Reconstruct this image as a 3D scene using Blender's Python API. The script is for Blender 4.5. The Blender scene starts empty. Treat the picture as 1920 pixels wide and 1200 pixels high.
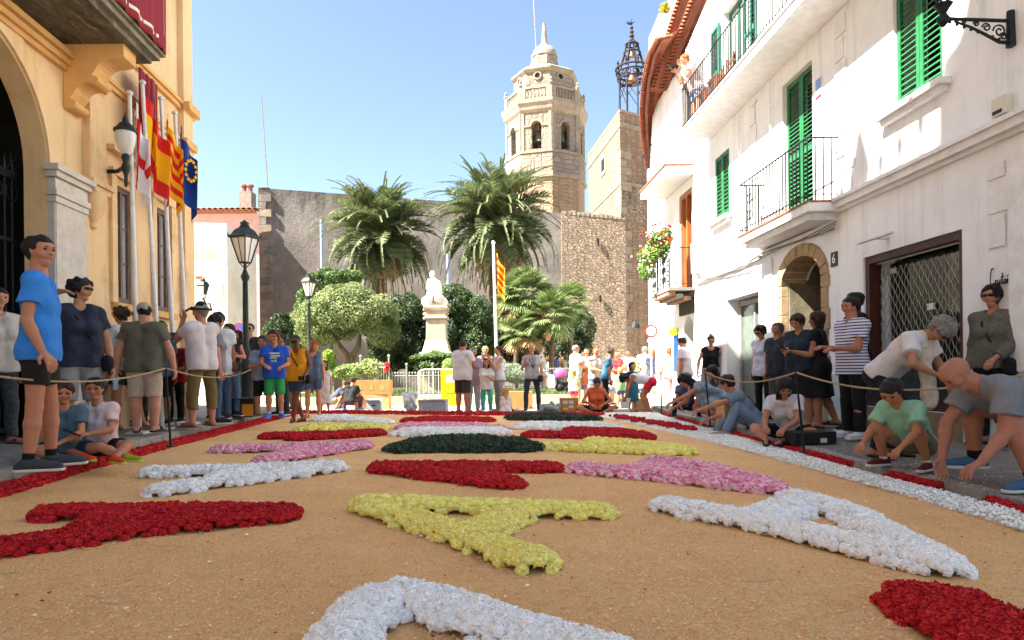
import bpy, math, random
import numpy as np
from mathutils import Vector, Matrix, Euler
random.seed(7); RNG = np.random.default_rng(7)
SC = bpy.context.scene; COL = SC.collection
R_ = math.radians
# ------------------------------------------------------------------ camera, sky, sun, exposure
F_, H_, ROLL = 1240.0, 0.95, R_(0.6)
cam = bpy.data.cameras.new('camera'); camo = bpy.data.objects.new('camera', cam); COL.objects.link(camo)
cam.sensor_fit = 'HORIZONTAL'; cam.sensor_width = 36; cam.lens = 36 * F_ / 1920; cam.shift_y = 97 / 1920
cam.clip_start = .05; cam.clip_end = 5000
camo.location = (0, 0, H_)
camo.rotation_euler = (Matrix.Rotation(math.pi / 2, 3, 'X') @ Matrix.Rotation(-ROLL, 3, 'Z')).to_euler()
SC.camera = camo
SUN_EL = R_(51); SUN_AZ = math.atan2(-.947, -.32)           # azimuth from +Y towards +X
w = bpy.data.worlds.new('World'); SC.world = w; w.use_nodes = True
nt = w.node_tree; nt.nodes.clear()
sky = nt.nodes.new('ShaderNodeTexSky'); sky.sky_type = 'NISHITA'; sky.sun_disc = False
sky.sun_elevation = SUN_EL; sky.sun_rotation = SUN_AZ % (2 * math.pi)
sky.air_density = 1.0; sky.dust_density = 1.0; sky.ozone_density = 1.6
bg = nt.nodes.new('ShaderNodeBackground'); bg.inputs[1].default_value = .05
wo = nt.nodes.new('ShaderNodeOutputWorld')
nt.links.new(sky.outputs[0], bg.inputs[0]); nt.links.new(bg.outputs[0], wo.inputs[0])
sl = bpy.data.lights.new('sun', 'SUN'); sl.energy = 5.0; sl.angle = R_(.53); sl.color = (1, .95, .87)
so = bpy.data.objects.new('sun', sl); COL.objects.link(so)
sdir = Vector((math.sin(SUN_AZ) * math.cos(SUN_EL), math.cos(SUN_AZ) * math.cos(SUN_EL), math.sin(SUN_EL)))
so.rotation_euler = sdir.to_track_quat('Z', 'Y').to_euler(); so.location = (-20, -5, 40)
SC.view_settings.view_transform = 'Standard'; SC.view_settings.look = 'None'
SC.view_settings.exposure = 2.74; SC.cycles.diffuse_bounces = 8; SC.cycles.max_bounces = 14; SC.view_settings.use_white_balance = True; SC.view_settings.white_balance_temperature = 6750; SC.view_settings.gamma = 1; SC.view_settings.use_curve_mapping = False
# ------------------------------------------------------------------ pixel helpers (photo pixels -> points in the place)
def ray(px, py):
 dx, dy = px - 960, py - 697
 c, s = math.cos(ROLL), math.sin(ROLL)
 return (dx * c - dy * s) / F_, -(dx * s + dy * c) / F_
def at(px, py, Y): a, b = ray(px, py); return Vector((a * Y, Y, H_ + b * Y))
def gnd(px, py, z=0): a, b = ray(px, py); Y = (H_ - z) / -b; return Vector((a * Y, Y, z))
def onR(px, py, n=0): a, b = ray(px, py); Y = (5.45 - n) / (a + .052); return Y, H_ + b * Y
def onL(px, py, n=0): a, b = ray(px, py); Y = (4.93 - n) / (-a - .08); return Y, H_ + b * Y
def FR(Y, z, n=0): return Vector((5.45 - .052 * Y - n, Y, z))          # right-hand house fronts
def FL(Y, z, n=0): return Vector((-4.93 - .08 * Y + n, Y, z))          # town hall front
def flat(a, b):
 a = Vector((a[0], a[1], 0)); b = Vector((b[0], b[1], 0)); d = (b - a).normalized(); nn = Vector((d.y, -d.x, 0))
 return lambda s, z, n=0: a + d * s + nn * n + Vector((0, 0, z))
# ------------------------------------------------------------------ materials
MATS = {}
def lin(h):
 h = h.lstrip('#'); o = []
 for i in (0, 2, 4):
  c = int(h[i:i + 2], 16) / 255; o.append(c / 12.92 if c <= .04045 else ((c + .055) / 1.055) ** 2.4)
 return tuple(o)
def mat(name, col, col2=None, sc=4, rough=.75, bump=0, bsc=60, metal=0, mid=(.35, .65), third=None, tsc=1.2, tmid=(.55, .7), spec=.3, stretch=None, sss=0, trans=0, streak=None):
 if name in MATS: return MATS[name]
 m = bpy.data.materials.new(name); m.use_nodes = True; n = m.node_tree; N = n.nodes; L = n.links
 p = N['Principled BSDF']
 c = col if isinstance(col, tuple) else lin(col)
 p.inputs['Base Color'].default_value = (*c, 1); p.inputs['Roughness'].default_value = rough
 p.inputs['Metallic'].default_value = metal; p.inputs['Specular IOR Level'].default_value = spec
 if sss: p.inputs['Subsurface Weight'].default_value = sss; p.inputs['Subsurface Radius'].default_value = (.02, .008, .004);
 if trans: p.inputs['Transmission Weight'].default_value = trans
 tc = N.new('ShaderNodeTexCoord'); src = tc.outputs['Object']
 if stretch:
  mp = N.new('ShaderNodeMapping'); mp.inputs['Scale'].default_value = stretch; L.new(src, mp.inputs[0]); src = mp.outputs[0]
 last = None
 if col2 is not None:
  c2 = col2 if isinstance(col2, tuple) else lin(col2)
  no = N.new('ShaderNodeTexNoise'); no.inputs['Scale'].default_value = sc; no.inputs['Detail'].default_value = 8; no.inputs['Roughness'].default_value = .62
  L.new(src, no.inputs['Vector'])
  mr = N.new('ShaderNodeMapRange'); mr.inputs[1].default_value = mid[0]; mr.inputs[2].default_value = mid[1]
  L.new(no.outputs['Fac'], mr.inputs[0])
  mx = N.new('ShaderNodeMix'); mx.data_type = 'RGBA'; mx.inputs['A'].default_value = (*c, 1); mx.inputs['B'].default_value = (*c2, 1)
  L.new(mr.outputs[0], mx.inputs['Factor']); last = mx.outputs['Result']
 if third is not None:
  c3 = third if isinstance(third, tuple) else lin(third)
  no = N.new('ShaderNodeTexNoise'); no.inputs['Scale'].default_value = tsc; no.inputs['Detail'].default_value = 10; no.inputs['Roughness'].default_value = .7
  L.new(src, no.inputs['Vector'])
  mr = N.new('ShaderNodeMapRange'); mr.inputs[1].default_value = tmid[0]; mr.inputs[2].default_value = tmid[1]
  L.new(no.outputs['Fac'], mr.inputs[0])
  mx = N.new('ShaderNodeMix'); mx.data_type = 'RGBA'; mx.inputs['B'].default_value = (*c3, 1)
  if last is not None: L.new(last, mx.inputs['A'])
  else: mx.inputs['A'].default_value = (*c, 1)
  L.new(mr.outputs[0], mx.inputs['Factor']); last = mx.outputs['Result']
 if streak:
  mp = N.new('ShaderNodeMapping'); mp.inputs['Scale'].default_value = (5, 5, .3); L.new(tc.outputs['Object'], mp.inputs[0])
  no = N.new('ShaderNodeTexNoise'); no.inputs['Scale'].default_value = 1; no.inputs['Detail'].default_value = 9; no.inputs['Roughness'].default_value = .7; L.new(mp.outputs[0], no.inputs['Vector'])
  mr = N.new('ShaderNodeMapRange'); mr.inputs[1].default_value = .52; mr.inputs[2].default_value = .8; mr.inputs[4].default_value = .75; L.new(no.outputs['Fac'], mr.inputs[0])
  mx = N.new('ShaderNodeMix'); mx.data_type = 'RGBA'; mx.inputs['B'].default_value = (*lin(streak), 1); L.new(last, mx.inputs['A']); L.new(mr.outputs[0], mx.inputs['Factor']); last = mx.outputs['Result']
 if last is not None: L.new(last, p.inputs['Base Color'])
 if bump:
  no = N.new('ShaderNodeTexNoise'); no.inputs['Scale'].default_value = bsc; no.inputs['Detail'].default_value = 5; L.new(src, no.inputs['Vector'])
  bp = N.new('ShaderNodeBump'); bp.inputs['Strength'].default_value = min(1, bump); bp.inputs['Distance'].default_value = .02 * max(1, bump)
  L.new(no.outputs['Fac'], bp.inputs['Height']); L.new(bp.outputs[0], p.inputs['Normal'])
 MATS[name] = m; return m
def vmat(name, rough=.8, trans=0.0, bright=1.0, sss=0):
 """leaf / petal material: colour read from the mesh attribute 'col' (the thing's own colours)"""
 if name in MATS: return MATS[name]
 m = bpy.data.materials.new(name); m.use_nodes = True; N = m.node_tree.nodes; L = m.node_tree.links
 p = N['Principled BSDF']; a = N.new('ShaderNodeAttribute'); a.attribute_name = 'col'
 L.new(a.outputs['Color'], p.inputs['Base Color']); p.inputs['Roughness'].default_value = rough; p.inputs['Specular IOR Level'].default_value = .25
 if trans:
  t = N.new('ShaderNodeBsdfTranslucent'); mx = N.new('ShaderNodeMixShader'); mx.inputs[0].default_value = trans
  L.new(a.outputs['Color'], t.inputs[0]); L.new(p.outputs[0], mx.inputs[1]); L.new(t.outputs[0], mx.inputs[2]); L.new(mx.outputs[0], N['Material Output'].inputs[0])
 MATS[name] = m; return m
# ------------------------------------------------------------------ objects
OFF = {}
def tag(o, label=None, cat=None, group=None, kind=None):
 if label: o['label'] = label
 if cat: o['category'] = cat
 if group: o['group'] = group
 if kind: o['kind'] = kind
 return o
def thing(name, label, cat, loc=(0, 0, 0), group=None, rz=0):
 o = bpy.data.objects.new(name, None); COL.objects.link(o); o.location = loc; o.rotation_euler = (0, 0, rz); o.empty_display_size = .1
 OFF[o.name] = Vector(loc); return tag(o, label, cat, group)
def mesh_from(name, V, Fc, m=None, smooth=False, mats=None, fm=None):
 me = bpy.data.meshes.new(name); me.from_pydata([tuple(v) for v in V], [], [tuple(f) for f in Fc])
 for x in (mats or ([m] if m else [])): me.materials.append(x)
 if fm is not None: me.polygons.foreach_set('material_index', fm)
 if smooth: me.polygons.foreach_set('use_smooth', [True] * len(me.polygons))
 me.update(); return me
def np_mesh(name, V, Q, m=None, smooth=False, col=None, mats=None, fm=None):
 """V (n,3); Q (f,3|4); col per face (f,3)"""
 V = np.asarray(V, dtype=np.float32); Q = np.asarray(Q, dtype=np.int32); k = Q.shape[1]
 me = bpy.data.meshes.new(name); me.vertices.add(len(V)); me.vertices.foreach_set('co', V.ravel())
 me.loops.add(Q.size); me.loops.foreach_set('vertex_index', Q.ravel())
 me.polygons.add(len(Q)); me.polygons.foreach_set('loop_start', np.arange(0, Q.size, k, dtype=np.int32))
 me.polygons.foreach_set('loop_total', np.full(len(Q), k, dtype=np.int32))
 if fm is not None: me.polygons.foreach_set('material_index', np.asarray(fm, dtype=np.int32))
 for x in (mats or ([m] if m else [])): me.materials.append(x)
 me.update(calc_edges=True)
 if smooth: me.polygons.foreach_set('use_smooth', np.ones(len(Q), dtype=bool))
 if col is not None:
  a = me.color_attributes.new('col', 'FLOAT_COLOR', 'CORNER')
  c4 = np.concatenate([np.asarray(col, dtype=np.float32), np.ones((len(Q), 1), dtype=np.float32)], 1)
  a.data.foreach_set('color', np.repeat(c4, k, 0).ravel())
 return me
def link(name, me, parent=None, loc=(0, 0, 0), rot=(0, 0, 0), scale=(1, 1, 1)):
 """loc is in the parent's frame"""
 o = bpy.data.objects.new(name, me); COL.objects.link(o)
 if parent is not None: o.parent = parent
 o.location = loc; o.rotation_euler = rot; o.scale = scale; return o
class MB:
 """collects shapes given in world coordinates; build() makes ONE mesh object"""
 def __init__(s): s.V = []; s.F = []; s.m = []; s.k = 0
 def add(s, V, Fc, k=None):
  b = len(s.V); s.V += [Vector(v) for v in V]; s.F += [tuple(i + b for i in f) for f in Fc]; s.m += [s.k if k is None else k] * len(Fc); return s
 def hexa(s, P): return s.add(P, [(0, 3, 2, 1), (4, 5, 6, 7), (0, 1, 5, 4), (1, 2, 6, 5), (2, 3, 7, 6), (3, 0, 4, 7)])
 def box(s, c0, c1):
  x0, y0, z0 = c0; x1, y1, z1 = c1
  return s.hexa([(x0, y0, z0), (x1, y0, z0), (x1, y1, z0), (x0, y1, z0), (x0, y0, z1), (x1, y0, z1), (x1, y1, z1), (x0, y1, z1)])
 def fb(s, f, s0, s1, z0, z1, n0, n1):
  return s.hexa([f(s0, z0, n0), f(s1, z0, n0), f(s1, z0, n1), f(s0, z0, n1), f(s0, z1, n0), f(s1, z1, n0), f(s1, z1, n1), f(s0, z1, n1)])
 def tube(s, pts, r, n=8, caps=True):
  pts = [Vector(p) for p in pts]; rr = r if isinstance(r, (list, tuple)) else [r] * len(pts); V = []; Fc = []
  up = None
  for i, p in enumerate(pts):
   d = (pts[min(i + 1, len(pts) - 1)] - pts[max(i - 1, 0)]).normalized()
   if up is None: up = Vector((0, 0, 1)) if abs(d.z) < .9 else Vector((1, 0, 0))
   a = d.cross(up).normalized(); b = a.cross(d).normalized(); up = b
   for j in range(n):
    t = 2 * math.pi * j / n; V.append(p + (a * math.cos(t) + b * math.sin(t)) * rr[i])
  for i in range(len(pts) - 1):
   for j in range(n):
    k = (j + 1) % n; Fc.append((i * n + j, i * n + k, (i + 1) * n + k, (i + 1) * n + j))
  if caps: Fc.append(tuple(reversed(range(n)))); Fc.append(tuple(range((len(pts) - 1) * n, len(pts) * n)))
  return s.add(V, Fc)
 def lathe(s, prof, c=(0, 0, 0), n=16, rot=0):
  V = []; Fc = []; c = Vector(c)
  for r, z in prof:
   for j in range(n):
    t = 2 * math.pi * j / n + rot; V.append(c + Vector((r * math.cos(t), r * math.sin(t), z)))
  for i in range(len(prof) - 1):
   for j in range(n): k = (j + 1) % n; Fc.append((i * n + j, i * n + k, (i + 1) * n + k, (i + 1) * n + j))
  Fc.append(tuple(reversed(range(n)))); Fc.append(tuple(range((len(prof) - 1) * n, len(prof) * n)))
  return s.add(V, Fc)
 def prism(s, poly, d):
  """poly: list of 3d points (planar), extruded by vector d"""
  n = len(poly); d = Vector(d); V = [Vector(p) for p in poly] + [Vector(p) + d for p in poly]
  return s.add(V, [tuple(reversed(range(n))), tuple(range(n, 2 * n))] + [(i, (i + 1) % n, n + (i + 1) % n, n + i) for i in range(n)])
 def ball(s, c, r, n=8, sq=(1, 1, 1)):
  c = Vector(c); V = []; Fc = []; m_ = n // 2
  for i in range(1, m_):
   ph = math.pi * i / m_
   for j in range(n): t = 2 * math.pi * j / n; V.append(c + Vector((r * sq[0] * math.sin(ph) * math.cos(t), r * sq[1] * math.sin(ph) * math.sin(t), r * sq[2] * math.cos(ph))))
  a = len(V); V += [c + Vector((0, 0, r * sq[2])), c - Vector((0, 0, r * sq[2]))]
  for i in range(m_ - 2):
   for j in range(n): k = (j + 1) % n; Fc.append((i * n + j, (i + 1) * n + j, (i + 1) * n + k, i * n + k))
  for j in range(n): k = (j + 1) % n; Fc.append((a, j, k)); Fc.append((a + 1, (m_ - 2) * n + k, (m_ - 2) * n + j))
  return s.add(V, Fc)
 def walls(s, f, s0, s1, z0, z1, holes, n0, n1):
  """wall slab with rectangular holes, one welded grid of blocks"""
  S = sorted({s0, s1} | {h[i] for h in holes for i in (0, 1)}); Z = sorted({z0, z1} | {h[i] for h in holes for i in (2, 3)})
  S = [x for x in S if s0 <= x <= s1]; Z = [x for x in Z if z0 <= x <= z1]
  full = {}
  for i in range(len(S) - 1):
   for j in range(len(Z) - 1):
    cs, cz = (S[i] + S[i + 1]) / 2, (Z[j] + Z[j + 1]) / 2
    full[i, j] = not any(h[0] < cs < h[1] and h[2] < cz < h[3] for h in holes)
  g = lambda i, j: full.get((i, j), False)
  for (i, j), v in full.items():
   if not v: continue
   a, b, c, d = S[i], S[i + 1], Z[j], Z[j + 1]
   s.add([f(a, c, n1), f(b, c, n1), f(b, d, n1), f(a, d, n1)], [(0, 1, 2, 3)]); s.add([f(a, c, n0), f(b, c, n0), f(b, d, n0), f(a, d, n0)], [(3, 2, 1, 0)])
   for ok, P in ((g(i - 1, j), [(a, c), (a, d)]), (g(i + 1, j), [(b, c), (b, d)]), (g(i, j - 1), [(a, c), (b, c)]), (g(i, j + 1), [(a, d), (b, d)])):
    if not ok: s.add([f(*P[0], n0), f(*P[1], n0), f(*P[1], n1), f(*P[0], n1)], [(0, 1, 2, 3)])
  return s
 def archfill(s, f, s0, s1, zs, zt, n0, n1, seg=14, rise=None):
  """fills the corners above a round arch in the rectangle s0..s1 x zs..zt"""
  c = (s0 + s1) / 2; r = (s1 - s0) / 2; h = rise or r
  P = [(c + r * math.cos(math.pi * i / seg), zs + h * math.sin(math.pi * i / seg)) for i in range(seg + 1)]
  for i in range(seg):
   (a, za), (b, zb) = P[i], P[i + 1]
   s.hexa([f(a, za, n0), f(b, zb, n0), f(b, zb, n1), f(a, za, n1), f(a, zt, n0), f(b, zt, n0), f(b, zt, n1), f(a, zt, n1)])
  return s
 def build(s, name, m, parent=None, smooth=False, fix=True, bevel=0):
  off = OFF.get(parent.name, Vector((0, 0, 0))) if parent is not None else Vector((0, 0, 0))
  V = [v - off for v in s.V]; ms = m if isinstance(m, (list, tuple)) else [m]
  me = mesh_from(name, V, s.F, mats=ms, fm=s.m, smooth=smooth)
  if fix:
   import bmesh
   b = bmesh.new(); b.from_mesh(me); bmesh.ops.recalc_face_normals(b, faces=b.faces); b.to_mesh(me); b.free()
  if smooth:
   try: me.set_sharp_from_angle(angle=R_(38))
   except Exception: pass
  o = link(name, me, parent)
  if parent is not None: OFF[o.name] = off
  if bevel:
   bv = o.modifiers.new('bevel', 'BEVEL'); bv.width = bevel; bv.segments = 2; bv.limit_method = 'ANGLE'
  return o
def struct(name, mb, m, **k): return tag(mb.build(name, m, **k), kind='structure')
def text_part(name, txt, size, m, parent, origin, xdir, ydir, depth=.004, align='CENTER'):
 """flat lettering as a real thin mesh, standing where it stands"""
 cu = bpy.data.curves.new(name, 'FONT'); cu.body = txt; cu.size = size; cu.extrude = depth; cu.align_x = align; cu.align_y = 'CENTER'; cu.resolution_u = 3
 o = bpy.data.objects.new(name, cu); COL.objects.link(o)
 dg = bpy.context.evaluated_depsgraph_get(); me = bpy.data.meshes.new_from_object(o.evaluated_get(dg)); bpy.data.objects.remove(o)
 me.materials.clear(); me.materials.append(m)
 x = Vector(xdir).normalized(); y = Vector(ydir).normalized(); z = x.cross(y)
 M4 = Matrix((x, y, z)).transposed().to_4x4(); M4.translation = Vector(origin) - OFF.get(parent.name, Vector((0, 0, 0)))
 me.transform(M4); return link(name, me, parent)

# ------------------------------------------------------------------ MATERIAL SET
m_white = mat('white_plaster', '#e3e5e8', '#d8dadc', sc=1.5, rough=.9, bump=.45, bsc=7, third='#bfbcb6', tsc=1.1, tmid=(.6, .85), streak='#b9b6b0')
m_white2 = mat('white_trim', '#e0e1e2', '#d0d0d0', sc=6, rough=.85, bump=.2, bsc=30)
m_plinth = mat('grey_blue_plinth', '#9fb0b2', '#b9c3c2', sc=5, rough=.9, bump=.3, bsc=40)
m_ochre = mat('ochre_plaster', '#e2c497', '#d9b789', sc=1.1, rough=.9, bump=.25, bsc=12, third='#b88c5c', tsc=1.3, tmid=(.56, .8), streak='#b08a60')
m_ochre2 = mat('orange_trim', '#d9ad70', '#cd9f62', sc=4, rough=.88, bump=.2, bsc=30)
m_pier = mat('grey_stone_pier', '#c8c1b6', '#b7afa3', sc=8, rough=.85, bump=.3, bsc=60)
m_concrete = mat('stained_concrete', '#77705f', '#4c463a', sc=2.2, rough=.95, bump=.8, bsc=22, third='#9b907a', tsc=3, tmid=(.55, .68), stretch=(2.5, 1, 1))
m_iron = mat('black_iron', '#15171a', '#24272a', sc=20, rough=.5, metal=.3)
m_iron2 = mat('green_black_iron', '#1d2622', '#2d3732', sc=12, rough=.55, metal=.2, bump=.15, bsc=60)
m_green = mat('green_shutter_paint', '#226b40', '#1c5a36', sc=8, rough=.55, bump=.1, bsc=40)
m_dgreen = mat('dark_green_shutter', '#2f6f5d', '#27604f', sc=8, rough=.6)
m_brown = mat('brown_frame', '#4a2417', '#39190f', sc=14, rough=.5, bump=.15, bsc=50, stretch=(1, 1, .15))
m_wood = mat('varnished_wood', '#a9683a', '#8a4f28', sc=9, rough=.5, stretch=(3, 3, .3))
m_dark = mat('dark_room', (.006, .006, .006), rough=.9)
m_glass = mat('shop_glass', '#1c2220', '#39423e', sc=1.2, rough=.08, spec=.6)
m_glass2 = mat('window_glass', '#8d9095', '#a7aab0', sc=2, rough=.12, spec=.6)
m_curtain = mat('pale_curtain', '#b9b6b0', '#a5a29c', sc=6, rough=.9, stretch=(4, 4, .3))
m_tile = mat('terracotta', '#a3624a', '#854a36', sc=14, rough=.85, bump=.3, bsc=60, third='#b98a6e', tsc=7, tmid=(.55, .7))
m_tile2 = mat('weathered_roof_tile', '#a8765a', '#855a45', sc=9, rough=.9, bump=.3, bsc=60, third='#5f5348', tsc=5)
m_pink = mat('pink_plaster', '#cfaaa2', '#c19a92', sc=2, rough=.9)
m_cream = mat('cream_plaster', '#d9d6cd', '#c8c4ba', sc=1.4, rough=.9, third='#b9b3a7', tsc=.9)
m_chim = mat('grey_render', '#8d857b', '#77706a', sc=4, rough=.95)
m_flagred = mat('velvet_red', '#7a1424', '#8f1c2e', sc=6, rough=.7, bump=.3, bsc=12, stretch=(4, 4, .4))
m_cream_trim = mat('cream_braid', '#e5dcc2', rough=.8)
m_steel = mat('brushed_pole', '#d6d5d2', '#c2c1be', sc=10, rough=.35, metal=.1)
m_road = mat('grey_street_stone', '#8b8780', '#75716b', sc=7, rough=.9, bump=.5, bsc=60, third='#a29d94', tsc=2.5)
m_walk = mat('sidewalk_stone', '#8f8b84', '#7b7771', sc=6, rough=.92, bump=.6, bsc=80, third='#5f5b56', tsc=3, tmid=(.58, .75))
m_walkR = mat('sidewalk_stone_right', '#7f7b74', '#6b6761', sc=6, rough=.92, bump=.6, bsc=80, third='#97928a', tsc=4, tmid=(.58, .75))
m_kerb = mat('kerb_granite', '#a09a8f', '#88827a', sc=14, rough=.9, bump=.7, bsc=90, third='#6b665f', tsc=5)
m_plaza = mat('plaza_paving', '#bdb3a3', '#aca08e', sc=3, rough=.9, bump=.3, bsc=30)
m_sign_red = mat('sign_red', '#c3202a', rough=.4); m_sign_white = mat('sign_white', '#e8e8e8', rough=.45); m_sign_blue = mat('sign_blue', '#1f4fa0', rough=.4)
m_milk = mat('milk_glass', '#d6d2ca', '#c6c2ba', sc=3, rough=.3, spec=.5)
# ------------------------------------------------------------------ GROUND
g = MB(); g.add([(-900, -60, -.02), (900, -60, -.02), (900, 1500, -.02), (-900, 1500, -.02)], [(0, 1, 2, 3)]); struct('ground', g, m_plaza, fix=False)
g = MB(); g.add([(-12, -4, -.008), (9, -4, -.008), (9, 17.2, -.008), (-12, 17.2, -.008)], [(0, 1, 2, 3)]); struct('road', g, m_road, fix=False)
# plaza paving slabs (near ones as pieces)
pl = thing('plaza_pavement', None, None, (0, 17.3, 0)); del_ = None; pl['kind'] = 'structure'
slabm = MB().box((-.49, -.49, 0), (.49, .49, .012)); sm_ = mesh_from('paving_slab', slabm.V, slabm.F, m_plaza)
for j in range(7):
 for i in range(13): link('paving_slab', sm_, pl, ((i - 6) * 1.0 + (.5 if j % 2 else 0), .45 + j, -.0195 + random.uniform(0, .004)))
# left pavement with its kerb
bl = [(-3.98, 3.0), (-4.1, 5.28), (-4.33, 6.74), (-4.54, 8.77), (-5.0, 14.2), (-5.16, 15.96)]
def interp(tab, y):
 if y <= tab[0][1]: a, b = tab[0], tab[1]
 elif y >= tab[-1][1]: a, b = tab[-2], tab[-1]
 else:
  for a, b in zip(tab, tab[1:]):
   if a[1] <= y <= b[1]: break
 t = (y - a[1]) / (b[1] - a[1]); return a[0] + (b[0] - a[0]) * t
def kerbL(y): return interp(bl, y) - .16
ys = [i * .75 - 2 for i in range(26)]
lp = MB()
for a, b in zip(ys, ys[1:]):
 lp.hexa([(kerbL(a) - .18, a, -.1), (kerbL(b) - .18, b, -.1), (-9.5, b, -.1), (-9.5, a, -.1), (kerbL(a) - .18, a, .148), (kerbL(b) - .18, b, .148), (-9.5, b, .26), (-9.5, a, .26)])
walkL = struct('left_pavement', lp, m_walk)
def zL(x, y): k = kerbL(y) - .18; return .148 + max(0, (k - x)) / (9.5 + k) * .112 if x < k else .148
y = -2.0
while y < 15.8:
 l = random.uniform(.75, 1.05); k = MB(); e = y + l - .012; h = .15 + random.uniform(-.004, .004)
 k.hexa([(kerbL(y), y, -.05), (kerbL(e), e, -.05), (kerbL(e) - .17, e, -.05), (kerbL(y) - .17, y, -.05), (kerbL(y) - .012, y, h), (kerbL(e) - .012, e, h), (kerbL(e) - .17, e, h), (kerbL(y) - .17, y, h)])
 k.build('kerb_stone', m_kerb, walkL, bevel=.012); y += l
# right pavement: low worn kerb that curves with the street
br = [(3.36, 3.0), (3.33, 4.31), (3.22, 6.21), (3.27, 8.54), (3.3, 14.56), (3.6, 18)]
def kerbR(y): return interp(br, y)
ys = [i * .75 - 2 for i in range(28)]
rp = MB()
for a, b in zip(ys, ys[1:]):
 rp.hexa([(kerbR(a) + .16, a, -.1), (kerbR(b) + .16, b, -.1), (8, b, -.1), (8, a, -.1), (kerbR(a) + .16, a, .078), (kerbR(b) + .16, b, .078), (8, b, .14), (8, a, .14)])
walkR = struct('right_pavement', rp, m_walkR)
def zR(x, y): k = kerbR(y) + .16; return .078 + max(0, x - k) / (8 - k) * .062
y = -2.0
while y < 17.5:
 l = random.uniform(.7, 1.0); k = MB(); e = y + l - .012; h = .08 + random.uniform(-.004, .004)
 k.hexa([(kerbR(y), y, -.05), (kerbR(e), e, -.05), (kerbR(e) + .15, e, -.05), (kerbR(y) + .15, y, -.05), (kerbR(y) + .01, y, h), (kerbR(e) + .01, e, h), (kerbR(e) + .15, e, h), (kerbR(y) + .15, y, h)])
 k.build('kerb_stone', m_kerb, walkR, bevel=.012); y += l
# ------------------------------------------------------------------ TOWN HALL (left)
th = thing('town_hall', 'ochre town hall front with arched gateway and draped stone balcony on the left', 'building', FL(8, 0, 0))
win1 = (onL(216, 343)[0], onL(247, 360)[0] , 2.0, 3.72)
w1 = (9.5, 10.02, 2.0, 3.72); w1b = (10.75, 11.3, 2.0, 3.72)
aL, aR, asp = 5.35, 7.95, 3.45
wl = MB().walls(FL, -6, 12.3, 0, 15.3, [(aL, aR, 0, asp + 1.3), w1, w1b], -.28, 0)
wl.archfill(FL, aL, aR, asp, asp + 1.3, -.28, 0, seg=24)
# curved parapet gable and finials above (they throw the shadow seen on the white house)
wl.fb(FL, -6, 6.9, 15.3, 17.1, -.6, -.05)
for i in range(16):
 a = i / 16; b = (i + 1) / 16
 f_ = lambda t: 17.1 + (1.0 if t < .93 else 0) + 3.6 * math.sqrt(max(0, 1 - ((t * 7.6) - 0) ** 2 / 7.6 ** 2)) * .75
 s0, s1 = 3.9 - 8 * 1 + 0, 0
sh = [(-6, 22.5), (1.0, 22.5), (2.2, 22.0), (3.0, 21.2), (3.45, 20.2), (3.6, 19.2), (3.9, 18.3), (4.15, 18.2), (4.15, 17.05)]
P = [FL(s, z, -.5) for s, z in sh] + [FL(-6, 17.05, -.5)]
wl.prism(P, Vector((.35, 0, 0)))
wl.fb(FL, 12.3, 12.304, 0, .01, 0, .01)
# side return of the building at the corner
wl.add([FL(12.3, 0, -.28), FL(12.3, 0, -14), FL(12.3, 15.3, -14), FL(12.3, 15.3, -.28)], [(0, 1, 2, 3)])
wl.add([FL(-6, 0, -14), FL(12.3, 0, -14), FL(12.3, 15.3, -14), FL(-6, 15.3, -14)], [(0, 1, 2, 3)])
wl.add([FL(-6, 15.28, -.1), FL(12.3, 15.28, -.1), FL(12.3, 15.28, -14), FL(-6, 15.28, -14)], [(0, 1, 2, 3)])
wl.build('wall', m_ochre, th)
for s, h, r, sp in ((5.78, 1.05, .26, 1), (5.3, .55, .1, 0), (4.9, .62, .1, 0), (4.5, .75, .1, 0), (6.25, .42, .09, 0)):
 c = FL(s, 17.1, -.3); f = MB()
 if sp: f.lathe([(.06, 0), (.1, .1), (r, .45), (.18, .75), (.02, h + .2)], c, 12)
 else: f.lathe([(.05, 0), (.06, h - .2), (r, h - .1), (r, h), (.02, h + .12)], c, 10)
 f.build('finial', m_ochre2, th, smooth=True)
# rendered strip pilasters, string courses, moulding
for s0, s1, z1 in ((8.72, 9.12, 4.75), (11.72, 12.12, 15.2)):
 MB().fb(FL, s0, s1, (3.55 if s0 < 9 else .26), z1, .002, .1).build('pilaster', m_ochre, th)
mo = MB()
for k, (dz, n) in enumerate(((0, .06), (.06, .11), (.14, .16))): mo.fb(FL, -6, 9.16, 4.78 + dz, 4.78 + dz + .07, .003, n)
mo.build('string_course', m_ochre2, th)
for z, nm in ((5.66, .12), (5.02, .07)):
 s_ = MB(); s_.fb(FL, 9.2, 12.3, z, z + .07, .003, nm * .6); s_.fb(FL, 9.2, 12.303, z + .07, z + .13, .003, nm); s_.fb(FL, 11.68, 12.16, z, z + .13, .101, .1 + nm); s_.fb(FL, 12.304, 12.3 + nm, z + .07, z + .13, -2, nm); s_.build('string_course', m_ochre2, th)
# small bracket pendant below pilaster
pn = MB()
for k in range(2): pn.fb(FL, 8.68 - .03 * k, 9.16 + .03 * k, 3.42 + .07 * k, 3.485 + .07 * k, .003, .14 + .04 * k)
c = FL(8.92, 0, .02); pn.lathe([(.02, 2.93), (.05, 2.96), (.04, 3.02), (.12, 3.16), (.17, 3.4), (.17, 3.42)], c, 12); pn.build('corbel_pendant', m_ochre, th, smooth=True)
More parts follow.
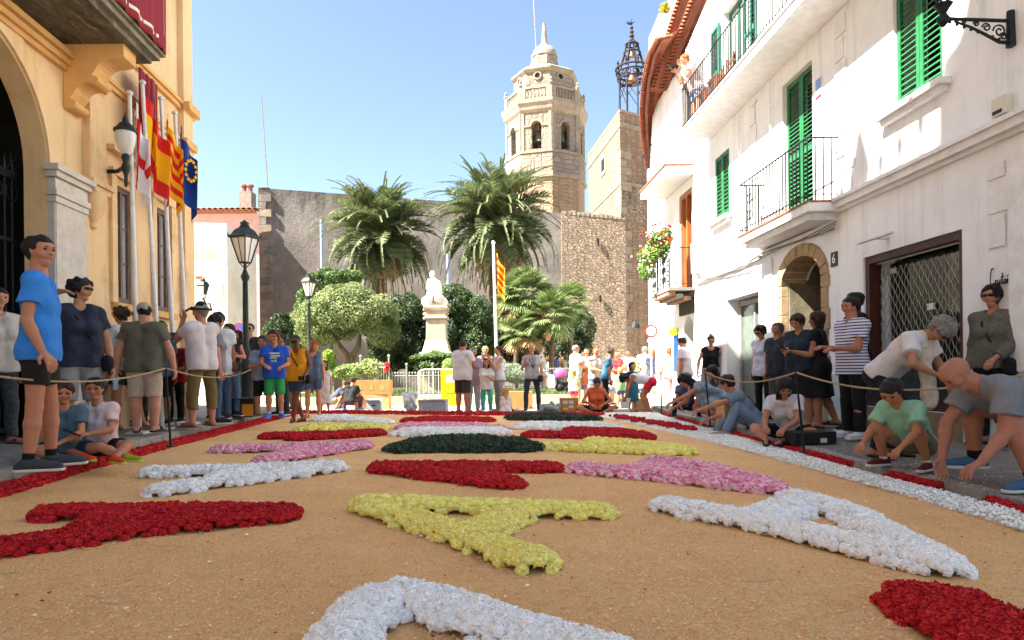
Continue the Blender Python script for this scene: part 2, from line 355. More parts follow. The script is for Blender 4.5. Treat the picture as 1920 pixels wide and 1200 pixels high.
# grey stone pier of the gateway
pr = MB(); pr.fb(FL, 7.97, 8.62, .15, 3.05, .003, .1); pr.fb(FL, 7.93, 8.66, .15, .75, .101, .16)
for k, (z, n) in enumerate(((3.05, .12), (3.13, .14), (3.21, .11), (3.35, .15), (3.42, .19))): pr.fb(FL, 7.95 - (n - .1), 8.62 + (n - .1), z, z + (.078 if k != 2 else .138) - .002, .003, n)
pr.fb(FL, 7.951, 7.968, .15, 3.3, -.26, .09)
pr.build('stone_pier', m_pier, th, bevel=.008)
pr = MB(); pr.fb(FL, 4.68, 5.33, .15, 3.05, .003, .1); pr.fb(FL, 4.6, 5.36, 3.05, 3.46, .003, .16); pr.build('stone_pier', m_pier, th, bevel=.008)
# archivolt ring, slightly proud
rg = MB(); c_, n_ = (aL + aR) / 2, 22
for i in range(n_):
 t0, t1 = math.pi * i / n_, math.pi * (i + 1) / n_
 q = lambda r, t, n: FL(c_ + r * math.cos(t), asp + .02 + r * math.sin(t), n)
 rg.hexa([q(1.31, t0, .003), q(1.31, t1, .003), q(1.31, t1, .035), q(1.31, t0, .035), q(1.55, t0, .003), q(1.55, t1, .003), q(1.55, t1, .035), q(1.55, t0, .035)])
rg.build('archivolt', m_ochre, th)
# dark gateway interior
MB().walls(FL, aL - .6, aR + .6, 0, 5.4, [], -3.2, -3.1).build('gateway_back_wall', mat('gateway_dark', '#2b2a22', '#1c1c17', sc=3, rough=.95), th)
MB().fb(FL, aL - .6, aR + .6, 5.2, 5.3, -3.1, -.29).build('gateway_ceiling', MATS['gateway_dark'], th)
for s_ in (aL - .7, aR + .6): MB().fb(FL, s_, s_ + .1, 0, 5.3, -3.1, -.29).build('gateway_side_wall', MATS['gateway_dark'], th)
# iron gate
gt = MB(); gt.fb(FL, aL, aR, 3.3, 3.4, -.42, -.36).fb(FL, aL, aR, 2.55, 2.6, -.41, -.37).fb(FL, aL, aR, 1.2, 1.26, -.41, -.37).fb(FL, aL, aR, .3, .36, -.41, -.37)
gate = gt.build('gate', m_iron, th)
gb = MB()
bars = MB(); bars.tube([(0, 0, 0), (0, 0, 3.1)], .013, 6); bars.ball((0, 0, 3.12), .028, 6); bars.tube([(0, 0, 3.12), (0, 0, 3.28)], [.02, .002], 5)
bm_ = mesh_from('bar', bars.V, bars.F, m_iron)
i = 0; s = aL + .08
while s < aR: link('bar', bm_, gate, FL(s, .3, -.39) - OFF[th.name]); s += .13
for s in np.arange(aL + .2, aR, .26):
 sc_ = MB(); sc_.tube([FL(s + .1 * math.cos(t), 3.15 + .1 * math.sin(t), -.385) for t in np.linspace(0, 6.28, 13)], .008, 5, False)
 sc_.build('scroll', m_iron, gate)
for s in (aL + .06, aR - .06):
 sc_ = MB(); p = FL(s, 3.45, -.39)
 for a in range(8): sc_.tube([p + Vector((0, 0, .05)), p + Vector((.0, .14 * math.cos(a * .8), .05 + .14 * math.sin(a * .8)))], [.012, .002], 5)
 sc_.build('star_finial', m_iron, gate)
# windows
for (s0, s1, z0, z1) in (w1, w1b):
 fr = MB()
 for a, b, c, d in ((s0, s0 + .07, z0, z1), (s1 - .07, s1, z0, z1), (s0 + .07, s1 - .07, z0, z0 + .1), (s0 + .07, s1 - .07, z1 - .07, z1), ((s0 + s1) / 2 - .03, (s0 + s1) / 2 + .03, z0 + .1, z1 - .07)): fr.fb(FL, a, b, c, d, -.1, -.03)
 wf = fr.build('window', mat('brown_grey_frame', '#75645a', '#635349', sc=9, rough=.6), th)
 for k in range(3):
  zz = z0 + .1 + (z1 - z0 - .17) * k / 3
  MB().fb(FL, s0 + .072, s1 - .072, zz + .012, zz + (z1 - z0 - .17) / 3 - .012, -.08, -.07).build('pane', m_glass2, wf)
  if k: MB().fb(FL, s0 + .072, s1 - .072, zz - .012, zz + .012, -.085, -.05).build('glazing_bar', MATS['brown_grey_frame'], wf)
 MB().fb(FL, s0 - .1, s1 + .1, z0 - .1, z0 - .002, -.2, .1).build('window_sill', m_ochre2, th)
 tr = MB(); tr.fb(FL, s0 - .14, s0 - .005, z0, z1 + .1, .003, .05); tr.fb(FL, s1 + .005, s1 + .14, z0, z1 + .1, .003, .05); tr.fb(FL, s0 - .14, s1 + .14, z1 + .1, z1 + .2, .003, .07)
 tr.fb(FL, s0 - .2, s1 + .2, z1 + .42, z1 + .5, .003, .12); tr.build('window_surround', m_ochre, th)
# balcony with concrete underside and carved corbel
bc = thing('stone_balcony', 'stone balcony with stained concrete underside jutting from the ochre town hall', 'balcony', FL(8, 5.1, .4))
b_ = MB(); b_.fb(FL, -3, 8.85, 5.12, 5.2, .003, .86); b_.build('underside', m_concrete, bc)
b_ = MB(); b_.fb(FL, -3, 8.95, 5.201, 5.27, .003, .93); b_.fb(FL, -3, 9.0, 5.271, 5.36, .003, .98); b_.build('slab', mat('slab_stone', '#8e8776', '#6f6959', sc=6, rough=.9, bump=.4), bc)
cb = MB()
prof = [(.003, 4.32)] + [(.06 + .09 * math.sin(t), 4.38 - .06 * math.cos(t)) for t in np.linspace(0, 3.0, 7)] + [(.14 + .16 * (1 - math.cos(t)), 4.5 + .14 * math.sin(t)) for t in np.linspace(.2, 1.57, 6)] + [(.34 + .1 * math.sin(t), 4.68 - .05 * math.cos(t)) for t in np.linspace(0, 3.0, 7)] + [(.4 + .22 * (1 - math.cos(t)), 4.77 + .16 * math.sin(t)) for t in np.linspace(.2, 1.57, 6)] + [(.7, 4.94), (.76, 4.96), (.76, 5.118), (.003, 5.118)]
for s in (8.3,): cb.prism([FL(s, z, n) for n, z in prof], FL(8.62, 0, 0) - FL(8.3, 0, 0))
cb.build('corbel', m_ochre2, bc)
cb = MB(); cb.prism([FL(4.5, z, n) for n, z in prof], FL(4.82, 0, 0) - FL(4.5, 0, 0)); cb.build('corbel', m_ochre2, bc)
def drape(name, label, f, s0, s1, z0, z1, amp=.03, nf=9, n=1.0, zl=None):
 t = thing(name, label, 'drapery', f(s1, z0, n)); off = OFF[t.name]; nx, nz = 90, 10; V = []; Q = []; th_ = .012
 for side in (0, 1):
  for j in range(nz + 1):
   for i in range(nx + 1):
    u = i / nx; v = j / nz; s = s0 + (s1 - s0) * u; zz = z0 + (z1 - z0) * v + (zl(u) * (1 - v) if zl else 0)
    V.append(f(s, zz, n + amp * math.sin(u * nf * 6.28 + math.sin(u * 31)) * (1 - .5 * v) + (th_ if side else 0)) - off)
 A = (nx + 1) * (nz + 1)
 for j in range(nz):
  for i in range(nx):
   a = j * (nx + 1) + i; Q.append((a, a + nx + 1, a + nx + 2, a + 1)); Q.append((A + a, A + a + 1, A + a + nx + 2, A + a + nx + 1))
 for i in range(nx): Q.append((i, i + 1, A + i + 1, A + i))
 for j in range(nz): a = j * (nx + 1) + nx; Q.append((a, a + nx + 1, A + a + nx + 1, A + a))
 link('cloth', np_mesh('cloth', [tuple(v) for v in V], Q, m_flagred, smooth=True), t);
 # braid: strip following the lower edge and the end
 B = []
 def braid(pts, wdt):
  V2 = []; Q2 = []
  for (u, v, du, dv) in pts:
   for k in (0, 1):
    uu, vv = u + du * k, v + dv * k; s = s0 + (s1 - s0) * uu; zz = z0 + (z1 - z0) * vv + (zl(uu) * (1 - vv) if zl else 0)
    V2.append(f(s, zz, n + amp * math.sin(uu * nf * 6.28 + math.sin(uu * 31)) * (1 - .5 * vv) + th_ + .004) - off)
  for i in range(len(pts) - 1): Q2.append((2 * i, 2 * i + 2, 2 * i + 3, 2 * i + 1))
  o = link('braid', np_mesh('braid', [tuple(v) for v in V2], Q2, m_cream_trim), t); sm = o.modifiers.new('thick', 'SOLIDIFY'); sm.thickness = .004
 h = (z1 - z0); L_ = s1 - s0; e = .16 / L_
 braid([(u, .1 / h, 0, .045 / h) for u in np.linspace(0, 1 - e * 1.6, 120)], 0)
 braid([(1 - e * .9, v, .045 / L_, 0) for v in np.linspace(.2 / h, 1, 20)], 0)
 return t
drape('balcony_drape', 'dark red velvet drape with cream braid hanging from the town hall balcony', FL, 1.0, 8.98, 5.3, 6.6, nf=26)
d2 = drape('corner_drape', 'narrow dark red velvet drape hanging behind the flagpoles on the ochre front', FL, 9.75, 10.35, 4.3, 5.5, nf=3, n=.25)
# wall lantern (sconce) on town hall
sc1 = thing('wall_lantern', 'black wall lantern with white urn glass on the ochre town hall', 'lantern', FL(9.2, 3.9, 0))
p0 = FL(9.15, 3.78, .03)
a_ = MB(); a_.lathe([(.001, -.02), (.11, -.02), (.11, .0), (.06, .03), (.001, .03)], (0, 0, 0), 16)
a_.V = [p0 + Vector((v.z, v.x, v.y * 1.5)) for v in a_.V]
e0 = FL(8.75, 3.72, .55)
a_.tube([p0, p0 + Vector((.2, 0, .0)), e0], .028, 10); a_.lathe([(.004, -.28), (.02, -.25), (.025, -.12), (.045, -.06), (.055, 0), (.035, .05), (.05, .1), (.05, .13), (.035, .16)], e0, 14); a_.build('bracket', m_iron2, sc1, smooth=True)
MB().lathe([(.045, .16), (.09, .22), (.12, .33), (.13, .42), (.12, .45)], e0, 20).build('glass_shade', m_milk, sc1, smooth=True)
MB().lathe([(.14, .45), (.145, .48), (.12, .5), (.075, .56), (.04, .59), (.035, .63), (.02, .66), (.01, .69), (.003, .74)], e0, 20).build('cap', m_iron2, sc1, smooth=True)
# flagpoles and flags
m_fr, m_fy, m_fb_, m_fw = mat('flag_red', '#cf2420', rough=.8), mat('flag_yellow', '#e8ae12', rough=.8), mat('flag_blue', '#173a86', rough=.8), mat('flag_white', '#dddddd', rough=.8)
def flag(name, label, top, h, w_, mats, fmat, parentpole, dirx=(.45, .9), fold=.07, seed=0):
 """hanging flag: hoist down the pole, cloth falling in folds; fmat(u,v)->material index (u along fly, v along hoist)"""
 t = thing(name, label, 'flag', top, 'flags on the poles'); nx, nz = 40, 44; V = []; Q = []; fm = []
 d = Vector((dirx[0], dirx[1], 0)).normalized(); nn = Vector((d.y, -d.x, 0)); rr = random.Random(seed)
 ph = rr.random() * 6
 for i in range(nx + 1):
  for j in range(nz + 1):
   u, v = i / nx, j / nz
   x = w_ * u; drop = u * h * .62
   V.append(d * (.03 + x * .42 + .04 * math.sin(u * 9 + ph)) + nn * (fold * math.sin(u * 14 + v * 2.5 + ph) * (.25 + u)) + Vector((0, 0, -v * h - drop)))
 for i in range(nx):
  for j in range(nz):
   a = i * (nz + 1) + j; Q.append((a, a + 1, a + nz + 2, a + nz + 1)); fm.append(fmat((i + .5) / nx, (j + .5) / nz))
 o = link('cloth', np_mesh('cloth', [tuple(v) for v in V], Q, mats=mats, fm=fm, smooth=True), t); so_ = o.modifiers.new('t', 'SOLIDIFY'); so_.thickness = .006
 return t
fp = [((243, 178), (255, 600), 9.1), ((267, 158), (294, 620), 9.7), ((302, 188), (324, 640), 10.2), ((328, 215), (349, 650), 10.7)]
flab = ['first metal flagpole, nearest the wall lantern, flying the white and red flag', 'tallest metal flagpole carrying the red and yellow flag with a crest', 'metal flagpole carrying the striped yellow and red flag', 'rightmost metal flagpole of the row carrying the blue flag with yellow stars']
for k, (t, b, Y) in enumerate(fp):
 tp, bp_ = at(*t, Y), at(*b, Y); bz = zL(bp_.x, Y); dd = (bp_ - tp); bp_ = tp + dd * ((tp.z - bz) / -dd.z)
 o = thing('flagpole', flab[k], 'flagpole', bp_, 'flagpoles beside the town hall')
 MB().tube([bp_, tp], [.035, .026], 12).build('pole', m_steel, o, smooth=True)
 MB().lathe([(.03, 0), (.045, .01), (.045, .04), (.02, .06)], tp, 12).build('cap', m_steel, o, smooth=True)
 MB().box(bp_ - Vector((.12, .12, 0)), bp_ + Vector((.12, .12, .03))).build('base_plate', m_steel, o)
T = [at(t[0] + 3, t[1] + 6, Y) for (t, b, Y) in fp]
flag('flag', 'white and red flag hanging behind the wall lantern', T[0] + Vector((0, 0, -.02)), .9, .42, [m_fw, m_fr], lambda u, v: 1 if (abs(v - .5) < .1 or abs(u - .45) < .1) else 0, None, (.5, .9), seed=1)
fS = flag('flag', 'red and yellow banded flag with a small crest', T[1] + Vector((0, 0, -.1)), .98, .68, [m_fr, m_fy], lambda u, v: 1 if .25 < v < .75 and not (.2 < u < .32 and .4 < v < .6) else 0, None, (.5, .9), seed=2)
fC = flag('flag', 'yellow flag with four red stripes hanging from the third pole', T[2] + Vector((0, 0, -.12)), .98, .66, [m_fy, m_fr], lambda u, v: 1 if int(v * 9) % 2 else 0, None, (.5, .9), seed=3)
fE = flag('flag', 'dark blue flag with a ring of yellow stars on the rightmost pole', T[3] + Vector((0, 0, -.1)), .95, .75, [m_fb_, m_fy], lambda u, v: 0, None, (.5, .9), seed=4)
st = MB()
for k in range(12):
 a = k * math.pi / 6; c = Vector((.45, .9, 0)).normalized() * (.19 + .1 * math.cos(a)) + Vector((.07, -.035, -.72 + .17 * math.sin(a)))
 P = []
 for q in range(10): r = .038 if q % 2 == 0 else .015; P.append(c + Vector((.45, .9, 0)).normalized() * r * math.sin(q * .628) + Vector((0, 0, r * math.cos(q * .628))))
 st.prism(P, (.012, -.006, 0))
o = mesh_from('star_ring', st.V, st.F, m_fy); link('star_ring', o, fE)

# ------------------------------------------------------------------ WHITE HOUSE (right)
wh = thing('white_house', 'long white rendered house with green louvred shutters, balconies and a closed shop on the right', 'building', FR(9, 0, 0))
SHOP = (7.42, 9.32, .42, 2.5); WIN1 = (7.7, 8.6, 4.28, 6.1); GDOOR = (10.68, 11.72, 3.56, 5.95); WIN2 = (14.2, 15.03, 4.28, 5.72)
ARCH = (10.42, 11.78, .1, 2.42); GLS = (12.78, 14.45, .1, 2.46); UP = (12.7, 14.5, 6.72, 8.75)
ArH = .42
wl = MB().walls(FR, 2, 16.5, 0, 9.3, [SHOP, WIN1, GDOOR, WIN2, (ARCH[0], ARCH[1], 0, ARCH[3] + ArH), (GLS[0], GLS[1], 0, GLS[3]), UP, (7.7, 8.7, 6.9, 8.7)], -.45, 0)
wl.archfill(FR, ARCH[0], ARCH[1], ARCH[3], ARCH[3] + ArH, -.45, 0, seg=14, rise=ArH)
wl.add([FR(2, 9.3, 0), FR(16.5, 9.3, 0), FR(16.5, 9.3, -9), FR(2, 9.3, -9)], [(0, 1, 2, 3)])
wl.add([FR(16.5, 0, -.45), FR(16.5, 0, -9), FR(16.5, 9.3, -9), FR(16.5, 9.3, -.45)], [(0, 1, 2, 3)])
wl.build('wall', m_white, wh)
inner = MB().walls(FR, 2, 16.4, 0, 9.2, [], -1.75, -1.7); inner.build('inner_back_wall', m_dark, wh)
for a, b in ((2, SHOP[0] - .01), (SHOP[1] + .01, ARCH[0] - .2), (ARCH[1] + .2, GLS[0] - .01), (GLS[1] + .01, 16.45)): MB().fb(FR, a, b, .05, .85, .003, .035).build('plinth', m_plinth, wh)
co = MB(); co.fb(FR, 2, 10.55, 3.28, 3.33, .003, .05); co.fb(FR, 2, 10.55, 3.33, 3.42, .003, .12); co.fb(FR, 2, 10.55, 3.42, 3.47, .003, .16)
co.fb(FR, 10.56, 12.6, 3.2, 3.26, .003, .05); co.fb(FR, 12.61, 16.4, 3.05, 3.12, .003, .06); co.build('cornice', m_white2, wh)
# stepped raised quoin strips of render
for (s, z0, z1) in ((9.85, 4.1, 6.2), (12.95, 4.3, 6.2), (9.65, 3.5, 4.0), (6.9, 2.2, 3.1)):
 z = z0; k = 0
 while z < z1: MB().fb(FR, s - (.16 if k % 2 else .1), s + .12, z, min(z1, z + .36) - .03, .003, .02).build('quoin', m_white2, wh); z += .36; k += 1
for (s, z0, z1) in ((16.3, .9, 9.0), (12.3, .9, 3.0), (6.6, .9, 3.2)):
 MB().fb(FR, s - .14, s + .14, z0, z1, .003, .03).build('wall_strip', m_white2, wh)
# --- louvred shutters: frame, stiles and every slat on its own
slat_cache = {}
def shutters(s0, s1, z0, z1, n, m, leaves=2, pitch=.062, mid=True, label=None, name='shutter', ang=0):
 wd = (s1 - s0) / leaves
 for k in range(leaves):
  a, b = s0 + wd * k + .004, s0 + wd * (k + 1) - .004; st_ = .06
  fr = MB(); fr.fb(FR, a, a + st_, z0, z1, n - .02, n + .025); fr.fb(FR, b - st_, b, z0, z1, n - .02, n + .025)
  fr.fb(FR, a + st_, b - st_, z0, z0 + .1, n - .02, n + .022); fr.fb(FR, a + st_, b - st_, z1 - .08, z1, n - .02, n + .022)
  zones = [(z0 + .1, z1 - .08)]
  if mid:
   zm = z0 + (z1 - z0) * .42; fr.fb(FR, a + st_, b - st_, zm, zm + .09, n - .02, n + .022); zones = [(z0 + .1, zm), (zm + .09, z1 - .08)]
  sh_ = fr.build(name, m, wh)
  L_ = b - a - 2 * st_ - .004; key = (round(L_, 3), m.name)
  if key not in slat_cache:
   c = MB(); c.add([(-.028, -L_ / 2, -.026), (-.02, -L_ / 2, -.03), (.028, -L_ / 2, .022), (.02, -L_ / 2, .03), (-.028, L_ / 2, -.026), (-.02, L_ / 2, -.03), (.028, L_ / 2, .022), (.02, L_ / 2, .03)], [(0, 1, 2, 3), (7, 6, 5, 4), (0, 4, 5, 1), (1, 5, 6, 2), (2, 6, 7, 3), (3, 7, 4, 0)])
   slat_cache[key] = mesh_from('slat', c.V, c.F, m)
  for (za, zb) in zones:
   cnt = max(1, int((zb - za) / pitch)); st2 = (zb - za) / cnt
   for q in range(cnt): link('slat', slat_cache[key], sh_, FR((a + b) / 2, za + st2 * (q + .5), n) - OFF[wh.name], (0, 0, .052))
shutters(7.72, 8.58, 4.3, 6.08, -.06, m_green, pitch=.075, mid=False)
shutters(GDOOR[0] + .02, GDOOR[1] - .02, GDOOR[2] + .02, GDOOR[3] - .02, -.1, m_green, pitch=.07)
shutters(14.22, 15.01, 4.3, 5.7, -.03, m_green, pitch=.085, mid=False)
for (s0, s1, z) in ((7.55, 8.8, 4.2), (14.05, 15.2, 4.2)):
 MB().fb(FR, s0, s1, z, z + .075, .003, .16).fb(FR, s0 + .06, s1 - .06, z - .07, z - .002, .003, .1).build('window_sill', m_white2, wh)
# upper terrace door with dark green shutters
shutters(12.72, 13.3, 6.74, 8.7, .02, m_dgreen, leaves=1, pitch=.09)
shutters(14.55, 15.05, 6.74, 8.6, .05, m_dgreen, leaves=1, pitch=.09)
ud = MB(); ud.fb(FR, 13.34, 13.42, 6.72, 8.74, -.2, -.14).fb(FR, 13.95, 14.02, 6.72, 8.74, -.2, -.14).fb(FR, 14.42, 14.49, 6.72, 8.74, -.2, -.14).fb(FR, 13.42, 14.42, 8.66, 8.74, -.2, -.14); ud.build('door_frame', m_dgreen, wh)
MB().fb(FR, 13.43, 13.94, 6.72, 8.65, -.19, -.17).fb(FR, 14.03, 14.41, 6.72, 8.65, -.19, -.17).build('curtain', m_curtain, wh)
# upper balcony slab (runs along the front)
ub = thing('long_balcony', 'long white upper balcony with thin dark railing, a table and chairs on it', 'balcony', FR(12, 6.3, .36))
MB().fb(FR, 2, 15.25, 6.28, 6.42, .003, .7).build('slab', m_white2, ub, bevel=.01)
MB().fb(FR, 2, 15.27, 6.422, 6.45, .003, .73).fb(FR, 2, 15.262, 6.25, 6.279, .62, .715).build('edge_tile', m_white2, ub)
def railing(t, f, s0, s1, z0, h, n, step=.12, ends=(1, 1), m=m_iron, bar=.011, base=None, top=.014, group=None):
 r = MB(); pts = ([f(s0, z0 + h, .02)] if ends[0] else []) + [f(s0, z0 + h, n), f(s1, z0 + h, n)] + ([f(s1, z0 + h, .02)] if ends[1] else [])
 for a, b in zip(pts, pts[1:]): r.tube([a, b], top, 6)
 pts2 = [p - Vector((0, 0, h - .1)) for p in pts]
 for a, b in zip(pts2, pts2[1:]): r.tube([a, b], .009, 5)
 rl = r.build('rail', m, t)
 c = MB().tube([(0, 0, 0), (0, 0, h)], bar, 5); key = ('bar', h, bar, m.name)
 if key not in slat_cache: slat_cache[key] = mesh_from('baluster', c.V, c.F, m)
 bm2 = slat_cache[key]; P = []
 k = int(abs(s1 - s0) / step)
 for i in range(k + 1): P.append(f(s0 + (s1 - s0) * i / k, z0, n))
 for e, s in ((ends[0], s0), (ends[1], s1)):
  if e:
   q = int(n / step)
   for i in range(1, q): P.append(f(s, z0, n * i / q))
 for p in P: link('baluster', bm2, t, p - OFF[t.name])
 return rl
railing(ub, FR, 6.5, 15.2, 6.45, .95, .68, step=.115, ends=(0, 1))
# balcony of the green door
gb_ = thing('small_balcony', 'white balcony with terracotta edging and plain bar railing in front of the tall green shutters', 'balcony', FR(11.2, 3.3, .25))
MB().fb(FR, 9.85, 12.5, 3.3, 3.43, .003, .5).fb(FR, 10.0, 12.35, 3.2, 3.299, .003, .42).build('slab', m_white2, gb_)
MB().fb(FR, 9.84, 12.52, 3.432, 3.46, .003, .52).build('edge_tile', m_tile, gb_)
railing(gb_, FR, 9.9, 12.45, 3.46, .95, .48, step=.115, ends=(1, 1))
sc_ = MB()
for k in (-1, 1):
 for zc in (3.75, 4.05):
  sc_.tube([FR(12.0 + k * (.05 + .035 * math.cos(t)) , zc + .05 * math.sin(t) * 1.6, .485) for t in np.linspace(0, 6.28, 12)], .008, 5, False)
sc_.tube([FR(12.0, 3.6, .485), FR(12.0, 4.25, .485)], .01, 5); sc_.build('scroll_ornament', m_iron, gb_)
# --- shop front
shp = MB()
a, b, c, d = SHOP
shp.fb(FR, a, a + .09, c, d, -.2, -.03).fb(FR, b - .09, b, c, d, -.2, -.03).fb(FR, a + .09, b - .09, d - .1, d, -.2, -.03).fb(FR, a + .09, b - .09, c, c + .1, -.2, -.03)
sf = shp.build('shop_frame', m_brown, wh)
MB().fb(FR, a + .095, b - .095, c + .6, d - .105, -.33, -.32).build('shop_glass', mat('dark_shop_glass', '#20231f', '#33372f', sc=1.5, rough=.07, spec=.5), wh)
rs = MB().walls(FR, a + .1, b - .1, c + .1, c + .6, [], -.18, -.12); rs.build('shutter_base', mat('roller_shutter_base', '#3c4344', '#4f5657', sc=9, rough=.45, metal=.6), wh)
rb = MB()
for k in range(5): rb.fb(FR, a + .1, b - .1, c + .13 + k * .095, c + .16 + k * .095, -.119, -.1)
rb.build('shutter_rib', MATS['roller_shutter_base'], wh)
MB().fb(FR, a - .03, b + .03, .08, c - .005, .003, .05).build('stone_base', mat('tan_base_stone', '#8f8064', '#7a6c54', sc=5, rough=.9, bump=.5), wh)
# rolling grille of interlocked wavy links, each row its own strand
gr = MB(); x = a + .12; gz0, gz1 = c + .6, d - .12
wire = mat('galvanised_wire', '#a7a8a6', '#8f908e', sc=20, rough=.4, metal=.5)
grille = MB().fb(FR, a + .1, b - .1, gz1, gz1 + .02, -.15, -.13).build('grille', wire, wh)
rows = int((gz1 - gz0) / .085); cols = int((b - a - .24) / .115)
for r in range(rows):
 zc = gz0 + (r + .5) * .085; pts = []
 for i in range(cols * 6 + 1):
  u = i / 6; pts.append(FR(x + u * .115, zc + .052 * (math.sin(u * 2 * math.pi + (math.pi if r % 2 else 0))) , -.14))
 MB().tube(pts, .0042, 4, False).build('wire_row', wire, grille)
MB().fb(FR, 8.3, 8.42, 1.68, 1.76, -.3, -.28).fb(FR, 9.05, 9.2, 2.25, 2.32, -.3, -.28).fb(FR, 7.55, 7.7, 2.3, 2.38, -.3, -.28).build('door_plate', m_sign_white, wh)
# wall writing, number plate, lamp, box
def strokes(mb, f, S0, Z0, sc, n, strokes_, r):
 for st in strokes_:
  pts = [f(S0 - x * sc, Z0 + y * sc, n) for x, y in st]
  mb.tube(pts, r, 5)
cs = thing('shop_sign', 'black handwritten shop name in metal script on the white wall beside the shop', 'sign', FR(6.8, 1.9, 0))
SC_ = [
[(.5, 1.75), (.42, 1.95), (.28, 1.9), (.12, 1.3), (.08, .6), (.2, .1), (.42, .12), (.6, .4)],
[(1.0, .6), (.82, .65), (.72, .35), (.82, .1), (.98, .3), (1.02, .62), (1.04, .2), (1.14, .12), (1.28, .4), (1.4, .62), (1.3, .35), (1.38, .15), (1.28, 0.02), (1.2, .1)],
[(1.38, .15), (1.58, .35), (1.68, 1.2)], [(1.68, 1.3), (1.64, .3), (1.74, .12), (1.88, .35)], [(1.5, .85), (1.9, .92)],
[(2.12, .58), (1.96, .6), (1.9, .32), (2.0, .12), (2.12, .3), (2.14, .6), (2.16, .2), (2.26, .15)],
[(2.26, .15), (2.34, .6), (2.36, .15)], [(2.36, .3), (2.46, .58), (2.56, .5), (2.58, .14), (2.68, .2)], [(2.34, .82), (2.42, .95), (2.5, .86), (2.6, .98)],
[(2.68, .2), (2.8, .38), (2.9, .5), (2.84, .62), (2.76, .45), (2.8, .18), (2.92, .14), (3.04, .3)], [(3.04, .3), (3.1, .7), (3.08, .15)], [(3.08, .4), (3.18, .68), (3.32, .62)]]
mb_ = MB(); strokes(mb_, FR, 7.0, 1.79, .1, .02, SC_, .006)
mb_.build('lettering', m_iron, cs)
npl = thing('number_plate', 'small dark house number plate reading 6 between arch and shop', 'sign', FR(10.06, 2.6, 0))
MB().fb(FR, 9.97, 10.15, 2.5, 2.72, .002, .014).build('plate', mat('dark_plate', '#26292c', rough=.4), npl)
text_part('numeral', '6', .2, m_sign_white, npl, FR(10.06, 2.61, .017), FR(9, 0, 0) - FR(10, 0, 0), (0, 0, 1), .002)
ll = thing('strip_lamp', 'slim grey strip lamp fixed over the shop front', 'lamp', FR(8.78, 2.66, 0))
MB().fb(FR, 8.4, 9.15, 2.66, 2.68, .13, .2).build('tube_housing', m_steel, ll); MB().fb(FR, 8.72, 8.8, 2.655, 2.69, .003, .129).build('arm', m_steel, ll)
eb = thing('junction_box', 'small beige meter box with dangling cables high on the white wall', 'box', FR(6.8, 3.62, 0))
MB().fb(FR, 6.7, 6.88, 3.53, 3.72, .003, .08).build('case', mat('beige_plastic', '#c9c3b0', rough=.5), eb, bevel=.006)
MB().fb(FR, 6.74, 6.86, 3.55, 3.585, .081, .086).build('label_strip', m_iron, eb)
MB().tube([FR(6.8, 3.53, .04), FR(6.82, 3.46, .03), FR(6.85, 3.3, .012)], .006, 5).tube([FR(6.76, 3.53, .04), FR(6.74, 3.48, .03), FR(6.76, 3.42, .02)], .008, 5).build('cable', m_iron, eb)
# arched stone doorway
sd = MB(); A0, A1 = ARCH[0], ARCH[1]; zs = ARCH[3]
m_sand = mat('sandstone', '#a8906e', '#8f795a', sc=6, rough=.9, bump=.5, bsc=50, third='#6f5f4a', tsc=3)
dw = thing('arched_doorway', 'old sandstone arched doorway with dark door between shop and glass door', 'doorway', FR(11.1, .1, 0))
z = .1; k = 0
while z < zs - .05:
 h = min(random.uniform(.3, .42), zs - z)
 for (s, w2) in ((A0, 1), (A1, -1)):
  e = .17 + .05 * ((k + (w2 > 0)) % 2)
  MB().fb(FR, min(s + w2 * .006, s - w2 * e), max(s + w2 * .006, s - w2 * e), z, z + h - .01, -.1, .03 + random.uniform(0, .006)).build('stone', m_sand, dw, bevel=.008)
 z += h; k += 1
nv = 11; cc, rr_ = (A0 + A1) / 2, (A1 - A0) / 2
for i in range(nv):
 t0, t1 = math.pi * i / nv + .01, math.pi * (i + 1) / nv - .01
 q = lambda k_, t, n: FR(cc + (rr_ + k_) * math.cos(t), zs + (ArH + k_) * math.sin(t), n)
 o1 = random.uniform(0, .008)
 MB().hexa([q(-.01, t0, -.4), q(-.01, t1, -.4), q(-.01, t1, .032 + o1), q(-.01, t0, .032 + o1), q(.2, t0, -.4), q(.2, t1, -.4), q(.2, t1, .032 + o1), q(.2, t0, .032 + o1)]).build('voussoir', m_sand, dw, bevel=.006)
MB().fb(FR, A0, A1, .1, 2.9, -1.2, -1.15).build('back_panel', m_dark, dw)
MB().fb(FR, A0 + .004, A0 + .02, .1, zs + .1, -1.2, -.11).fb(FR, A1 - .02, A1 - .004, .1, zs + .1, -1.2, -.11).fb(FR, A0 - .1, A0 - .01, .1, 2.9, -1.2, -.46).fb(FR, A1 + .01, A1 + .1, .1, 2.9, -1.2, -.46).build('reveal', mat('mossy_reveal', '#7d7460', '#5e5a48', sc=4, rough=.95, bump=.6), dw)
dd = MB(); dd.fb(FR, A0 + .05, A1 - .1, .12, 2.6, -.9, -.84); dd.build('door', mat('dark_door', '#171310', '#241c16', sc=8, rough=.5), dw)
MB().fb(FR, A0 + .18, A0 + .5, 1.0, 2.3, -.838, -.83).build('door_glass', m_glass, dw)
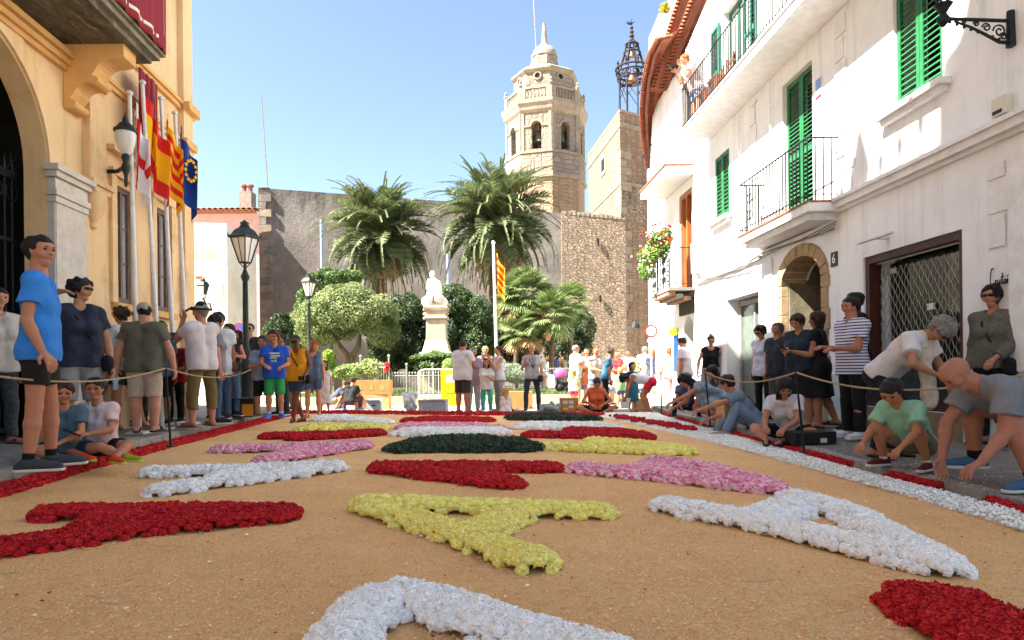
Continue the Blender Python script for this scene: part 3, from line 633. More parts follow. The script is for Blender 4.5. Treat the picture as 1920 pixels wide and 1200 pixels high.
# glass door
gd = thing('glass_door', 'tall framed glass shop door with pale reveal left of the stone arch', 'door', FR(13.6, .1, -.2))
fr = MB(); a, b, c, d = GLS
for (p, q, r, s) in ((a + .05, a + .13, c, d - .05), (b - .13, b - .05, c, d - .05), (a + .13, b - .13, d - .15, d - .05), (a + .13, b - .13, c, c + .1), ((a + b) / 2 - .03, (a + b) / 2 + .03, c + .1, d - .15)): fr.fb(FR, p, q, r, s, -.34, -.26)
fr.build('frame', mat('grey_door_frame', '#8d8a85', '#7b7873', sc=6, rough=.5), gd)
for s0 in (a + .132, (a + b) / 2 + .032): MB().fb(FR, s0, s0 + (b - a) / 2 - .165, c + .1, d - .152, -.31, -.3).build('pane', mat('door_glass_green', '#59655c', '#3f4a43', sc=1.5, rough=.08, spec=.6), gd)
MB().fb(FR, a + .3, a + .33, .9, 1.5, -.25, -.22).build('handle', m_steel, gd)
# cables and pipes along the front
cbl = thing('wall_cables', 'bundle of dark cables running under the balconies on the white front', 'cable', FR(12, 3.1, .05))
for k in range(4):
 pts = [FR(s, 3.12 - .02 * k + .03 * math.sin(s * 2.1 + k) - (.12 if s > 13 else 0) * .5, .06 + .01 * k) for s in np.arange(9.9, 16.4, .3)]
 MB().tube(pts, .009, 5).build('cable', mat('grey_cable', '#6e6a66', rough=.7), cbl)
for s, z0, z1, r in ((9.0 - 1.9, 4.55, 9.2, .02), (15.9, 3.2, 8.8, .035), (12.1, 4.5, 6.2, .012), (13.55, 4.5, 6.2, .012)):
 t = thing('wall_pipe', 'thin pale pipe running up the white wall ' + {7.1: 'right of the nearest green window', 15.9: 'at the far end of the house', 12.1: 'between tall shutters and small window', 13.55: 'just right of the small green window'}[round(s, 2)], 'pipe', FR(s, z0, .04))
 MB().tube([FR(s, z0, .045), FR(s, z1, .045)], r, 8).build('pipe', m_white2, t, smooth=True)
gm = thing('gas_box', 'tall narrow white utility box on the wall right of the flowered balcony', 'box', FR(16.1, 3.6, 0))
MB().fb(FR, 15.95, 16.25, 3.3, 4.05, .003, .18).build('case', m_white2, gm, bevel=.01); MB().tube([FR(16.1, 3.3, .1), FR(16.1, 2.95, .08), FR(15.8, 2.9, .05)], .02, 6).build('pipe', m_white2, gm)
# notice plate beside green shutters
nb = thing('notice_plate', 'small white notice with blue and red bands beside the tall green shutters', 'sign', FR(10.5, 5.2, 0))
MB().fb(FR, 10.36, 10.56, 5.0, 5.55, .002, .012).build('plate', m_sign_white, nb); MB().fb(FR, 10.37, 10.55, 5.37, 5.54, .0125, .015).build('blue_band', mat('pale_blue_print', '#7fa0cf'), nb); MB().fb(FR, 10.37, 10.55, 5.22, 5.27, .0125, .015).build('red_band', m_sign_red, nb)
# --- projecting eave: rows of tile ends
ev = MB()
E0, E1, E2 = [FR(*onR(*q, .35), .35) for q in ((1225, 172), (1256, 62), (1292, -50))]
I0, I1, I2 = [FR(*onR(*q, .01), .01) for q in ((1250, 168), (1287, 75), (1330, -30))]
rf = thing('tiled_eave', 'terracotta tiled roof edge rising over the long upper balcony', 'roof', E1)
def lerp(a, b, t): return a + (b - a) * t
def path3(P, t): return lerp(P[0], P[1], t * 2) if t < .5 else lerp(P[1], P[2], t * 2 - 1)
PE, PI = [E0, E1, E2], [I0, I1, I2]
sf_ = MB()
for i in range(24):
 a, b = i / 24, (i + 1) / 24
 A, B, C, D = path3(PE, a), path3(PE, b), path3(PI, b), path3(PI, a); u = Vector((0, 0, .03))
 sf_.hexa([A, B, C, D, A + u, B + u, C + u, D + u])
sf_.build('soffit_board', mat('red_brown_soffit', '#7f5040', '#653c2e', sc=10, rough=.9, stretch=(1, .3, 1)), rf)
tl = MB()
for k in range(9):
 t0, t1 = math.pi * k / 8, 0
tc_ = []
for lay in range(2):
 n_ = 30
 tm = MB(); pr_ = []
 V = []; nseg = 6
 for e in (0, 1):
  for k in range(nseg + 1):
   t = math.pi * k / nseg; V.append((e * .42, .1 * math.cos(t), .075 * math.sin(t)))
  for k in range(nseg + 1):
   t = math.pi * (nseg - k) / nseg; V.append((e * .42, .082 * math.cos(t), .057 * math.sin(t)))
 n2 = 2 * (nseg + 1); Fc = [tuple(range(n2))[::-1], tuple(range(n2, 2 * n2))] + [(i, (i + 1) % n2, n2 + (i + 1) % n2, n2 + i) for i in range(n2)]
 tme = mesh_from('roof_tile', V, Fc, m_tile)
 for i in range(n_):
  t = (i + .5) / n_; p = (path3(PE, t) * (1 - lay * .55) + path3(PI, t) * lay * .55) + Vector((-.07, 0, -.01 - lay * .06 + random.uniform(-.008, .008)))
  link('roof_tile', tme, rf, p - OFF[rf.name], (0, -.25, 0), (1, 1.05, 1))
sl_ = MB()
for i in range(24):
 a, b = i / 24, (i + 1) / 24; u = Vector((.15, 0, .12)); v = Vector((3.5, 0, 1.9))
 A, B = path3(PE, a) + u, path3(PE, b) + u; sl_.add([A, B, B + v, A + v], [(0, 1, 2, 3)])
sl_.build('roof_slope', m_tile, rf)
# upper wall behind the rising eave
MB().add([FR(2, 9.302, -.02), FR(18.5, 8.9, -.02), FR(15.5, 9.6, -.02), FR(12, 10.5, -.02), FR(2, 10.5, -.02)], [(0, 1, 2, 3, 4)]).build('upper_wall', m_white, wh)
# air conditioner under the eave
ac = thing('wall_fan_unit', 'small white outdoor lamp and fan unit under the tiled eave', 'unit', FR(15.9, 8.6, .1))
MB().fb(FR, 15.8, 16.3, 8.45, 8.85, .01, .24).build('case', m_white2, ac, bevel=.01); MB().lathe([(.15, 0), (.15, .01)], (0, 0, 0), 16)
# ------------------------------------------------------------------ second white house further on (its front bends away)
hb = thing('far_white_house', 'narrow white house beyond, with wooden balcony door, flower pots and curved tiled eave', 'building', FR(18, 0, 0))
WD = (16.75, 17.8, 3.02, 5.6); AD = (16.6, 17.3, .1, 2.0)
wl = MB().walls(FR, 16.503, 20.4, 0, 9.0, [WD, (16.7, 17.5, 0, 2.35)], -.4, -.02)
wl.archfill(FR, 16.7, 17.5, 1.9, 2.35, -.4, -.02, seg=10, rise=.45); c0 = FR(20.4, 0, -.02); c1 = Vector((5.6, 27, 0))
wl.add([c0, c1, c1 + Vector((0, 0, 9)), c0 + Vector((0, 0, 9))], [(0, 1, 2, 3)])
wl.add([c0 + Vector((0, 0, 9)), c1 + Vector((0, 0, 9)), c1 + Vector((8, 0, 9)), FR(16.5, 9, -9), FR(16.5, 9, -.02)], [(0, 1, 2, 3, 4)])
wl.build('wall', m_white, hb)
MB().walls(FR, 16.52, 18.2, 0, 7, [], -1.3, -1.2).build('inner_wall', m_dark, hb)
fr = MB(); a, b, c, d = WD
for (p, q, r, s) in ((a, a + .12, c, d), (b - .12, b, c, d), (a + .12, b - .12, d - .12, d), ((a + b) / 2 - .04, (a + b) / 2 + .04, c, d - .12)): fr.fb(FR, p, q, r, s, -.25, -.05)
fr.build('door_frame', m_wood, hb)
MB().fb(FR, a + .125, a + .47, c, d - .13, -.2, -.17).build('door_leaf', m_wood, hb); MB().fb(FR, b - .47, b - .125, c, d - .13, -.2, -.17).build('door_glass', m_curtain, hb)
MB().fb(FR, 16.7, 17.5, .1, 2.35, -.35, -.3).build('door', MATS['dark_door'], hb)
MB().fb(FR, 16.55, 17.65, 2.38, 2.78, .0, .06).build('sign_board', mat('dark_olive_board', '#3e3a2c', '#2f2c22', sc=6, rough=.8), hb)
by = MB().fb(FR, 18.0, 18.12, .9, 1.9, 0, .08); by.build('blue_post', m_sign_blue, hb); MB().ball(FR(18.05, 2.0, .1), .13, 10).build('yellow_lamp', mat('yellow_globe', '#e8d21c', rough=.4), hb)
MB().fb(FR, 18.9, 19.5, .1, 2.3, -.015, .02).build('side_door', m_white2, hb)
# upper balcony with terracotta edge
b2 = thing('corner_balcony', 'small white balcony with red tiled edge below the curved eave', 'balcony', FR(17.5, 5.9, .3))
MB().fb(FR, 16.5, 19.0, 5.85, 6.05, .0, .72).build('slab', m_white2, b2); MB().fb(FR, 16.49, 19.02, 6.052, 6.1, .0, .75).build('edge_tile', m_tile, b2)
railing(b2, FR, 16.55, 18.95, 6.1, .95, .68, step=.2, ends=(1, 1), bar=.007)
m_mesh = mat('perforated_screen', '#b8b5ae', '#8e8b85', sc=60, rough=.6)
MB().fb(FR, 15.26, 15.3, 6.3, 8.2, .15, .66).build('privacy_screen', m_mesh, ub)
# lower balcony with flower pots
b3 = thing('flower_balcony', 'wrought iron balcony on grey tiled brackets with geranium pots', 'balcony', FR(17.2, 2.95, .3))
MB().fb(FR, 16.4, 18.2, 2.93, 3.0, .0, .68).build('slab', mat('grey_slab', '#77756f', rough=.9), b3)
for i in range(6):
 for j in range(3):
  s = 16.55 + i * .27; MB().fb(FR, s, s + .23, 2.86 - .06 * (3 - j) + .03, 2.93 - .06 * (2 - j) - .01, .08 + .2 * j, .26 + .2 * j).build('bracket_tile', MATS['grey_slab'] if (i + j) % 2 else m_tile2, b3)
railing(b3, FR, 16.45, 18.15, 3.0, 1.0, .64, step=.13, ends=(1, 1), m=m_iron2)
for i in range(7):
 sc_ = MB(); s = 16.6 + i * .23
 for zc in (3.25, 3.5, 3.75): sc_.tube([FR(s + .05 * math.cos(t), zc + .09 * math.sin(t), .65) for t in np.linspace(0, 6.28, 9)], .01, 5, False)
 sc_.build('scroll', m_iron2, b3)
# curved eave of the second house
ce = thing('curved_eave', 'curved terracotta tile eave hanging over the far white house', 'roof', at(1210, 160, 18.5))
EP = [at(1238, 75, 16.8), at(1222, 105, 17.6), at(1212, 150, 18.6), at(1207, 205, 19.8), at(1209, 260, 21.5), at(1217, 318, 23.8)]
def pathN(P, t): t = min(max(t, 0), .9999) * (len(P) - 1); i = int(t); return lerp(P[i], P[i + 1], t - i)
for i in range(64):
 t = (i + .5) / 64; p = pathN(EP, t)
 link('roof_tile', tme, ce, p + Vector((-.1, 0, random.uniform(0, .01))) - OFF[ce.name], (0, -.25, .1), (1, 1, 1))
sb = MB()
for i in range(20):
 A, B = pathN(EP, i / 20), pathN(EP, (i + 1) / 20); u = Vector((.12, 0, .02)); k = Vector((0, 0, -.03))
 sb.hexa([A + k + Vector((.03, 0, 0)), B + k + Vector((.03, 0, 0)), B + u + k, A + u + k, A + Vector((.03, 0, 0)), B + Vector((.03, 0, 0)), B + u, A + u])
sb.build('soffit_board', MATS['red_brown_soffit'], ce)
for i in range(20):
 pass
sl_ = MB()
for i in range(20):
 A, B = pathN(EP, i / 20) + Vector((.1, 0, .1)), pathN(EP, (i + 1) / 20) + Vector((.1, 0, .1)); v = Vector((3, 0, 1.2)); sl_.add([A, B, B + v, A + v], [(0, 1, 2, 3)])
sl_.build('roof_slope', m_tile, ce)
pt = thing('rooftop_parapet', 'tall white rooftop block with a yellow-green plant on top beside the tiled eave', 'wall', at(1250, 100, 20))
P_ = at(1243, 25, 20); MB().box((P_.x - .12, 20, 8.9), (P_.x + .38, 21.5, P_.z)).box((P_.x + .4, 19.6, 8.9), (P_.x + .75, 21.0, P_.z + 1.4)).build('wall', m_cream, pt)
# ornate wall lamp bracket, top right
lb = thing('ornate_lamp_bracket', 'black wrought iron scroll bracket for a street lamp, top right on the white wall', 'lamp', FR(6.66, 4.4, 0))
p = at(1905, 45, 6.68); t_ = at(1770, 35, 5.85)
A0_ = FR(6.68, 4.42, .03); B0_ = A0_ + Vector((-.75, -.06, .02)) ; ax = (B0_ - A0_).normalized()
m1 = MB(); m1.tube([A0_ + Vector((0, 0, .12)), A0_ + Vector((0, 0, -.24))], [.035, .045], 8); m1.tube([A0_ + Vector((0, 0, .02)), B0_], .018, 6)
q = lambda u, v: A0_ + ax * u + Vector((0, 0, v))
m1.tube([q(0, -.2), q(.12, -.2), q(.28, -.13), q(.42, -.07), q(.6, -.02)], [.02, .018, .015, .013, .012], 6)
for cu, cv, r in ((.12, -.09, .07), (.26, -.06, .045), (.37, -.03, .03), (.08, -.14, .04), (.5, -.02, .02)):
 m1.tube([q(cu + r * (1 - t / 12) * math.cos(t), cv + r * (1 - t / 12) * math.sin(t)) for t in np.linspace(0, 9, 22)], .0085, 5)
for i in range(9): m1.ball(q(.05 + i * .075, -.19 + .02 * i), .018, 6)
m1.lathe([(.015, -.08), (.05, -.04), (.06, 0), (.03, .05), (.06, .1), (.09, .14)], q(.72, 0), 10)
for a in range(5): m1.tube([q(.72, .1), q(.72, .1) + Vector((.12 * math.cos(a * 1.26), .12 * math.sin(a * 1.26), .2))], .01, 5)
m1.build('bracket', m_iron, lb)
# ------------------------------------------------------------------ SQUARE STREET FURNITURE: lamps
def street_lamp(name, label, base, H0, s=1.0, group='cast iron street lamps', rz=.4):
 t = thing(name, label, 'street lamp', base, group); b = Vector(base)
 k = H0 / 3.45
 post = MB().lathe([(.15 * s, 0), (.15 * s, .06), (.125 * s, .1), (.12 * s, .75 * k), (.14 * s, .8 * k), (.14 * s, .86 * k), (.1 * s, .95 * k), (.09 * s, 1.05 * k), (.1 * s, 1.1 * k), (.085 * s, 1.2 * k), (.06 * s, 1.25 * k), (.05 * s, H0 - 1.15 * s), (.075 * s, H0 - 1.1 * s), (.085 * s, H0 - 1.05 * s), (.06 * s, H0 - 1.0 * s), (.03 * s, H0 - .92 * s), (.03 * s, H0 - .78 * s)], b, 20)
 post.build('post', m_iron2, t, smooth=True)
 z0, z1 = H0 - .78 * s, H0 - .3 * s; r0, r1 = .11 * s, .26 * s
 fr = MB(); C = lambda r, z, a: b + Vector((r * math.cos(a), r * math.sin(a), z))
 for i in range(4):
  a = rz + i * math.pi / 2; a2 = a + math.pi / 2
  fr.tube([C(r0, z0, a), C(r1, z1, a)], .014 * s, 5); fr.tube([C(r0, z0, a), C(r0, z0, a2)], .012 * s, 5); fr.tube([C(r1, z1, a), C(r1, z1, a2)], .016 * s, 5)
  fr.tube([C(r0 * .7, z0 + .0, a + .785), C(r1 * .707, z1, a + .785)], .007 * s, 4); fr.tube([b + Vector((0, 0, z0 - .12 * s)), C(r0, z0, a)], .01 * s, 5)
  fr.tube([C(r1 * 1.15, z1 + .02, a), C(r1 * 1.2, z1 + .1 * s, a)], [.02 * s, .004], 5); fr.ball(C(r1 * 1.13, z1 + .03 * s, a), .025 * s, 6)
 fr.build('lantern_frame', m_iron2, t)
 gl = MB()
 for i in range(4):
  a = rz + i * math.pi / 2; a2 = a + math.pi / 2; P = [C(r0 * .95, z0 + .01, a), C(r0 * .95, z0 + .01, a2), C(r1 * .95, z1 - .01, a2), C(r1 * .95, z1 - .01, a)]
  c = sum(P, Vector()) / 4; inn = (b + Vector((0, 0, c.z)) - c).normalized() * .006
  MB().hexa(P + [v + inn for v in P]).build('glass_pane', m_milk, t)
 rf_ = MB(); rf_.lathe([(r1 * 1.16, z1), (r1 * 1.16, z1 + .03 * s), (r1 * .95, z1 + .07 * s), (r1 * .75, z1 + .15 * s), (r1 * .42, z1 + .21 * s)], b, 4, rz)
 rf_.lathe([(.085 * s, z1 + .2 * s), (.1 * s, z1 + .23 * s), (.075 * s, z1 + .26 * s), (.09 * s, z1 + .3 * s), (.04 * s, z1 + .33 * s), (.012 * s, z1 + .36 * s)], b, 12); rf_.build('lantern_roof', m_iron2, t)
 return t
lpos = at(462, 748, 13); lpos = Vector((lpos.x, 13, zL(lpos.x, 13)))
street_lamp('street_lamp', 'tall dark iron street lamp on the left pavement behind the open box', lpos, at(458, 418, 13).z - lpos.z, 1.0)
l2 = at(581, 750, 22); street_lamp('street_lamp', 'smaller iron street lamp beside the light green tree', (l2.x, 22, -.0), at(580, 515, 22).z, .92)
# ------------------------------------------------------------------ LEFT BACKGROUND HOUSES
fl = flat((-18.5, 30), (-11.6, 31))
wb = thing('low_white_house', 'low white house behind the town hall corner with a wall lamp', 'building', (-14, 30, 0))
z1 = at(400, 416, 30).z
A = at(340, 700, 30); B = at(428, 700, 30.3); Cc = at(483, 700, 33); f1 = flat((A.x, 30), (B.x, 30.3)); f2 = flat((B.x, 30.3), (Cc.x, 33)); L1 = (Vector((B.x - A.x, .3))).length; L2 = Vector((Cc.x - B.x, 2.7)).length
wmb = MB(); wmb.fb(f1, -3, L1, 0, z1, -.4, 0); wmb.hexa([f2(0.001, 0, -.4), f2(L2, 0, -.4), f2(L2, 0, 0), f2(.001, 0, 0), f2(.001, z1, -.4), f2(L2, z1 - .9, -.4), f2(L2, z1 - .9, 0), f2(.001, z1, 0)]); wmb.build('wall', m_cream, wb)
MB().fb(f1, -3, L1 - .6, z1 - 1.25, z1 - 1.2, .002, .06).build('string_course', m_white2, wb)
MB().fb(f1, L1 - 1.35, L1 - 1.05, at(400, 522, 30).z, at(400, 518, 30).z + .02, .002, .03).build('orange_plate', mat('orange_plate', '#e0552a'), wb)
MB().fb(f1, L1 - .6, L1 - .2, 2.0 + 2.4, 2.75 + 2.4, .002, .02).build('small_hatch', mat('hatch', '#b9b3a9'), wb)
wlp = thing('wall_lamp', 'small black lantern on a scroll bracket on the low white house', 'lamp', at(384, 560, 29.6)); c = at(381, 545, 29.5)
wlb = MB(); wlb.lathe([(.11, -.35), (.26, .2), (.3, .22), (.2, .38), (.1, .42), (.1, .5), (.02, .6)], c, 6); wlb.build('lantern', m_iron2, wlp)
MB().lathe([(.1, -.33), (.23, .17)], c - Vector((0, .03, 0)), 6).build('glass', m_milk, wlp)
MB().tube([c + Vector((0, 0, -.35)), c + Vector((.1, .05, -.6)), c + Vector((.16, .3, -.55)), c + Vector((.14, .5, -.85))], .04, 6).build('bracket', m_iron2, wlp)
ph = thing('pink_house', 'pink house with a tiled eave and chimney, seen above the low white house', 'building', (-17, 34, 0))
zt = at(420, 402, 34.5).z; A = at(330, 700, 34); B = at(491, 700, 34.5)
Bf = at(486, 700, 38.3).x; MB().hexa([(A.x, 34.3, 0), (B.x, 34.3, 0), (Bf, 38.3, 0), (A.x, 38.3, 0), (A.x, 34.3, zt), (B.x, 34.3, zt), (Bf, 38.3, zt), (A.x, 38.3, zt)]).build('wall', m_pink, ph)
rf_ = MB(); rz0 = zt; rf_.hexa([(A.x, 33.9, rz0), (B.x, 33.9, rz0), (Bf, 38, rz0 + .2), (A.x, 38, rz0 + .2), (A.x, 33.9, rz0 + .08), (B.x, 33.9, rz0 + .08), (Bf, 38.2, rz0 + 1.0), (A.x, 38.2, rz0 + .4)]); rf_.build('roof', m_tile2, ph)
xx = A.x
tl2 = mesh_from('roof_tile', [(v[1] * 1.35, v[0] * 2, v[2] * 1.35) for v in [tuple(q) for q in V]], Fc, m_tile2)
while xx < B.x:
 for lay in range(2): link('roof_tile', tl2, ph, Vector((xx + (.14 if lay else 0), 33.75 + .1 * lay, rz0 - .02 + lay * .12)) - OFF[ph.name], (.2, 0, 0));
 xx += .29
c = at(464, 388, 36.5); ch = MB().box((c.x - .33, 36.2, zt), (c.x + .33, 36.9, at(464, 361, 36.5).z)); ch = ch.build('chimney', m_chim, ph)
for k in (-1, 1): MB().lathe([(.11, 0), (.13, .3), (.2, .32), (.2, .4)], (c.x + k * .17, 36.5, at(464, 361, 36.5).z + .002), 10).build('chimney_pot', m_tile, ph)
# ------------------------------------------------------------------ OLD WALLS
def wallmat(name, base, blot, stain, mortar, brick=None, topz=12, blotsc=.35, bright=1):
 m = bpy.data.materials.new(name); m.use_nodes = True; n = m.node_tree; N, L = n.nodes, n.links; p = N['Principled BSDF']; p.inputs['Roughness'].default_value = .95; p.inputs['Specular IOR Level'].default_value = .1
 tc = N.new('ShaderNodeTexCoord'); o = tc.outputs['Object']
 def noise(sc, det=8, ro=.65, st=None):
  x = N.new('ShaderNodeTexNoise'); x.inputs['Scale'].default_value = sc; x.inputs['Detail'].default_value = det; x.inputs['Roughness'].default_value = ro
  if st: mp = N.new('ShaderNodeMapping'); mp.inputs['Scale'].default_value = st; L.new(o, mp.inputs[0]); L.new(mp.outputs[0], x.inputs['Vector'])
  else: L.new(o, x.inputs['Vector'])
  return x.outputs['Fac']
 def rng(s, a, b): x = N.new('ShaderNodeMapRange'); x.inputs[1].default_value = a; x.inputs[2].default_value = b; L.new(s, x.inputs[0]); return x.outputs[0]
 def mix(fac, a, b):
  x = N.new('ShaderNodeMix'); x.data_type = 'RGBA'; L.new(fac, x.inputs['Factor'])
  for s, k in ((a, 'A'), (b, 'B')):
   if isinstance(s, tuple): x.inputs[k].default_value = (*s, 1)
   else: L.new(s, x.inputs[k])
  return x.outputs['Result']
 def math_(op, a, b=None, bv=0):
  x = N.new('ShaderNodeMath'); x.operation = op; L.new(a, x.inputs[0])
  if b is not None: L.new(b, x.inputs[1])
  else: x.inputs[1].default_value = bv
  return x.outputs[0]
 c = mix(rng(noise(blotsc), .4, .6), lin(base), lin(blot))
 h = noise(6)
 if brick:
  w_, h_, c1, c2, amt = brick
  mp = N.new('ShaderNodeMapping'); mp.inputs['Rotation'].default_value = (math.pi / 2, 0, 0); L.new(o, mp.inputs[0])
  wob = N.new('ShaderNodeTexNoise'); wob.inputs['Scale'].default_value = 1.3; L.new(o, wob.inputs['Vector'])
  va = N.new('ShaderNodeVectorMath'); va.operation = 'MULTIPLY_ADD'; L.new(wob.outputs['Color'], va.inputs[0]); va.inputs[1].default_value = (.25, .25, .25); L.new(mp.outputs[0], va.inputs[2])
  b = N.new('ShaderNodeTexVoronoi'); b.feature = 'F1'; b.inputs['Scale'].default_value = 1; b.inputs['Randomness'].default_value = .75 if name == 'rubble_wall' else .3
  m2 = N.new('ShaderNodeMapping'); m2.inputs['Scale'].default_value = (1 / w_, 1 / h_, 1 / w_); L.new(va.outputs[0], m2.inputs[0]); L.new(m2.outputs[0], b.inputs['Vector'])
  e = N.new('ShaderNodeTexVoronoi'); e.feature = 'DISTANCE_TO_EDGE'; e.inputs['Randomness'].default_value = .75 if name == 'rubble_wall' else .3; e.inputs['Scale'].default_value = 1; L.new(m2.outputs[0], e.inputs['Vector'])
  sep = N.new('ShaderNodeSeparateColor'); L.new(b.outputs['Color'], sep.inputs[0])
  sc_ = mix(sep.outputs[0], lin(c1), lin(c2)); j = rng(e.outputs['Distance'], .0, .09)
  st_ = mix(j, lin(mortar), sc_)
  c = mix(rng(noise(.3, 4), .5 - amt * .3, .62 - amt * .3), c, st_)
  h = math_('MULTIPLY', j, h)
 sx = N.new('ShaderNodeSeparateXYZ'); L.new(o, sx.inputs[0])
 hz = rng(sx.outputs['Z'], topz - 5.5, topz + .3)
 dr = noise(1.1, 9, .75, (1.2, 1.2, .28))
 k = math_('ADD', math_('MULTIPLY', hz, bv=.5), dr); c = mix(rng(k, .8, 1.06), c, lin(stain))
 c = mix(rng(noise(.8, 10, .8), .56, .72), c, lin(stain))
 L.new(c, p.inputs['Base Color'])
 bp = N.new('ShaderNodeBump'); bp.inputs['Strength'].default_value = .9; bp.inputs['Distance'].default_value = .03 if name == 'rendered_old_wall' else .12; L.new(h, bp.inputs['Height']); L.new(bp.outputs[0], p.inputs['Normal'])
 return m
mw1 = wallmat('rendered_old_wall', '#8b847e', '#746e69', '#403e3b', '#8a7d73', topz=12.0, blotsc=.5)
mw2 = wallmat('rubble_wall', '#937e69', '#84715f', '#574e45', '#6b5e51', (.25, .155, '#a08e7a', '#837566', .9), topz=14)
mw3 = wallmat('brick_tower_wall', '#94806d', '#887463', '#5c5349', '#7b6857', (.42, .13, '#99826f', '#86705e', .6), topz=30)
mw4 = wallmat('church_stone', '#8d8275', '#7f7568', '#5b554c', '#7a7064', (.9, .4, '#8f8578', '#84796c', .3), topz=40)
mw5 = wallmat('church_base_stone', '#a08770', '#917a64', '#6e6252', '#8b7662', (.7, .3, '#a28b75', '#927c67', .5), topz=40)
m_quoin = mat('pale_quoin', '#938777', '#7d7264', sc=2, rough=.95, bump=.8, bsc=8, third='#6f6355', tsc=1.5)
ow = thing('old_garden_wall', 'high stained grey-pink rendered wall rising behind the palms', 'wall', (-10, 40, 0))
a = at(484, 352, 38.5); b = at(1052, 400, 41); a2 = at(835, 378, 40)
Pl = [(a.x, 38.5, -.05), (b.x, 41, -.05), (b.x, 41, b.z), (a2.x, 39.9, a2.z), (a.x, 38.5, a.z)]
MB().prism(Pl, (0, 1.2, 0)).build('wall', mw1, ow)
MB().box((a.x - .02, 38.5, a.z + .002), (a.x + .6, 39.7, a.z + .04)).build('coping', m_chim, ow)
# corner stones at the left edge of the wall
for k in range(26):
 z = k * .44; l = .75 if k % 2 else .45
 MB().box((a.x - .015, 38.46 - random.uniform(0, .02), z), (a.x + l, 38.6, z + .42)).build('stone', m_quoin if random.random() < .5 else mw1, ow)
for px, y0 in ((603, 412), (836, 470)):
 t = thing('drain_pipe', 'pale blue drain pipe on the old wall left of the ' + ('first' if px < 700 else 'second') + ' palm', 'pipe', at(px, 500, 38.4)); c = at(px, y0, 38.3)
 MB().tube([(c.x, 38.3 if px < 700 else 39.6, 3), (c.x, 38.3 if px < 700 else 39.6, c.z)], .1, 8).build('pipe', mat('pale_blue_pipe', '#8fa7bd', rough=.5), t)
rw = thing('rubble_stone_wall', 'tall rough stone wall between the palm and the square tower', 'wall', (5, 41, 0))
a = at(1052, 400, 40.9); b = at(1172, 410, 41.2)
MB().prism([(a.x + .003, 40.7, -.05), (b.x, 41.2, -.05), (b.x, 41.2, b.z), (a.x + .003, 40.7, a.z)], (0, 1.6, 0)).build('wall', mw2, rw)
for i in range(14):
 x0 = a.x + .05 + i * (b.x - a.x) / 14; MB().box((x0, 40.72 + i * .034, a.z - .1 - i * .02), (x0 + .26, 41.4, a.z + random.uniform(.05, .22) - i * .025)).build('stone', m_quoin, rw)
for px, py in ((1123, 453), (1127, 560)):
 c = at(px, py, 40.6); MB().box((c.x - .06, 40.85, c.z - .2), (c.x + .06, 40.93, c.z + .25)).build('slit_opening', m_dark, rw)
# square tower, corner towards the street
tw = thing('square_tower', 'square brick and stone tower with overhanging cornice carrying the iron bell cage', 'tower', (8, 45, 0))
K = at(1162, 205, 41.5); Lf = at(1103, 240, 50); Rt = at(1232, 200, 43.2); zt_ = K.z
k2 = Vector((K.x, 41.5)); l2_ = Vector((Lf.x, 50)); r2 = Vector((Rt.x, 43.2)); bk = l2_ + (r2 - k2)
def quad4(mb, z0, z1, e=0):
 c = (k2 + bk) / 2; P = [p + (p - c).normalized() * e for p in (k2, r2, bk, l2_)]
 mb.hexa([(p.x, p.y, z0) for p in P] + [(p.x, p.y, z1) for p in P]); return mb
quad4(MB(), -.05, at(1162, 405, 41.5).z - .2).build('lower_wall', mw3, tw)
quad4(MB(), at(1162, 405, 41.5).z - .198, at(1162, 345, 41.5).z, .0).build('rubble_course', mw2, tw)
quad4(MB(), at(1162, 345, 41.5).z + .002, at(1162, 340, 41.5).z, .14).build('string_course', m_quoin, tw)
quad4(MB(), at(1162, 340, 41.5).z + .002, at(1162, 238, 41.5).z, 0).build('upper_wall', mw3, tw)
quad4(MB(), at(1162, 238, 41.5).z + .002, at(1162, 230, 41.5).z, .16).build('cornice', m_quoin, tw)
quad4(MB(), at(1162, 230, 41.5).z + .002, zt_ - .15, .0).build('parapet', mw3, tw)
quad4(MB(), zt_ - .148, zt_, .08).build('coping', m_quoin, tw)
dl = (l2_ - k2).normalized(); dr_ = (r2 - k2).normalized()
for k in range(34):
 z = .3 + k * .5
 if z > zt_ - 2.6: break
 la, lb_ = (.9, .5) if k % 2 else (.5, .9)
 for d, l in ((dl, la * 1.6), (dr_, lb_)):
  nn = Vector((d.y, -d.x)); nn = nn if nn.y < 0 or d is dl and nn.x < 0 else -nn
  nn = Vector((-abs(d.y), abs(d.x)) if d is dl else (abs(d.y), -abs(d.x))).normalized()
  p0_ = k2 + nn * .03; p1_ = p0_ + d * l
  if z > 12.5 or random.random() < .6:
   MB().prism([(p0_.x, p0_.y, z), (p1_.x, p1_.y, z), (p1_.x - nn.x * .1, p1_.y - nn.y * .1, z), (p0_.x - nn.x * .1, p0_.y - nn.y * .1, z)], (0, 0, .46)).build('quoin', m_quoin, tw)
wz = at(1133, 312, 45.5); t_ = .48; pc = k2 + (l2_ - k2) * t_; nn = Vector((-dl.y, dl.x)); nn = nn if nn.x < 0 else -nn
for (dz0, dz1, w_, off_, mm, nm) in ((-.55, .75, 1.5, .05, m_quoin, 'window_surround'), (-.25, .5, .7, .09, m_dark, 'window_opening')):
 p0_ = pc - dl * w_ / 2; p1_ = pc + dl * w_ / 2
 MB().prism([(p0_.x, p0_.y, wz.z + dz0), (p1_.x, p1_.y, wz.z + dz0), (p1_.x + nn.x * off_, p1_.y + nn.y * off_, wz.z + dz0), (p0_.x + nn.x * off_, p0_.y + nn.y * off_, wz.z + dz0)], (0, 0, dz1 - dz0)).build(nm, mm, tw)
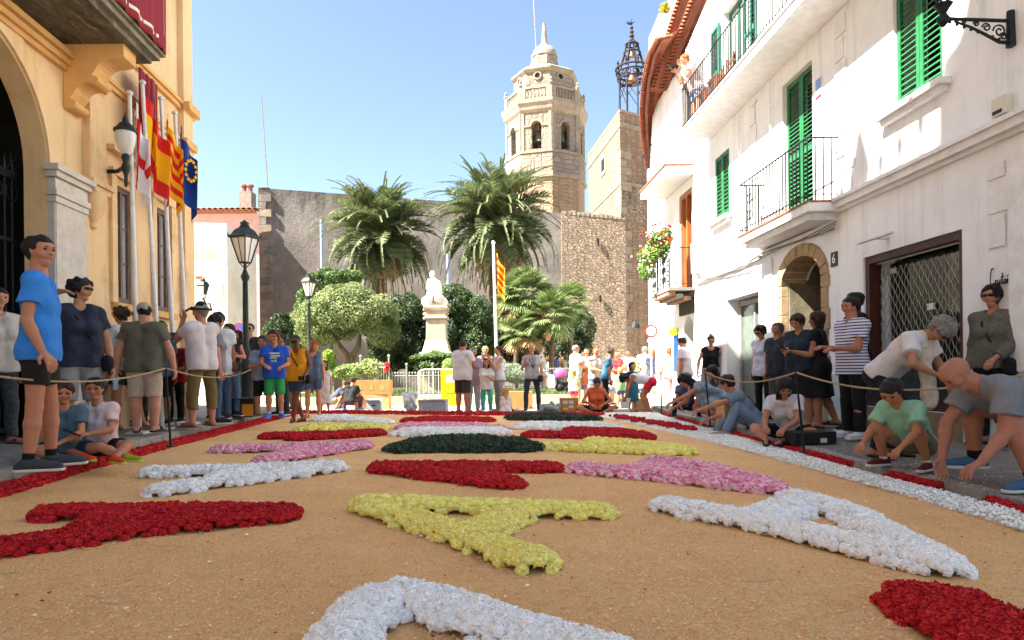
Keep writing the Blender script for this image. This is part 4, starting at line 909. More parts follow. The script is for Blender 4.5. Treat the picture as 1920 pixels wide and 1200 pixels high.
# iron bell cage
bcg = thing('bell_cage', 'ornate wrought iron bell cage with weather vane on the square tower', 'bell cage', (0, 0, 0)); cx = at(1186, 200, 45); ztop = zt_ + .03
bcg.location = (cx.x, 45, ztop); OFF[bcg.name] = Vector((cx.x, 45, ztop)); c = Vector((cx.x, 45, ztop)); U = lambda py: at(1186, py, 45).z - ztop
mi = mat('rusted_iron', '#221f2a', '#33282a', sc=6, rough=.7, metal=.2)
for i in range(8):
 a = i * math.pi / 4 + .2; col_ = MB(); r = .93
 q = lambda rr_, z, da=0: c + Vector((rr_ * math.cos(a + da), rr_ * math.sin(a + da), z))
 col_.tube([q(r, 0), q(r, U(140))], .06, 6); col_.tube([q(r, U(190)), q(r * .92, U(160), .785)], .025, 5); col_.tube([q(r, U(172)), q(r, U(145), .785)], .02, 5); col_.build('column', mi, bcg)
 rb = MB(); rb.tube([q(.98, U(130)), q(.75, U(118)), q(.55, U(100)), q(.42, U(85)), q(.2, U(78))], .05, 5); rb.build('dome_rib', mi, bcg)
 fn = MB().lathe([(.05, 0), (.12, .15), (.06, .3), (.1, .38), (.01, .62)], q(1.02, U(132)), 6); fn.build('finial', mi, bcg)
for z, r in ((0.02, .95), (U(150), .95), (U(138), 1.05), (U(130), 1.1), (U(100), .55), (U(84), .42)):
 MB().tube([c + Vector((r * math.cos(t), r * math.sin(t), z)) for t in np.linspace(0, 6.2832, 25)], .07, 5, False).build('ring', mi, bcg)
for k in range(16):
 a = k * math.pi / 8; MB().tube([c + Vector((1.0 * math.cos(a) + .12 * math.cos(t) * -math.sin(a), 1.0 * math.sin(a) + .12 * math.cos(t) * math.cos(a), U(144) + .13 * math.sin(t))) for t in np.linspace(0, 6.28, 8)], .035, 4, False).build('scroll', mi, bcg)
mb_br = mat('bronze', '#8a5a3a', '#6d4a35', sc=5, rough=.5, metal=.5)
MB().lathe([(.36, U(155)), (.3, U(152)), (.22, U(145)), (.17, U(140)), (.05, U(137))], c + Vector((0, -.1, 0)), 14).build('bell', mb_br, bcg, smooth=True)
MB().lathe([(.2, U(106)), (.17, U(103)), (.1, U(96)), (.03, U(94))], c, 12).build('bell', mb_br, bcg, smooth=True)
MB().tube([c + Vector((-.9, -.1, U(165))), c + Vector((.9, .1, U(150)))], .05, 6).tube([c + Vector((-.95, 0, U(137))), c + Vector((.95, 0, U(137)))], .04, 5).build('beam', mi, bcg)
MB().lathe([(.14, U(80)), (.2, U(76)), (.1, U(72)), (.18, U(68)), (.08, U(64)), (.15, U(60)), (.05, U(56)), (.12, U(52)), (.03, U(48))], c, 10).build('spire', mi, bcg)
vn = MB(); vn.tube([c + Vector((-.0, 0, U(50))), c + Vector((0, 0, U(36)))], .025, 5); vn.ball(c + Vector((-.12, 0, U(44))), .14, 6, (1.6, .4, .8)); vn.tube([c + Vector((-.4, 0, U(43))), c + Vector((-.1, 0, U(44))), c + Vector((.25, 0, U(41)))], [.02, .06, .01], 5)
vn.tube([c + Vector((-.15, 0, U(44))), c + Vector((-.3, 0, U(39)))], .03, 5); vn.build('weather_vane', mi, bcg)
# ------------------------------------------------------------------ CHURCH TOWER
D = 58; cx = at(1023, 300, D); ct = thing('church_tower', 'octagonal pale stone church bell tower with balustrade, dome and spire', 'tower', (cx.x, D, 0)); c = Vector((cx.x, D, 0)); U = lambda py: at(1023, py, D).z
W_ = lambda px: px / 2 * D / F_ / .96
rot0 = math.radians(-84)
rows = [(W_(142), -1, U(352), mw5, 'base_wall'), (W_(150), U(352) + .003, U(344), m_quoin, 'base_cornice'), (W_(146), U(344) + .003, U(308), mw4, 'pedestal_course'), (W_(149), U(308) + .003, U(304), m_quoin, 'belfry_cornice')]
for r, z0, z1_, mm, nm in rows: MB().lathe([(r, z0), (r, z1_)], c, 8, rot0).build(nm, mm, ct)
# belfry: eight faces, arched openings cut through
rB = W_(142); side = 2 * rB * math.sin(math.pi / 8); ap = rB * math.cos(math.pi / 8); zb0, zb1 = U(304) + .003, U(236)
for i in range(8):
 a0 = rot0 + i * math.pi / 4; a1 = a0 + math.pi / 4; A = c + Vector((rB * math.cos(a0), rB * math.sin(a0), 0)); B = c + Vector((rB * math.cos(a1), rB * math.sin(a1), 0))
 d = (B - A).normalized(); nn = Vector((d.y, -d.x, 0)); nn = nn if nn.dot(A + B - 2 * c) > 0 else -nn
 ff = (lambda A, d, nn: (lambda s, z, n=0: A + d * s + nn * n + Vector((0, 0, z))))(A, d, nn)
 m_, ow_ = side / 2, .42; zs_ = zb1 - 1.15
 wmb = MB().walls(ff, 0, side, zb0, zb1, [(m_ - ow_, m_ + ow_, zb0 + .15, zs_ + ow_)], -.45, 0); wmb.archfill(ff, m_ - ow_, m_ + ow_, zs_, zs_ + ow_, -.45, 0, seg=8)
 wmb.build('belfry_wall', mw4, ct)
 tr = MB(); tr.fb(ff, .05, m_ - ow_ - .05, zs_ - .02, zs_ + .12, .003, .08); tr.fb(ff, m_ + ow_ + .05, side - .05, zs_ - .02, zs_ + .12, .003, .08)
 for k in range(8):
  t0, t1 = math.pi * k / 8, math.pi * (k + 1) / 8; q = lambda r, t, n: ff(m_ + r * math.cos(t), zs_ + r * math.sin(t), n)
  tr.hexa([q(.44, t0, .003), q(.44, t1, .003), q(.44, t1, .09), q(.44, t0, .09), q(.6, t0, .003), q(.6, t1, .003), q(.6, t1, .09), q(.6, t0, .09)])
 tr.fb(ff, 0.02, .28, zb0, zb1, .003, .07); tr.fb(ff, side - .28, side - .02, zb0, zb1, .003, .07)
 tr.build('arch_moulding', m_quoin, ct)
 # balustrade
 rb_, zq0, zq1 = W_(146), U(213), U(190); A2 = c + (A - c).normalized() * rb_; B2 = c + (B - c).normalized() * rb_; L_ = (B2 - A2).length
 fb_ = (lambda A, d, nn: (lambda s, z, n=0: A + d * s + nn * n + Vector((0, 0, z))))(A2, d, nn)
 bs = MB(); bs.fb(fb_, .0, L_, zq1 - .16, zq1, -.25, 0); bs.fb(fb_, 0, L_, zq0, zq0 + .12, -.25, 0); bs.fb(fb_, 0, .45, zq0 + .122, zq1 - .162, -.24, -.005); bs.fb(fb_, L_ - .45, L_, zq0 + .122, zq1 - .162, -.24, -.005); bs.build('balustrade', m_quoin, ct)
 for k in range(6):
  s = .45 + (L_ - .9) * (k + .5) / 6; MB().lathe([(.06, 0), (.1, .2), (.05, .5), (.07, .7)], fb_(s, zq0 + .12, -.12), 6).build('baluster', m_quoin, ct)
 MB().lathe([(.12, 0), (.2, .2), (.08, .35), (.14, .5), (.02, .7)], fb_(0, zq1, -.12), 6).build('urn', m_quoin, ct)
 # attic round window
 rA = W_(112); A3 = c + (A - c).normalized() * rA; B3 = c + (B - c).normalized() * rA; mid_ = (A3 + B3) / 2 + Vector((0, 0, U(165)))
 rg = MB()
 rg.tube([mid_ + d * (.3 * math.cos(t)) + Vector((0, 0, .3 * math.sin(t))) + nn * .03 for t in np.linspace(0, 6.2832, 17)], .09, 6, False); rg.build('round_window_frame', m_quoin, ct)
 P = [mid_ + d * (.3 * math.cos(t)) + Vector((0, 0, .3 * math.sin(t))) + nn * .01 for t in np.linspace(0, 6.2832, 13)[:-1]]; MB().prism(P, nn * .02).build('round_window', m_dark, ct)
 if i in (6, 7, 5, 0):
  bp_ = (A + B) / 2 - nn * .7; MB().lathe([(.42, 0), (.38, .15), (.26, .5), (.2, .8), (.05, .95)], bp_ + Vector((0, 0, zb0 + .9)), 12).build('bell', mat('verdigris_bell', '#6d7a6a', '#4e4a3d', sc=4, rough=.6, metal=.4), ct, smooth=True)
  MB().tube([bp_ + Vector((0, 0, zb0 + 1.85)), bp_ + Vector((0, 0, zs_ + .3))], .16, 6).build('bell_yoke', m_wood, ct)
for prof, mm, nm in (([(W_(143), zb1 + .002), (W_(150), U(231)), (W_(152), U(226)), (W_(158), U(220)), (W_(158), U(214)), (W_(150), U(213.2))], m_quoin, 'main_cornice'),
 ([(W_(112), U(213)), (W_(112), U(158))], mw4, 'attic_wall'), ([(W_(114), U(158) + .003), (W_(122), U(153)), (W_(122), U(150)), (W_(100), U(143)), (W_(60), U(134)), (W_(56), U(132))], m_quoin, 'attic_cornice'),
 ([(W_(54), U(132) + .003), (W_(50), U(120)), (W_(46), U(110))], mw4, 'lantern_drum')):
 MB().lathe(prof, c, 8, rot0).build(nm, mm, ct)
MB().lathe([(rB - .9, zb0 + .01), (rB - .9, zb0 + .2)], c, 8, rot0).build('belfry_floor', m_chim, ct)
MB().lathe([(.7, zb0), (.7, zb1)], c, 8, rot0).build('stair_core', mw4, ct)
MB().lathe([(W_(47), U(110)), (W_(46), U(104)), (W_(40), U(97)), (W_(30), U(91)), (W_(20), U(88))], c, 20).build('dome', m_quoin, ct, smooth=True)
MB().lathe([(W_(18), U(88.5)), (W_(16), U(85)), (W_(11), U(80)), (W_(9), U(68)), (W_(7), U(50)), (.12, U(47)), (.16, U(44.5)), (.02, U(42))], c, 12).build('spire', m_quoin, ct, smooth=True)
MB().tube([c + Vector((0, 0, U(43))), c + Vector((0, 0, U(38)))], .02, 5).build('cross', mi, ct)
# masts
for (a, b, Y, lab) in (((490, 180), (503, 352), 39.5, 'thin aerial mast standing above the left end of the old wall'), ((1000, -10), (1006, 90), 59, 'thin aerial mast behind the church spire')):
 A, B = at(*a, Y), at(*b, Y); t = thing('aerial_mast', lab, 'mast', B); MB().tube([B - Vector((0, 0, .6)), A], .035 * Y / 40, 5).build('mast', m_chim, t)

# ------------------------------------------------------------------ FLOWER CARPET
m_petal = vmat('petals', rough=.75, trans=.08)
m_husk = bpy.data.materials.new('rice_husk'); m_husk.use_nodes = True
def husk_nodes():
 n = m_husk.node_tree; N, L = n.nodes, n.links; p = N['Principled BSDF']; p.inputs['Roughness'].default_value = .85; p.inputs['Specular IOR Level'].default_value = .15
 tc = N.new('ShaderNodeTexCoord')
 def noise(sc, det, st=None):
  x = N.new('ShaderNodeTexNoise'); x.inputs['Scale'].default_value = sc; x.inputs['Detail'].default_value = det; x.inputs['Roughness'].default_value = .7
  mp = N.new('ShaderNodeMapping'); mp.inputs['Scale'].default_value = st or (1, 1, 1); L.new(tc.outputs['Object'], mp.inputs[0]); L.new(mp.outputs[0], x.inputs['Vector']); return x.outputs['Fac']
 def ramp(s, pts):
  r = N.new('ShaderNodeValToRGB'); L.new(s, r.inputs[0]); e = r.color_ramp.elements
  while len(e) < len(pts): e.new(.5)
  for k, (pos, c) in enumerate(pts): e[k].position = pos; e[k].color = (*lin(c), 1)
  return r.outputs[0]
 c = ramp(noise(95, 6), [(.34, '#cda060'), (.45, '#eec68e'), (.56, '#f4d4a2'), (.68, '#fbe7c0')])
 c2 = ramp(noise(1.6, 6), [(.3, '#dfb483'), (.5, '#f2d0a2'), (.7, '#ffeac8')])
 mx = N.new('ShaderNodeMix'); mx.data_type = 'RGBA'; mx.blend_type = 'MULTIPLY'; mx.inputs['Factor'].default_value = .5; L.new(c, mx.inputs['A']); L.new(c2, mx.inputs['B'])
 mr = N.new('ShaderNodeMapRange'); mr.inputs[1].default_value = .6; mr.inputs[2].default_value = .78; L.new(noise(2.2, 7, (1, 2.2, 1)), mr.inputs[0])
 m2 = N.new('ShaderNodeMix'); m2.data_type = 'RGBA'; L.new(mr.outputs[0], m2.inputs['Factor']); L.new(mx.outputs['Result'], m2.inputs['A']); m2.inputs['B'].default_value = (*lin('#8f8a80'), 1)
 L.new(m2.outputs['Result'], p.inputs['Base Color'])
 bp = N.new('ShaderNodeBump'); bp.inputs['Strength'].default_value = 1; bp.inputs['Distance'].default_value = .012; L.new(noise(140, 4), bp.inputs['Height']); L.new(bp.outputs[0], p.inputs['Normal'])
husk_nodes()
bend = gnd(1130, 779); bi = [(3.0, 1.0), (2.92, 3.0), (2.92, 3.76), (2.87, 5.0), (2.72, 7.23), (2.35, 10.2), (1.95, 12.6), (1.7, 14.0)]
ys = np.linspace(1.0, 16.2, 110); V = []; Q = []; nx = 60
for j, y in enumerate(ys):
 x0, x1 = interp(bl, y) - .1, min(kerbR(y) - .02, 3.4)
 for i in range(nx + 1):
  x = x0 + (x1 - x0) * i / nx; V.append((x, y, .006 + .005 * math.sin(x * 7.3 + y * 3.1) * math.sin(y * 5.7 + x) + .003 * math.sin(x * 23 + y * 19)))
 # the far edge of the carpet is slightly skewed
for j in range(len(ys) - 1):
 for i in range(nx): a = j * (nx + 1) + i; Q.append((a, a + 1, a + nx + 2, a + nx + 1))
def inside_far(x, y): return y < 15.9 + (x + 5.16) * (14.3 - 15.9) / (3.3 + 5.16)
V = np.array(V); Q = [q for q in Q if inside_far(*V[q[0]][:2])]
husk = link('husk_carpet', np_mesh('husk_carpet', V, Q, m_husk, smooth=True)); tag(husk, 'flat ground cover of golden rice husks filling the street between the flower letters', 'ground cover', kind='stuff')
# loose husks close to the camera
n = 70000; y = 1.3 + 5.2 * RNG.random(n) ** 1.4; x = -4.2 + 7.2 * RNG.random(n); a = RNG.random(n) * 6.28; l = .004 + .004 * RNG.random(n); wq = l * .33
d = np.stack([np.cos(a) * l, np.sin(a) * l, (RNG.random(n) - .5) * .003], 1); e = np.stack([-np.sin(a) * wq, np.cos(a) * wq, (RNG.random(n) - .5) * .002], 1); c = np.stack([x, y, np.full(n, .0135)], 1)
Vh = np.stack([c - d - e, c + d - e, c + d + e, c - d + e], 1).reshape(-1, 3); cols = np.array([lin('#f6cf98'), lin('#e8b070'), lin('#c88848'), lin('#f0be80')])[RNG.integers(0, 4, n)] * (.85 + .3 * RNG.random((n, 1)))
o = link('loose_husk', np_mesh('loose_husk', Vh, np.arange(4 * n).reshape(-1, 4), m_petal, col=cols)); tag(o, 'loose golden husk grains lying over the nearest part of the carpet', 'ground cover', kind='stuff')
# ---- flower heads
def flower_tpl(npet, cols, seed, rad=.03, green=False):
 r = np.random.default_rng(seed); V = []; C = []
 if not green:
  na, nb_ = (17, 8) if npet > 40 else (8, 5); rad *= .86; G = np.zeros((nb_ + 1, na, 3))
  for i in range(nb_ + 1):
   for j in range(na): ph = .05 + 2.1 * i / nb_; t = 6.2832 * (j + .5 * (i % 2)) / na + .25 * r.standard_normal() / na; q = rad * (1 + .08 * r.standard_normal() + .05 * (-1) ** (i + j)); G[i, j] = (q * math.sin(ph) * math.cos(t), q * math.sin(ph) * math.sin(t), q * math.cos(ph) * .85)
  for i in range(nb_):
   for j in range(na): V += [G[i, j], G[i + 1, j], G[i + 1, (j + 1) % na], G[i, (j + 1) % na]]; C.append(np.array(cols[r.integers(len(cols))]) * (.86 + .2 * r.random()))
  npet = npet // 3
 for k in range(npet):
  ph = math.acos(1 - 1.55 * (k + .5) / npet); th_ = k * 2.39996 + r.random() * .5
  nrm = np.array([math.sin(ph) * math.cos(th_), math.sin(ph) * math.sin(th_), math.cos(ph)])
  up = np.array([0, 0, 1.0]) if abs(nrm[2]) < .8 else np.array([math.cos(th_ * 3), math.sin(th_ * 3), 0])
  t1 = np.cross(nrm, up); t1 /= np.linalg.norm(t1); t2 = np.cross(nrm, t1)
  tw_ = r.random() * 3.14; u = t1 * math.cos(tw_) + t2 * math.sin(tw_)
  tip = nrm * rad * (1 + .3 * (r.random() - .5)) ; base = nrm * rad * .35; wd = rad * (.62 if not green else .25)
  ax = nrm * .75 + (t1 * math.sin(tw_) - t2 * math.cos(tw_)) * .9 * (r.random() - .3)
  p0, p1 = base - u * wd * .5, base + u * wd * .5; p2, p3 = base + ax * rad * .75 + u * wd, base + ax * rad * .75 - u * wd + nrm * rad * .15 * (r.random() - .5)
  V += [p0, p1, p2, p3]; cc = np.array(cols[r.integers(len(cols))]); C.append(cc * (.8 + .35 * r.random()) * (.85 + .15 * nrm[2]) if False else cc * (.82 + .3 * r.random()))
 return np.array(V), np.array(C)
PAL = {'red': [(.52, .008, .014), (.36, .004, .008), (.62, .025, .025)], 'white': [(.93, .92, .87), (.94, .93, .9), (.9, .86, .76)], 'yellow': [(.94, .84, .22), (.95, .88, .34), (.92, .76, .14)],
 'pink': [(.86, .32, .40), (.9, .52, .56), (.8, .12, .34), (.9, .68, .68)], 'green': [(.06, .09, .055), (.09, .13, .08), (.04, .065, .04)]}
FL_ME = {k: [] for k in PAL}
for k, c in PAL.items():
 for s in range(4):
  Vt, Ct = flower_tpl(46, c, s * 7 + len(k), .034, k == 'green'); FL_ME[k].append(np_mesh('flower', Vt, np.arange(len(Vt)).reshape(-1, 4), m_petal, col=Ct))
TPL = {k: [flower_tpl(22, c, 50 + s, .038, k == 'green') for s in range(5)] for k, c in PAL.items()}
def seg_d(P, a, b):
 a = np.array(a[:2]); b = np.array(b[:2]); ab = b - a; t = np.clip(((P - a) @ ab) / (ab @ ab + 1e-9), 0, 1); return np.linalg.norm(P - (a + t[:, None] * ab), axis=1)
def mass(name, pts, kind, sc, parent=None, rng=RNG, zs=1.0):
 if len(pts) == 0: return
 off = np.array(OFF.get(parent.name, Vector((0, 0, 0)))) if parent is not None else np.zeros(3)
 pts = np.asarray(pts) - off; n = len(pts); VV = []; CC = []
 ids = rng.integers(0, 5, n); an = rng.random(n) * 6.28; s = sc * (.8 + .4 * rng.random(n))
 for q in range(5):
  m = ids == q
  if not m.any(): continue
  Vt, Ct = TPL[kind][q]; ca, sa = np.cos(an[m])[:, None], np.sin(an[m])[:, None]; ss = s[m][:, None]
  X = (Vt[None, :, 0] * ca - Vt[None, :, 1] * sa) * ss + pts[m][:, 0:1]; Y = (Vt[None, :, 0] * sa + Vt[None, :, 1] * ca) * ss + pts[m][:, 1:2]; Z = Vt[None, :, 2] * ss * zs + pts[m][:, 2:3]
  VV.append(np.stack([X, Y, Z], 2).reshape(-1, 3)); br = (.85 + .3 * rng.random((m.sum(), 1, 1))); CC.append((Ct[None] * br).reshape(-1, 3))
 VV = np.concatenate(VV); CC = np.concatenate(CC); o = link(name, np_mesh(name, VV, np.arange(len(VV)).reshape(-1, 4), m_petal, col=np.clip(CC, 0, .9)), parent); o['kind'] = 'stuff'; return o
def mound(label, kind, segs, w, h=.085, sp=.046, near=False, name='flower_letter', cat='flower letter', group='flower letters laid on the carpet', thin=0):
 S = []
 for st in segs:
  P = [gnd(px, py, .03) for px, py in st]; S += list(zip(P, P[1:]))
 A = np.array([[p.x, p.y] for s in S for p in s]); lo, hi = A.min(0) - w, A.max(0) + w
 c = (lo + hi) / 2; t = thing(name, label, cat, (c[0], c[1], 0), group)
 gx, gy = np.meshgrid(np.arange(lo[0], hi[0], sp), np.arange(lo[1], hi[1], sp * .87)); gx[1::2] += sp / 2
 P = np.stack([gx.ravel(), gy.ravel()], 1) + (RNG.random((gx.size, 2)) - .5) * sp * .5
 d = np.min([seg_d(P, a, b) for a, b in S], 0) / w; d = d + .04 * np.sin(P[:, 0] * 17) * np.sin(P[:, 1] * 21)
 k = d < 1; P, d = P[k], d[k]
 h *= .85; z = .012 + h * np.sqrt(np.clip(1 - d ** 2.2, 0, 1)) * (.95 + .1 * RNG.random(len(P))) - .02
 P3 = np.column_stack([P, np.maximum(z, .008)])
 # solid core so that no ground shows through
 if thin: P3[:, 2] *= thin
 if near:
  dist = np.hypot(P3[:, 0], P3[:, 1]); o_ = np.argsort(dist); best = P3[o_[:300]]; rest = P3[o_[300:]]; L0 = OFF[t.name]
  for p in best:
   nx = (RNG.random(3) - .5) * .9; link('flower', FL_ME[kind][RNG.integers(4)], t, Vector(p) - L0, (nx[0], nx[1], RNG.random() * 6.28), (sc_ := (1.02 + .22 * RNG.random()) * sp / .044, sc_, sc_))
  if len(rest): mass('flower_mass', rest, kind, sp / .046 * 1.12, t)
 else: mass('flower_mass', P3, kind, sp / .046 * 1.1, t)
 core = P3[::2].copy();
 V = []; Q = []
 g_ = sp * 1.1; xs = np.arange(lo[0], hi[0] + g_, g_); yy = np.arange(lo[1], hi[1] + g_, g_); X, Y = np.meshgrid(xs, yy); PP = np.stack([X.ravel(), Y.ravel()], 1)
 dd = np.min([seg_d(PP, a, b) for a, b in S], 0) / w; Z = .004 + (h * (thin or 1) * .75) * np.sqrt(np.clip(1 - dd ** 2.2, 0, 1)); ok = (dd < 1.0).reshape(X.shape); idx = np.arange(X.size).reshape(X.shape)
 o4 = ok[:-1, :-1] & ok[1:, :-1] & ok[:-1, 1:] & ok[1:, 1:]
 Q = np.stack([idx[:-1, :-1][o4], idx[:-1, 1:][o4], idx[1:, 1:][o4], idx[1:, :-1][o4]], 1)
 if len(Q):
  cc = tuple(.75 * v for v in PAL[kind][1]); b = np.column_stack([PP, Z]) - np.array(OFF[t.name])
  link('mound', np_mesh('mound', b, Q, m_petal, smooth=True, col=np.tile(cc, (len(Q), 1))), t)
 return t
mound('big white flower letter cut by the bottom edge of the photo', 'white', [[(640, 1330), (648, 1195), (690, 1140), (755, 1122), (840, 1145), (980, 1195), (1150, 1245)]], .125, .1, .043, True)
mound('yellow flower letter A pointing left in the middle foreground', 'yellow', [[(690, 945), (930, 955), (1120, 962)], [(695, 952), (850, 1000), (1000, 1055)], [(975, 965), (880, 1003)], [(960, 966), (920, 995)]], .122, .095, .043, True)
mound('white flower letter A in the right foreground pointing to the lower right', 'white', [[(1252, 950), (1400, 978), (1560, 1015), (1760, 1062)], [(1490, 935), (1590, 965), (1760, 1058)], [(1400, 976), (1500, 945)], [(1440, 975), (1520, 950)]], .125, .095, .043, True)
mound('large dark red flower letter A on the left foreground', 'red', [[(95, 965), (300, 962), (530, 963)], [(-60, 1040), (120, 1015), (280, 990), (525, 968)], [(215, 963), (150, 1005)], [(250, 963), (200, 1000)]], .122, .095, .043, True)
mound('dark red flower letter cut by the lower right corner', 'red', [[(1715, 1130), (1800, 1140), (1980, 1230)], [(1720, 1132), (1830, 1200), (1960, 1290)], [(1800, 1150), (1930, 1230)]], .13, .1, .043, True)
mound('white flower letter A on the left behind the large red one', 'white', [[(292, 888), (450, 884), (625, 876)], [(302, 922), (430, 904), (620, 880)], [(440, 884), (400, 908)], [(470, 882), (430, 905)]], .13, .09, .05)
mound('pink flower letter A on the left between the white and the red', 'pink', [[(420, 844), (560, 840), (675, 834)], [(505, 862), (590, 850), (670, 838)], [(560, 840), (540, 856)]], .17, .085, .052)
mound('red flower letter in the left row behind the pink one', 'red', [[(508, 819), (620, 817), (700, 812)], [(560, 822), (700, 814)]], .19, .085, .056)
mound('yellow flower letter in the left row, behind a red one', 'yellow', [[(575, 805), (650, 801), (708, 803)], [(600, 800), (700, 801)]], .21, .085, .06)
mound('white flower letter farthest back in the left row', 'white', [[(608, 787), (660, 787), (715, 792)], [(610, 784), (640, 783)]], .24, .085, .06)
mound('red flower letter A pointing left behind the yellow one in the middle', 'red', [[(715, 878), (860, 877), (1030, 879)], [(718, 880), (830, 893), (955, 908)], [(905, 878), (870, 896)], [(925, 879), (890, 898)]], .14, .09, .05)
mound('dark green leafy trapezoid shape in the middle row', 'green', [[(765, 841), (980, 840)], [(790, 833), (955, 831)], [(830, 827), (900, 826)]], .3, .1, .055)
mound('white flower letter in the middle row behind the green shape', 'white', [[(757, 814), (850, 814), (935, 812)], [(770, 808), (930, 808)]], .2, .08, .056)
mound('pink flower letter in the middle row between white and red', 'pink', [[(757, 802), (850, 802), (935, 804)], [(770, 798), (900, 799)]], .16, .08, .058)
mound('red flower letter farthest back in the middle row', 'red', [[(770, 789), (850, 790), (908, 788)], [(800, 786), (880, 786)]], .2, .08, .06)
mound('pink flower letter A in the right row behind the white A', 'pink', [[(1090, 880), (1230, 893), (1440, 916)], [(1235, 868), (1320, 880), (1435, 912)], [(1190, 884), (1255, 872)], [(1230, 888), (1290, 876)]], .15, .09, .05)
mound('yellow flower letter in the right row behind the pink one', 'yellow', [[(1030, 839), (1150, 844), (1280, 848)], [(1115, 829), (1200, 835), (1278, 846)], [(1090, 840), (1140, 832)]], .16, .085, .054)
mound('red flower letter in the right row behind the yellow one', 'red', [[(1000, 816), (1100, 818), (1205, 820)], [(1075, 808), (1150, 811), (1200, 817)]], .18, .085, .056)
mound('white flower letter in the right row behind the red one', 'white', [[(980, 801), (1060, 803), (1145, 803)], [(1000, 797), (1120, 798)]], .2, .08, .06)
mound('dark green leafy shape farthest back on the right near the seated woman', 'green', [[(980, 784), (1040, 787), (1100, 786)], [(975, 782), (1050, 782)]], .3, .1, .06)
# ---- red borders (each a thing: flower_border > flower, flower_mass)
def border(label, P, w, h, nearest=True, sp=.05, kind='red', both=.02):
 P = [Vector((p[0], p[1], 0)) for p in P]; c = P[0]; t = thing('flower_border', label, 'flower border', (c.x, c.y, 0), 'red flower borders round the carpet'); pts = []
 for a, b in zip(P, P[1:]):
  L_ = (b - a).length; d = (b - a).normalized(); nn = Vector((-d.y, d.x, 0)); n = int(L_ / sp)
  for i in range(n):
   for k in np.arange(-w, w + .001, sp * .8):
    q = a + d * (L_ * (i + random.random()) / n) + nn * (k + random.uniform(-.01, .01)); pts.append((q.x, q.y, .01 + h * (1 - (k / w) ** 2 * .8) * random.uniform(.7, 1.1)))
 pts = np.array(pts); o_ = np.argsort(np.hypot(pts[:, 0], pts[:, 1])); L0 = OFF[t.name]; nn = 200 if nearest else 0
 for p in pts[o_[:nn]]: s_ = random.uniform(.85, 1.15); link('flower', FL_ME[kind][RNG.integers(4)], t, Vector(p) - L0, (random.uniform(-.4, .4), random.uniform(-.4, .4), random.random() * 6), (s_, s_, s_))
 mass('flower_mass', pts[o_[nn:]], kind, 1.0, t); return t
fl_ = [(x - .02, y) for x, y in [(-3.86, 2.2), (-4.0, 3.8)] + bl[1:]]
border('long dark red carnation border along the left kerb', fl_, .085, .06)
E_ = gnd(560, 775); F1 = gnd(1130, 781); border('dark red border across the far end of the carpet', [(-5.16, 15.9), (F1.x, F1.y)], .1, .06, False, .055)
for lab, a, b in (('dark red border strip along the right kerb by the curly haired woman', (1350, 812), (1600, 878)), ('short dark red border piece in front of the crouching boy', (1668, 897), (1764, 922)), ('dark red border piece at the right edge of the photo', (1852, 947), (1990, 990)), ('dark red border strip far back along the right kerb', (1245, 779), (1330, 806))):
 a, b = gnd(*a), gnd(*b); m_ = (a + b) / 2; border(lab, [(a.x, a.y), (m_.x - .02, m_.y), (b.x, b.y)], .055, .04)
# ---- band of white petals along the right
n = 46000; yv = 2.2 + 12.2 * RNG.random(n) ** 1.15; lo = np.array([interp(bi, v) for v in yv]); hi = np.array([kerbR(v) - .12 for v in yv]); u = RNG.random(n); x = lo + (hi - lo) * u + .02 * RNG.standard_normal(n)
a = RNG.random(n) * 6.28; l = .008 + .007 * RNG.random(n); tilt = (RNG.random(n) - .5) * .016; edge = np.minimum(u, 1 - u) * 6
d = np.stack([np.cos(a) * l, np.sin(a) * l, tilt], 1); e = np.stack([-np.sin(a) * l * .7, np.cos(a) * l * .7, (RNG.random(n) - .5) * .014], 1); c = np.stack([x, yv, .022 + .014 * np.minimum(1, edge) * RNG.random(n) + .012 * np.minimum(1, edge)], 1)
Vp = np.stack([c - d, c - e, c + d, c + e], 1).reshape(-1, 3); cols = np.array([(.88, .88, .83), (.9, .9, .87), (.82, .83, .74)])[RNG.integers(0, 3, n)]
pb = link('petal_band', np_mesh('petal_band', Vp, np.arange(4 * n).reshape(-1, 4), m_petal, col=cols)); tag(pb, 'broad curving band of loose white petals along the right kerb', 'petals', kind='stuff')
V = []; Q = []; ys = np.linspace(2.2, 14.4, 90)
for yv_ in ys:
 a0, a1 = interp(bi, yv_), kerbR(yv_) - .13
 for k in range(9):
  u = k / 8; V.append((a0 + (a1 - a0) * u, yv_, .008 + .02 * min(1, min(u, 1 - u) * 6) + random.uniform(-.002, .002)))
for j in range(len(ys) - 1):
 for k in range(8): q = j * 9 + k; Q.append((q, q + 1, q + 10, q + 9))
pb2 = link('petal_layer', np_mesh('petal_layer', V, Q, mat('petal_white', '#eeece2', '#e2e0d2', sc=60, rough=.9, bump=.8, bsc=80), smooth=True)); tag(pb2, 'dense white petal layer under the loose petals of the right-hand band', 'petals', kind='stuff')
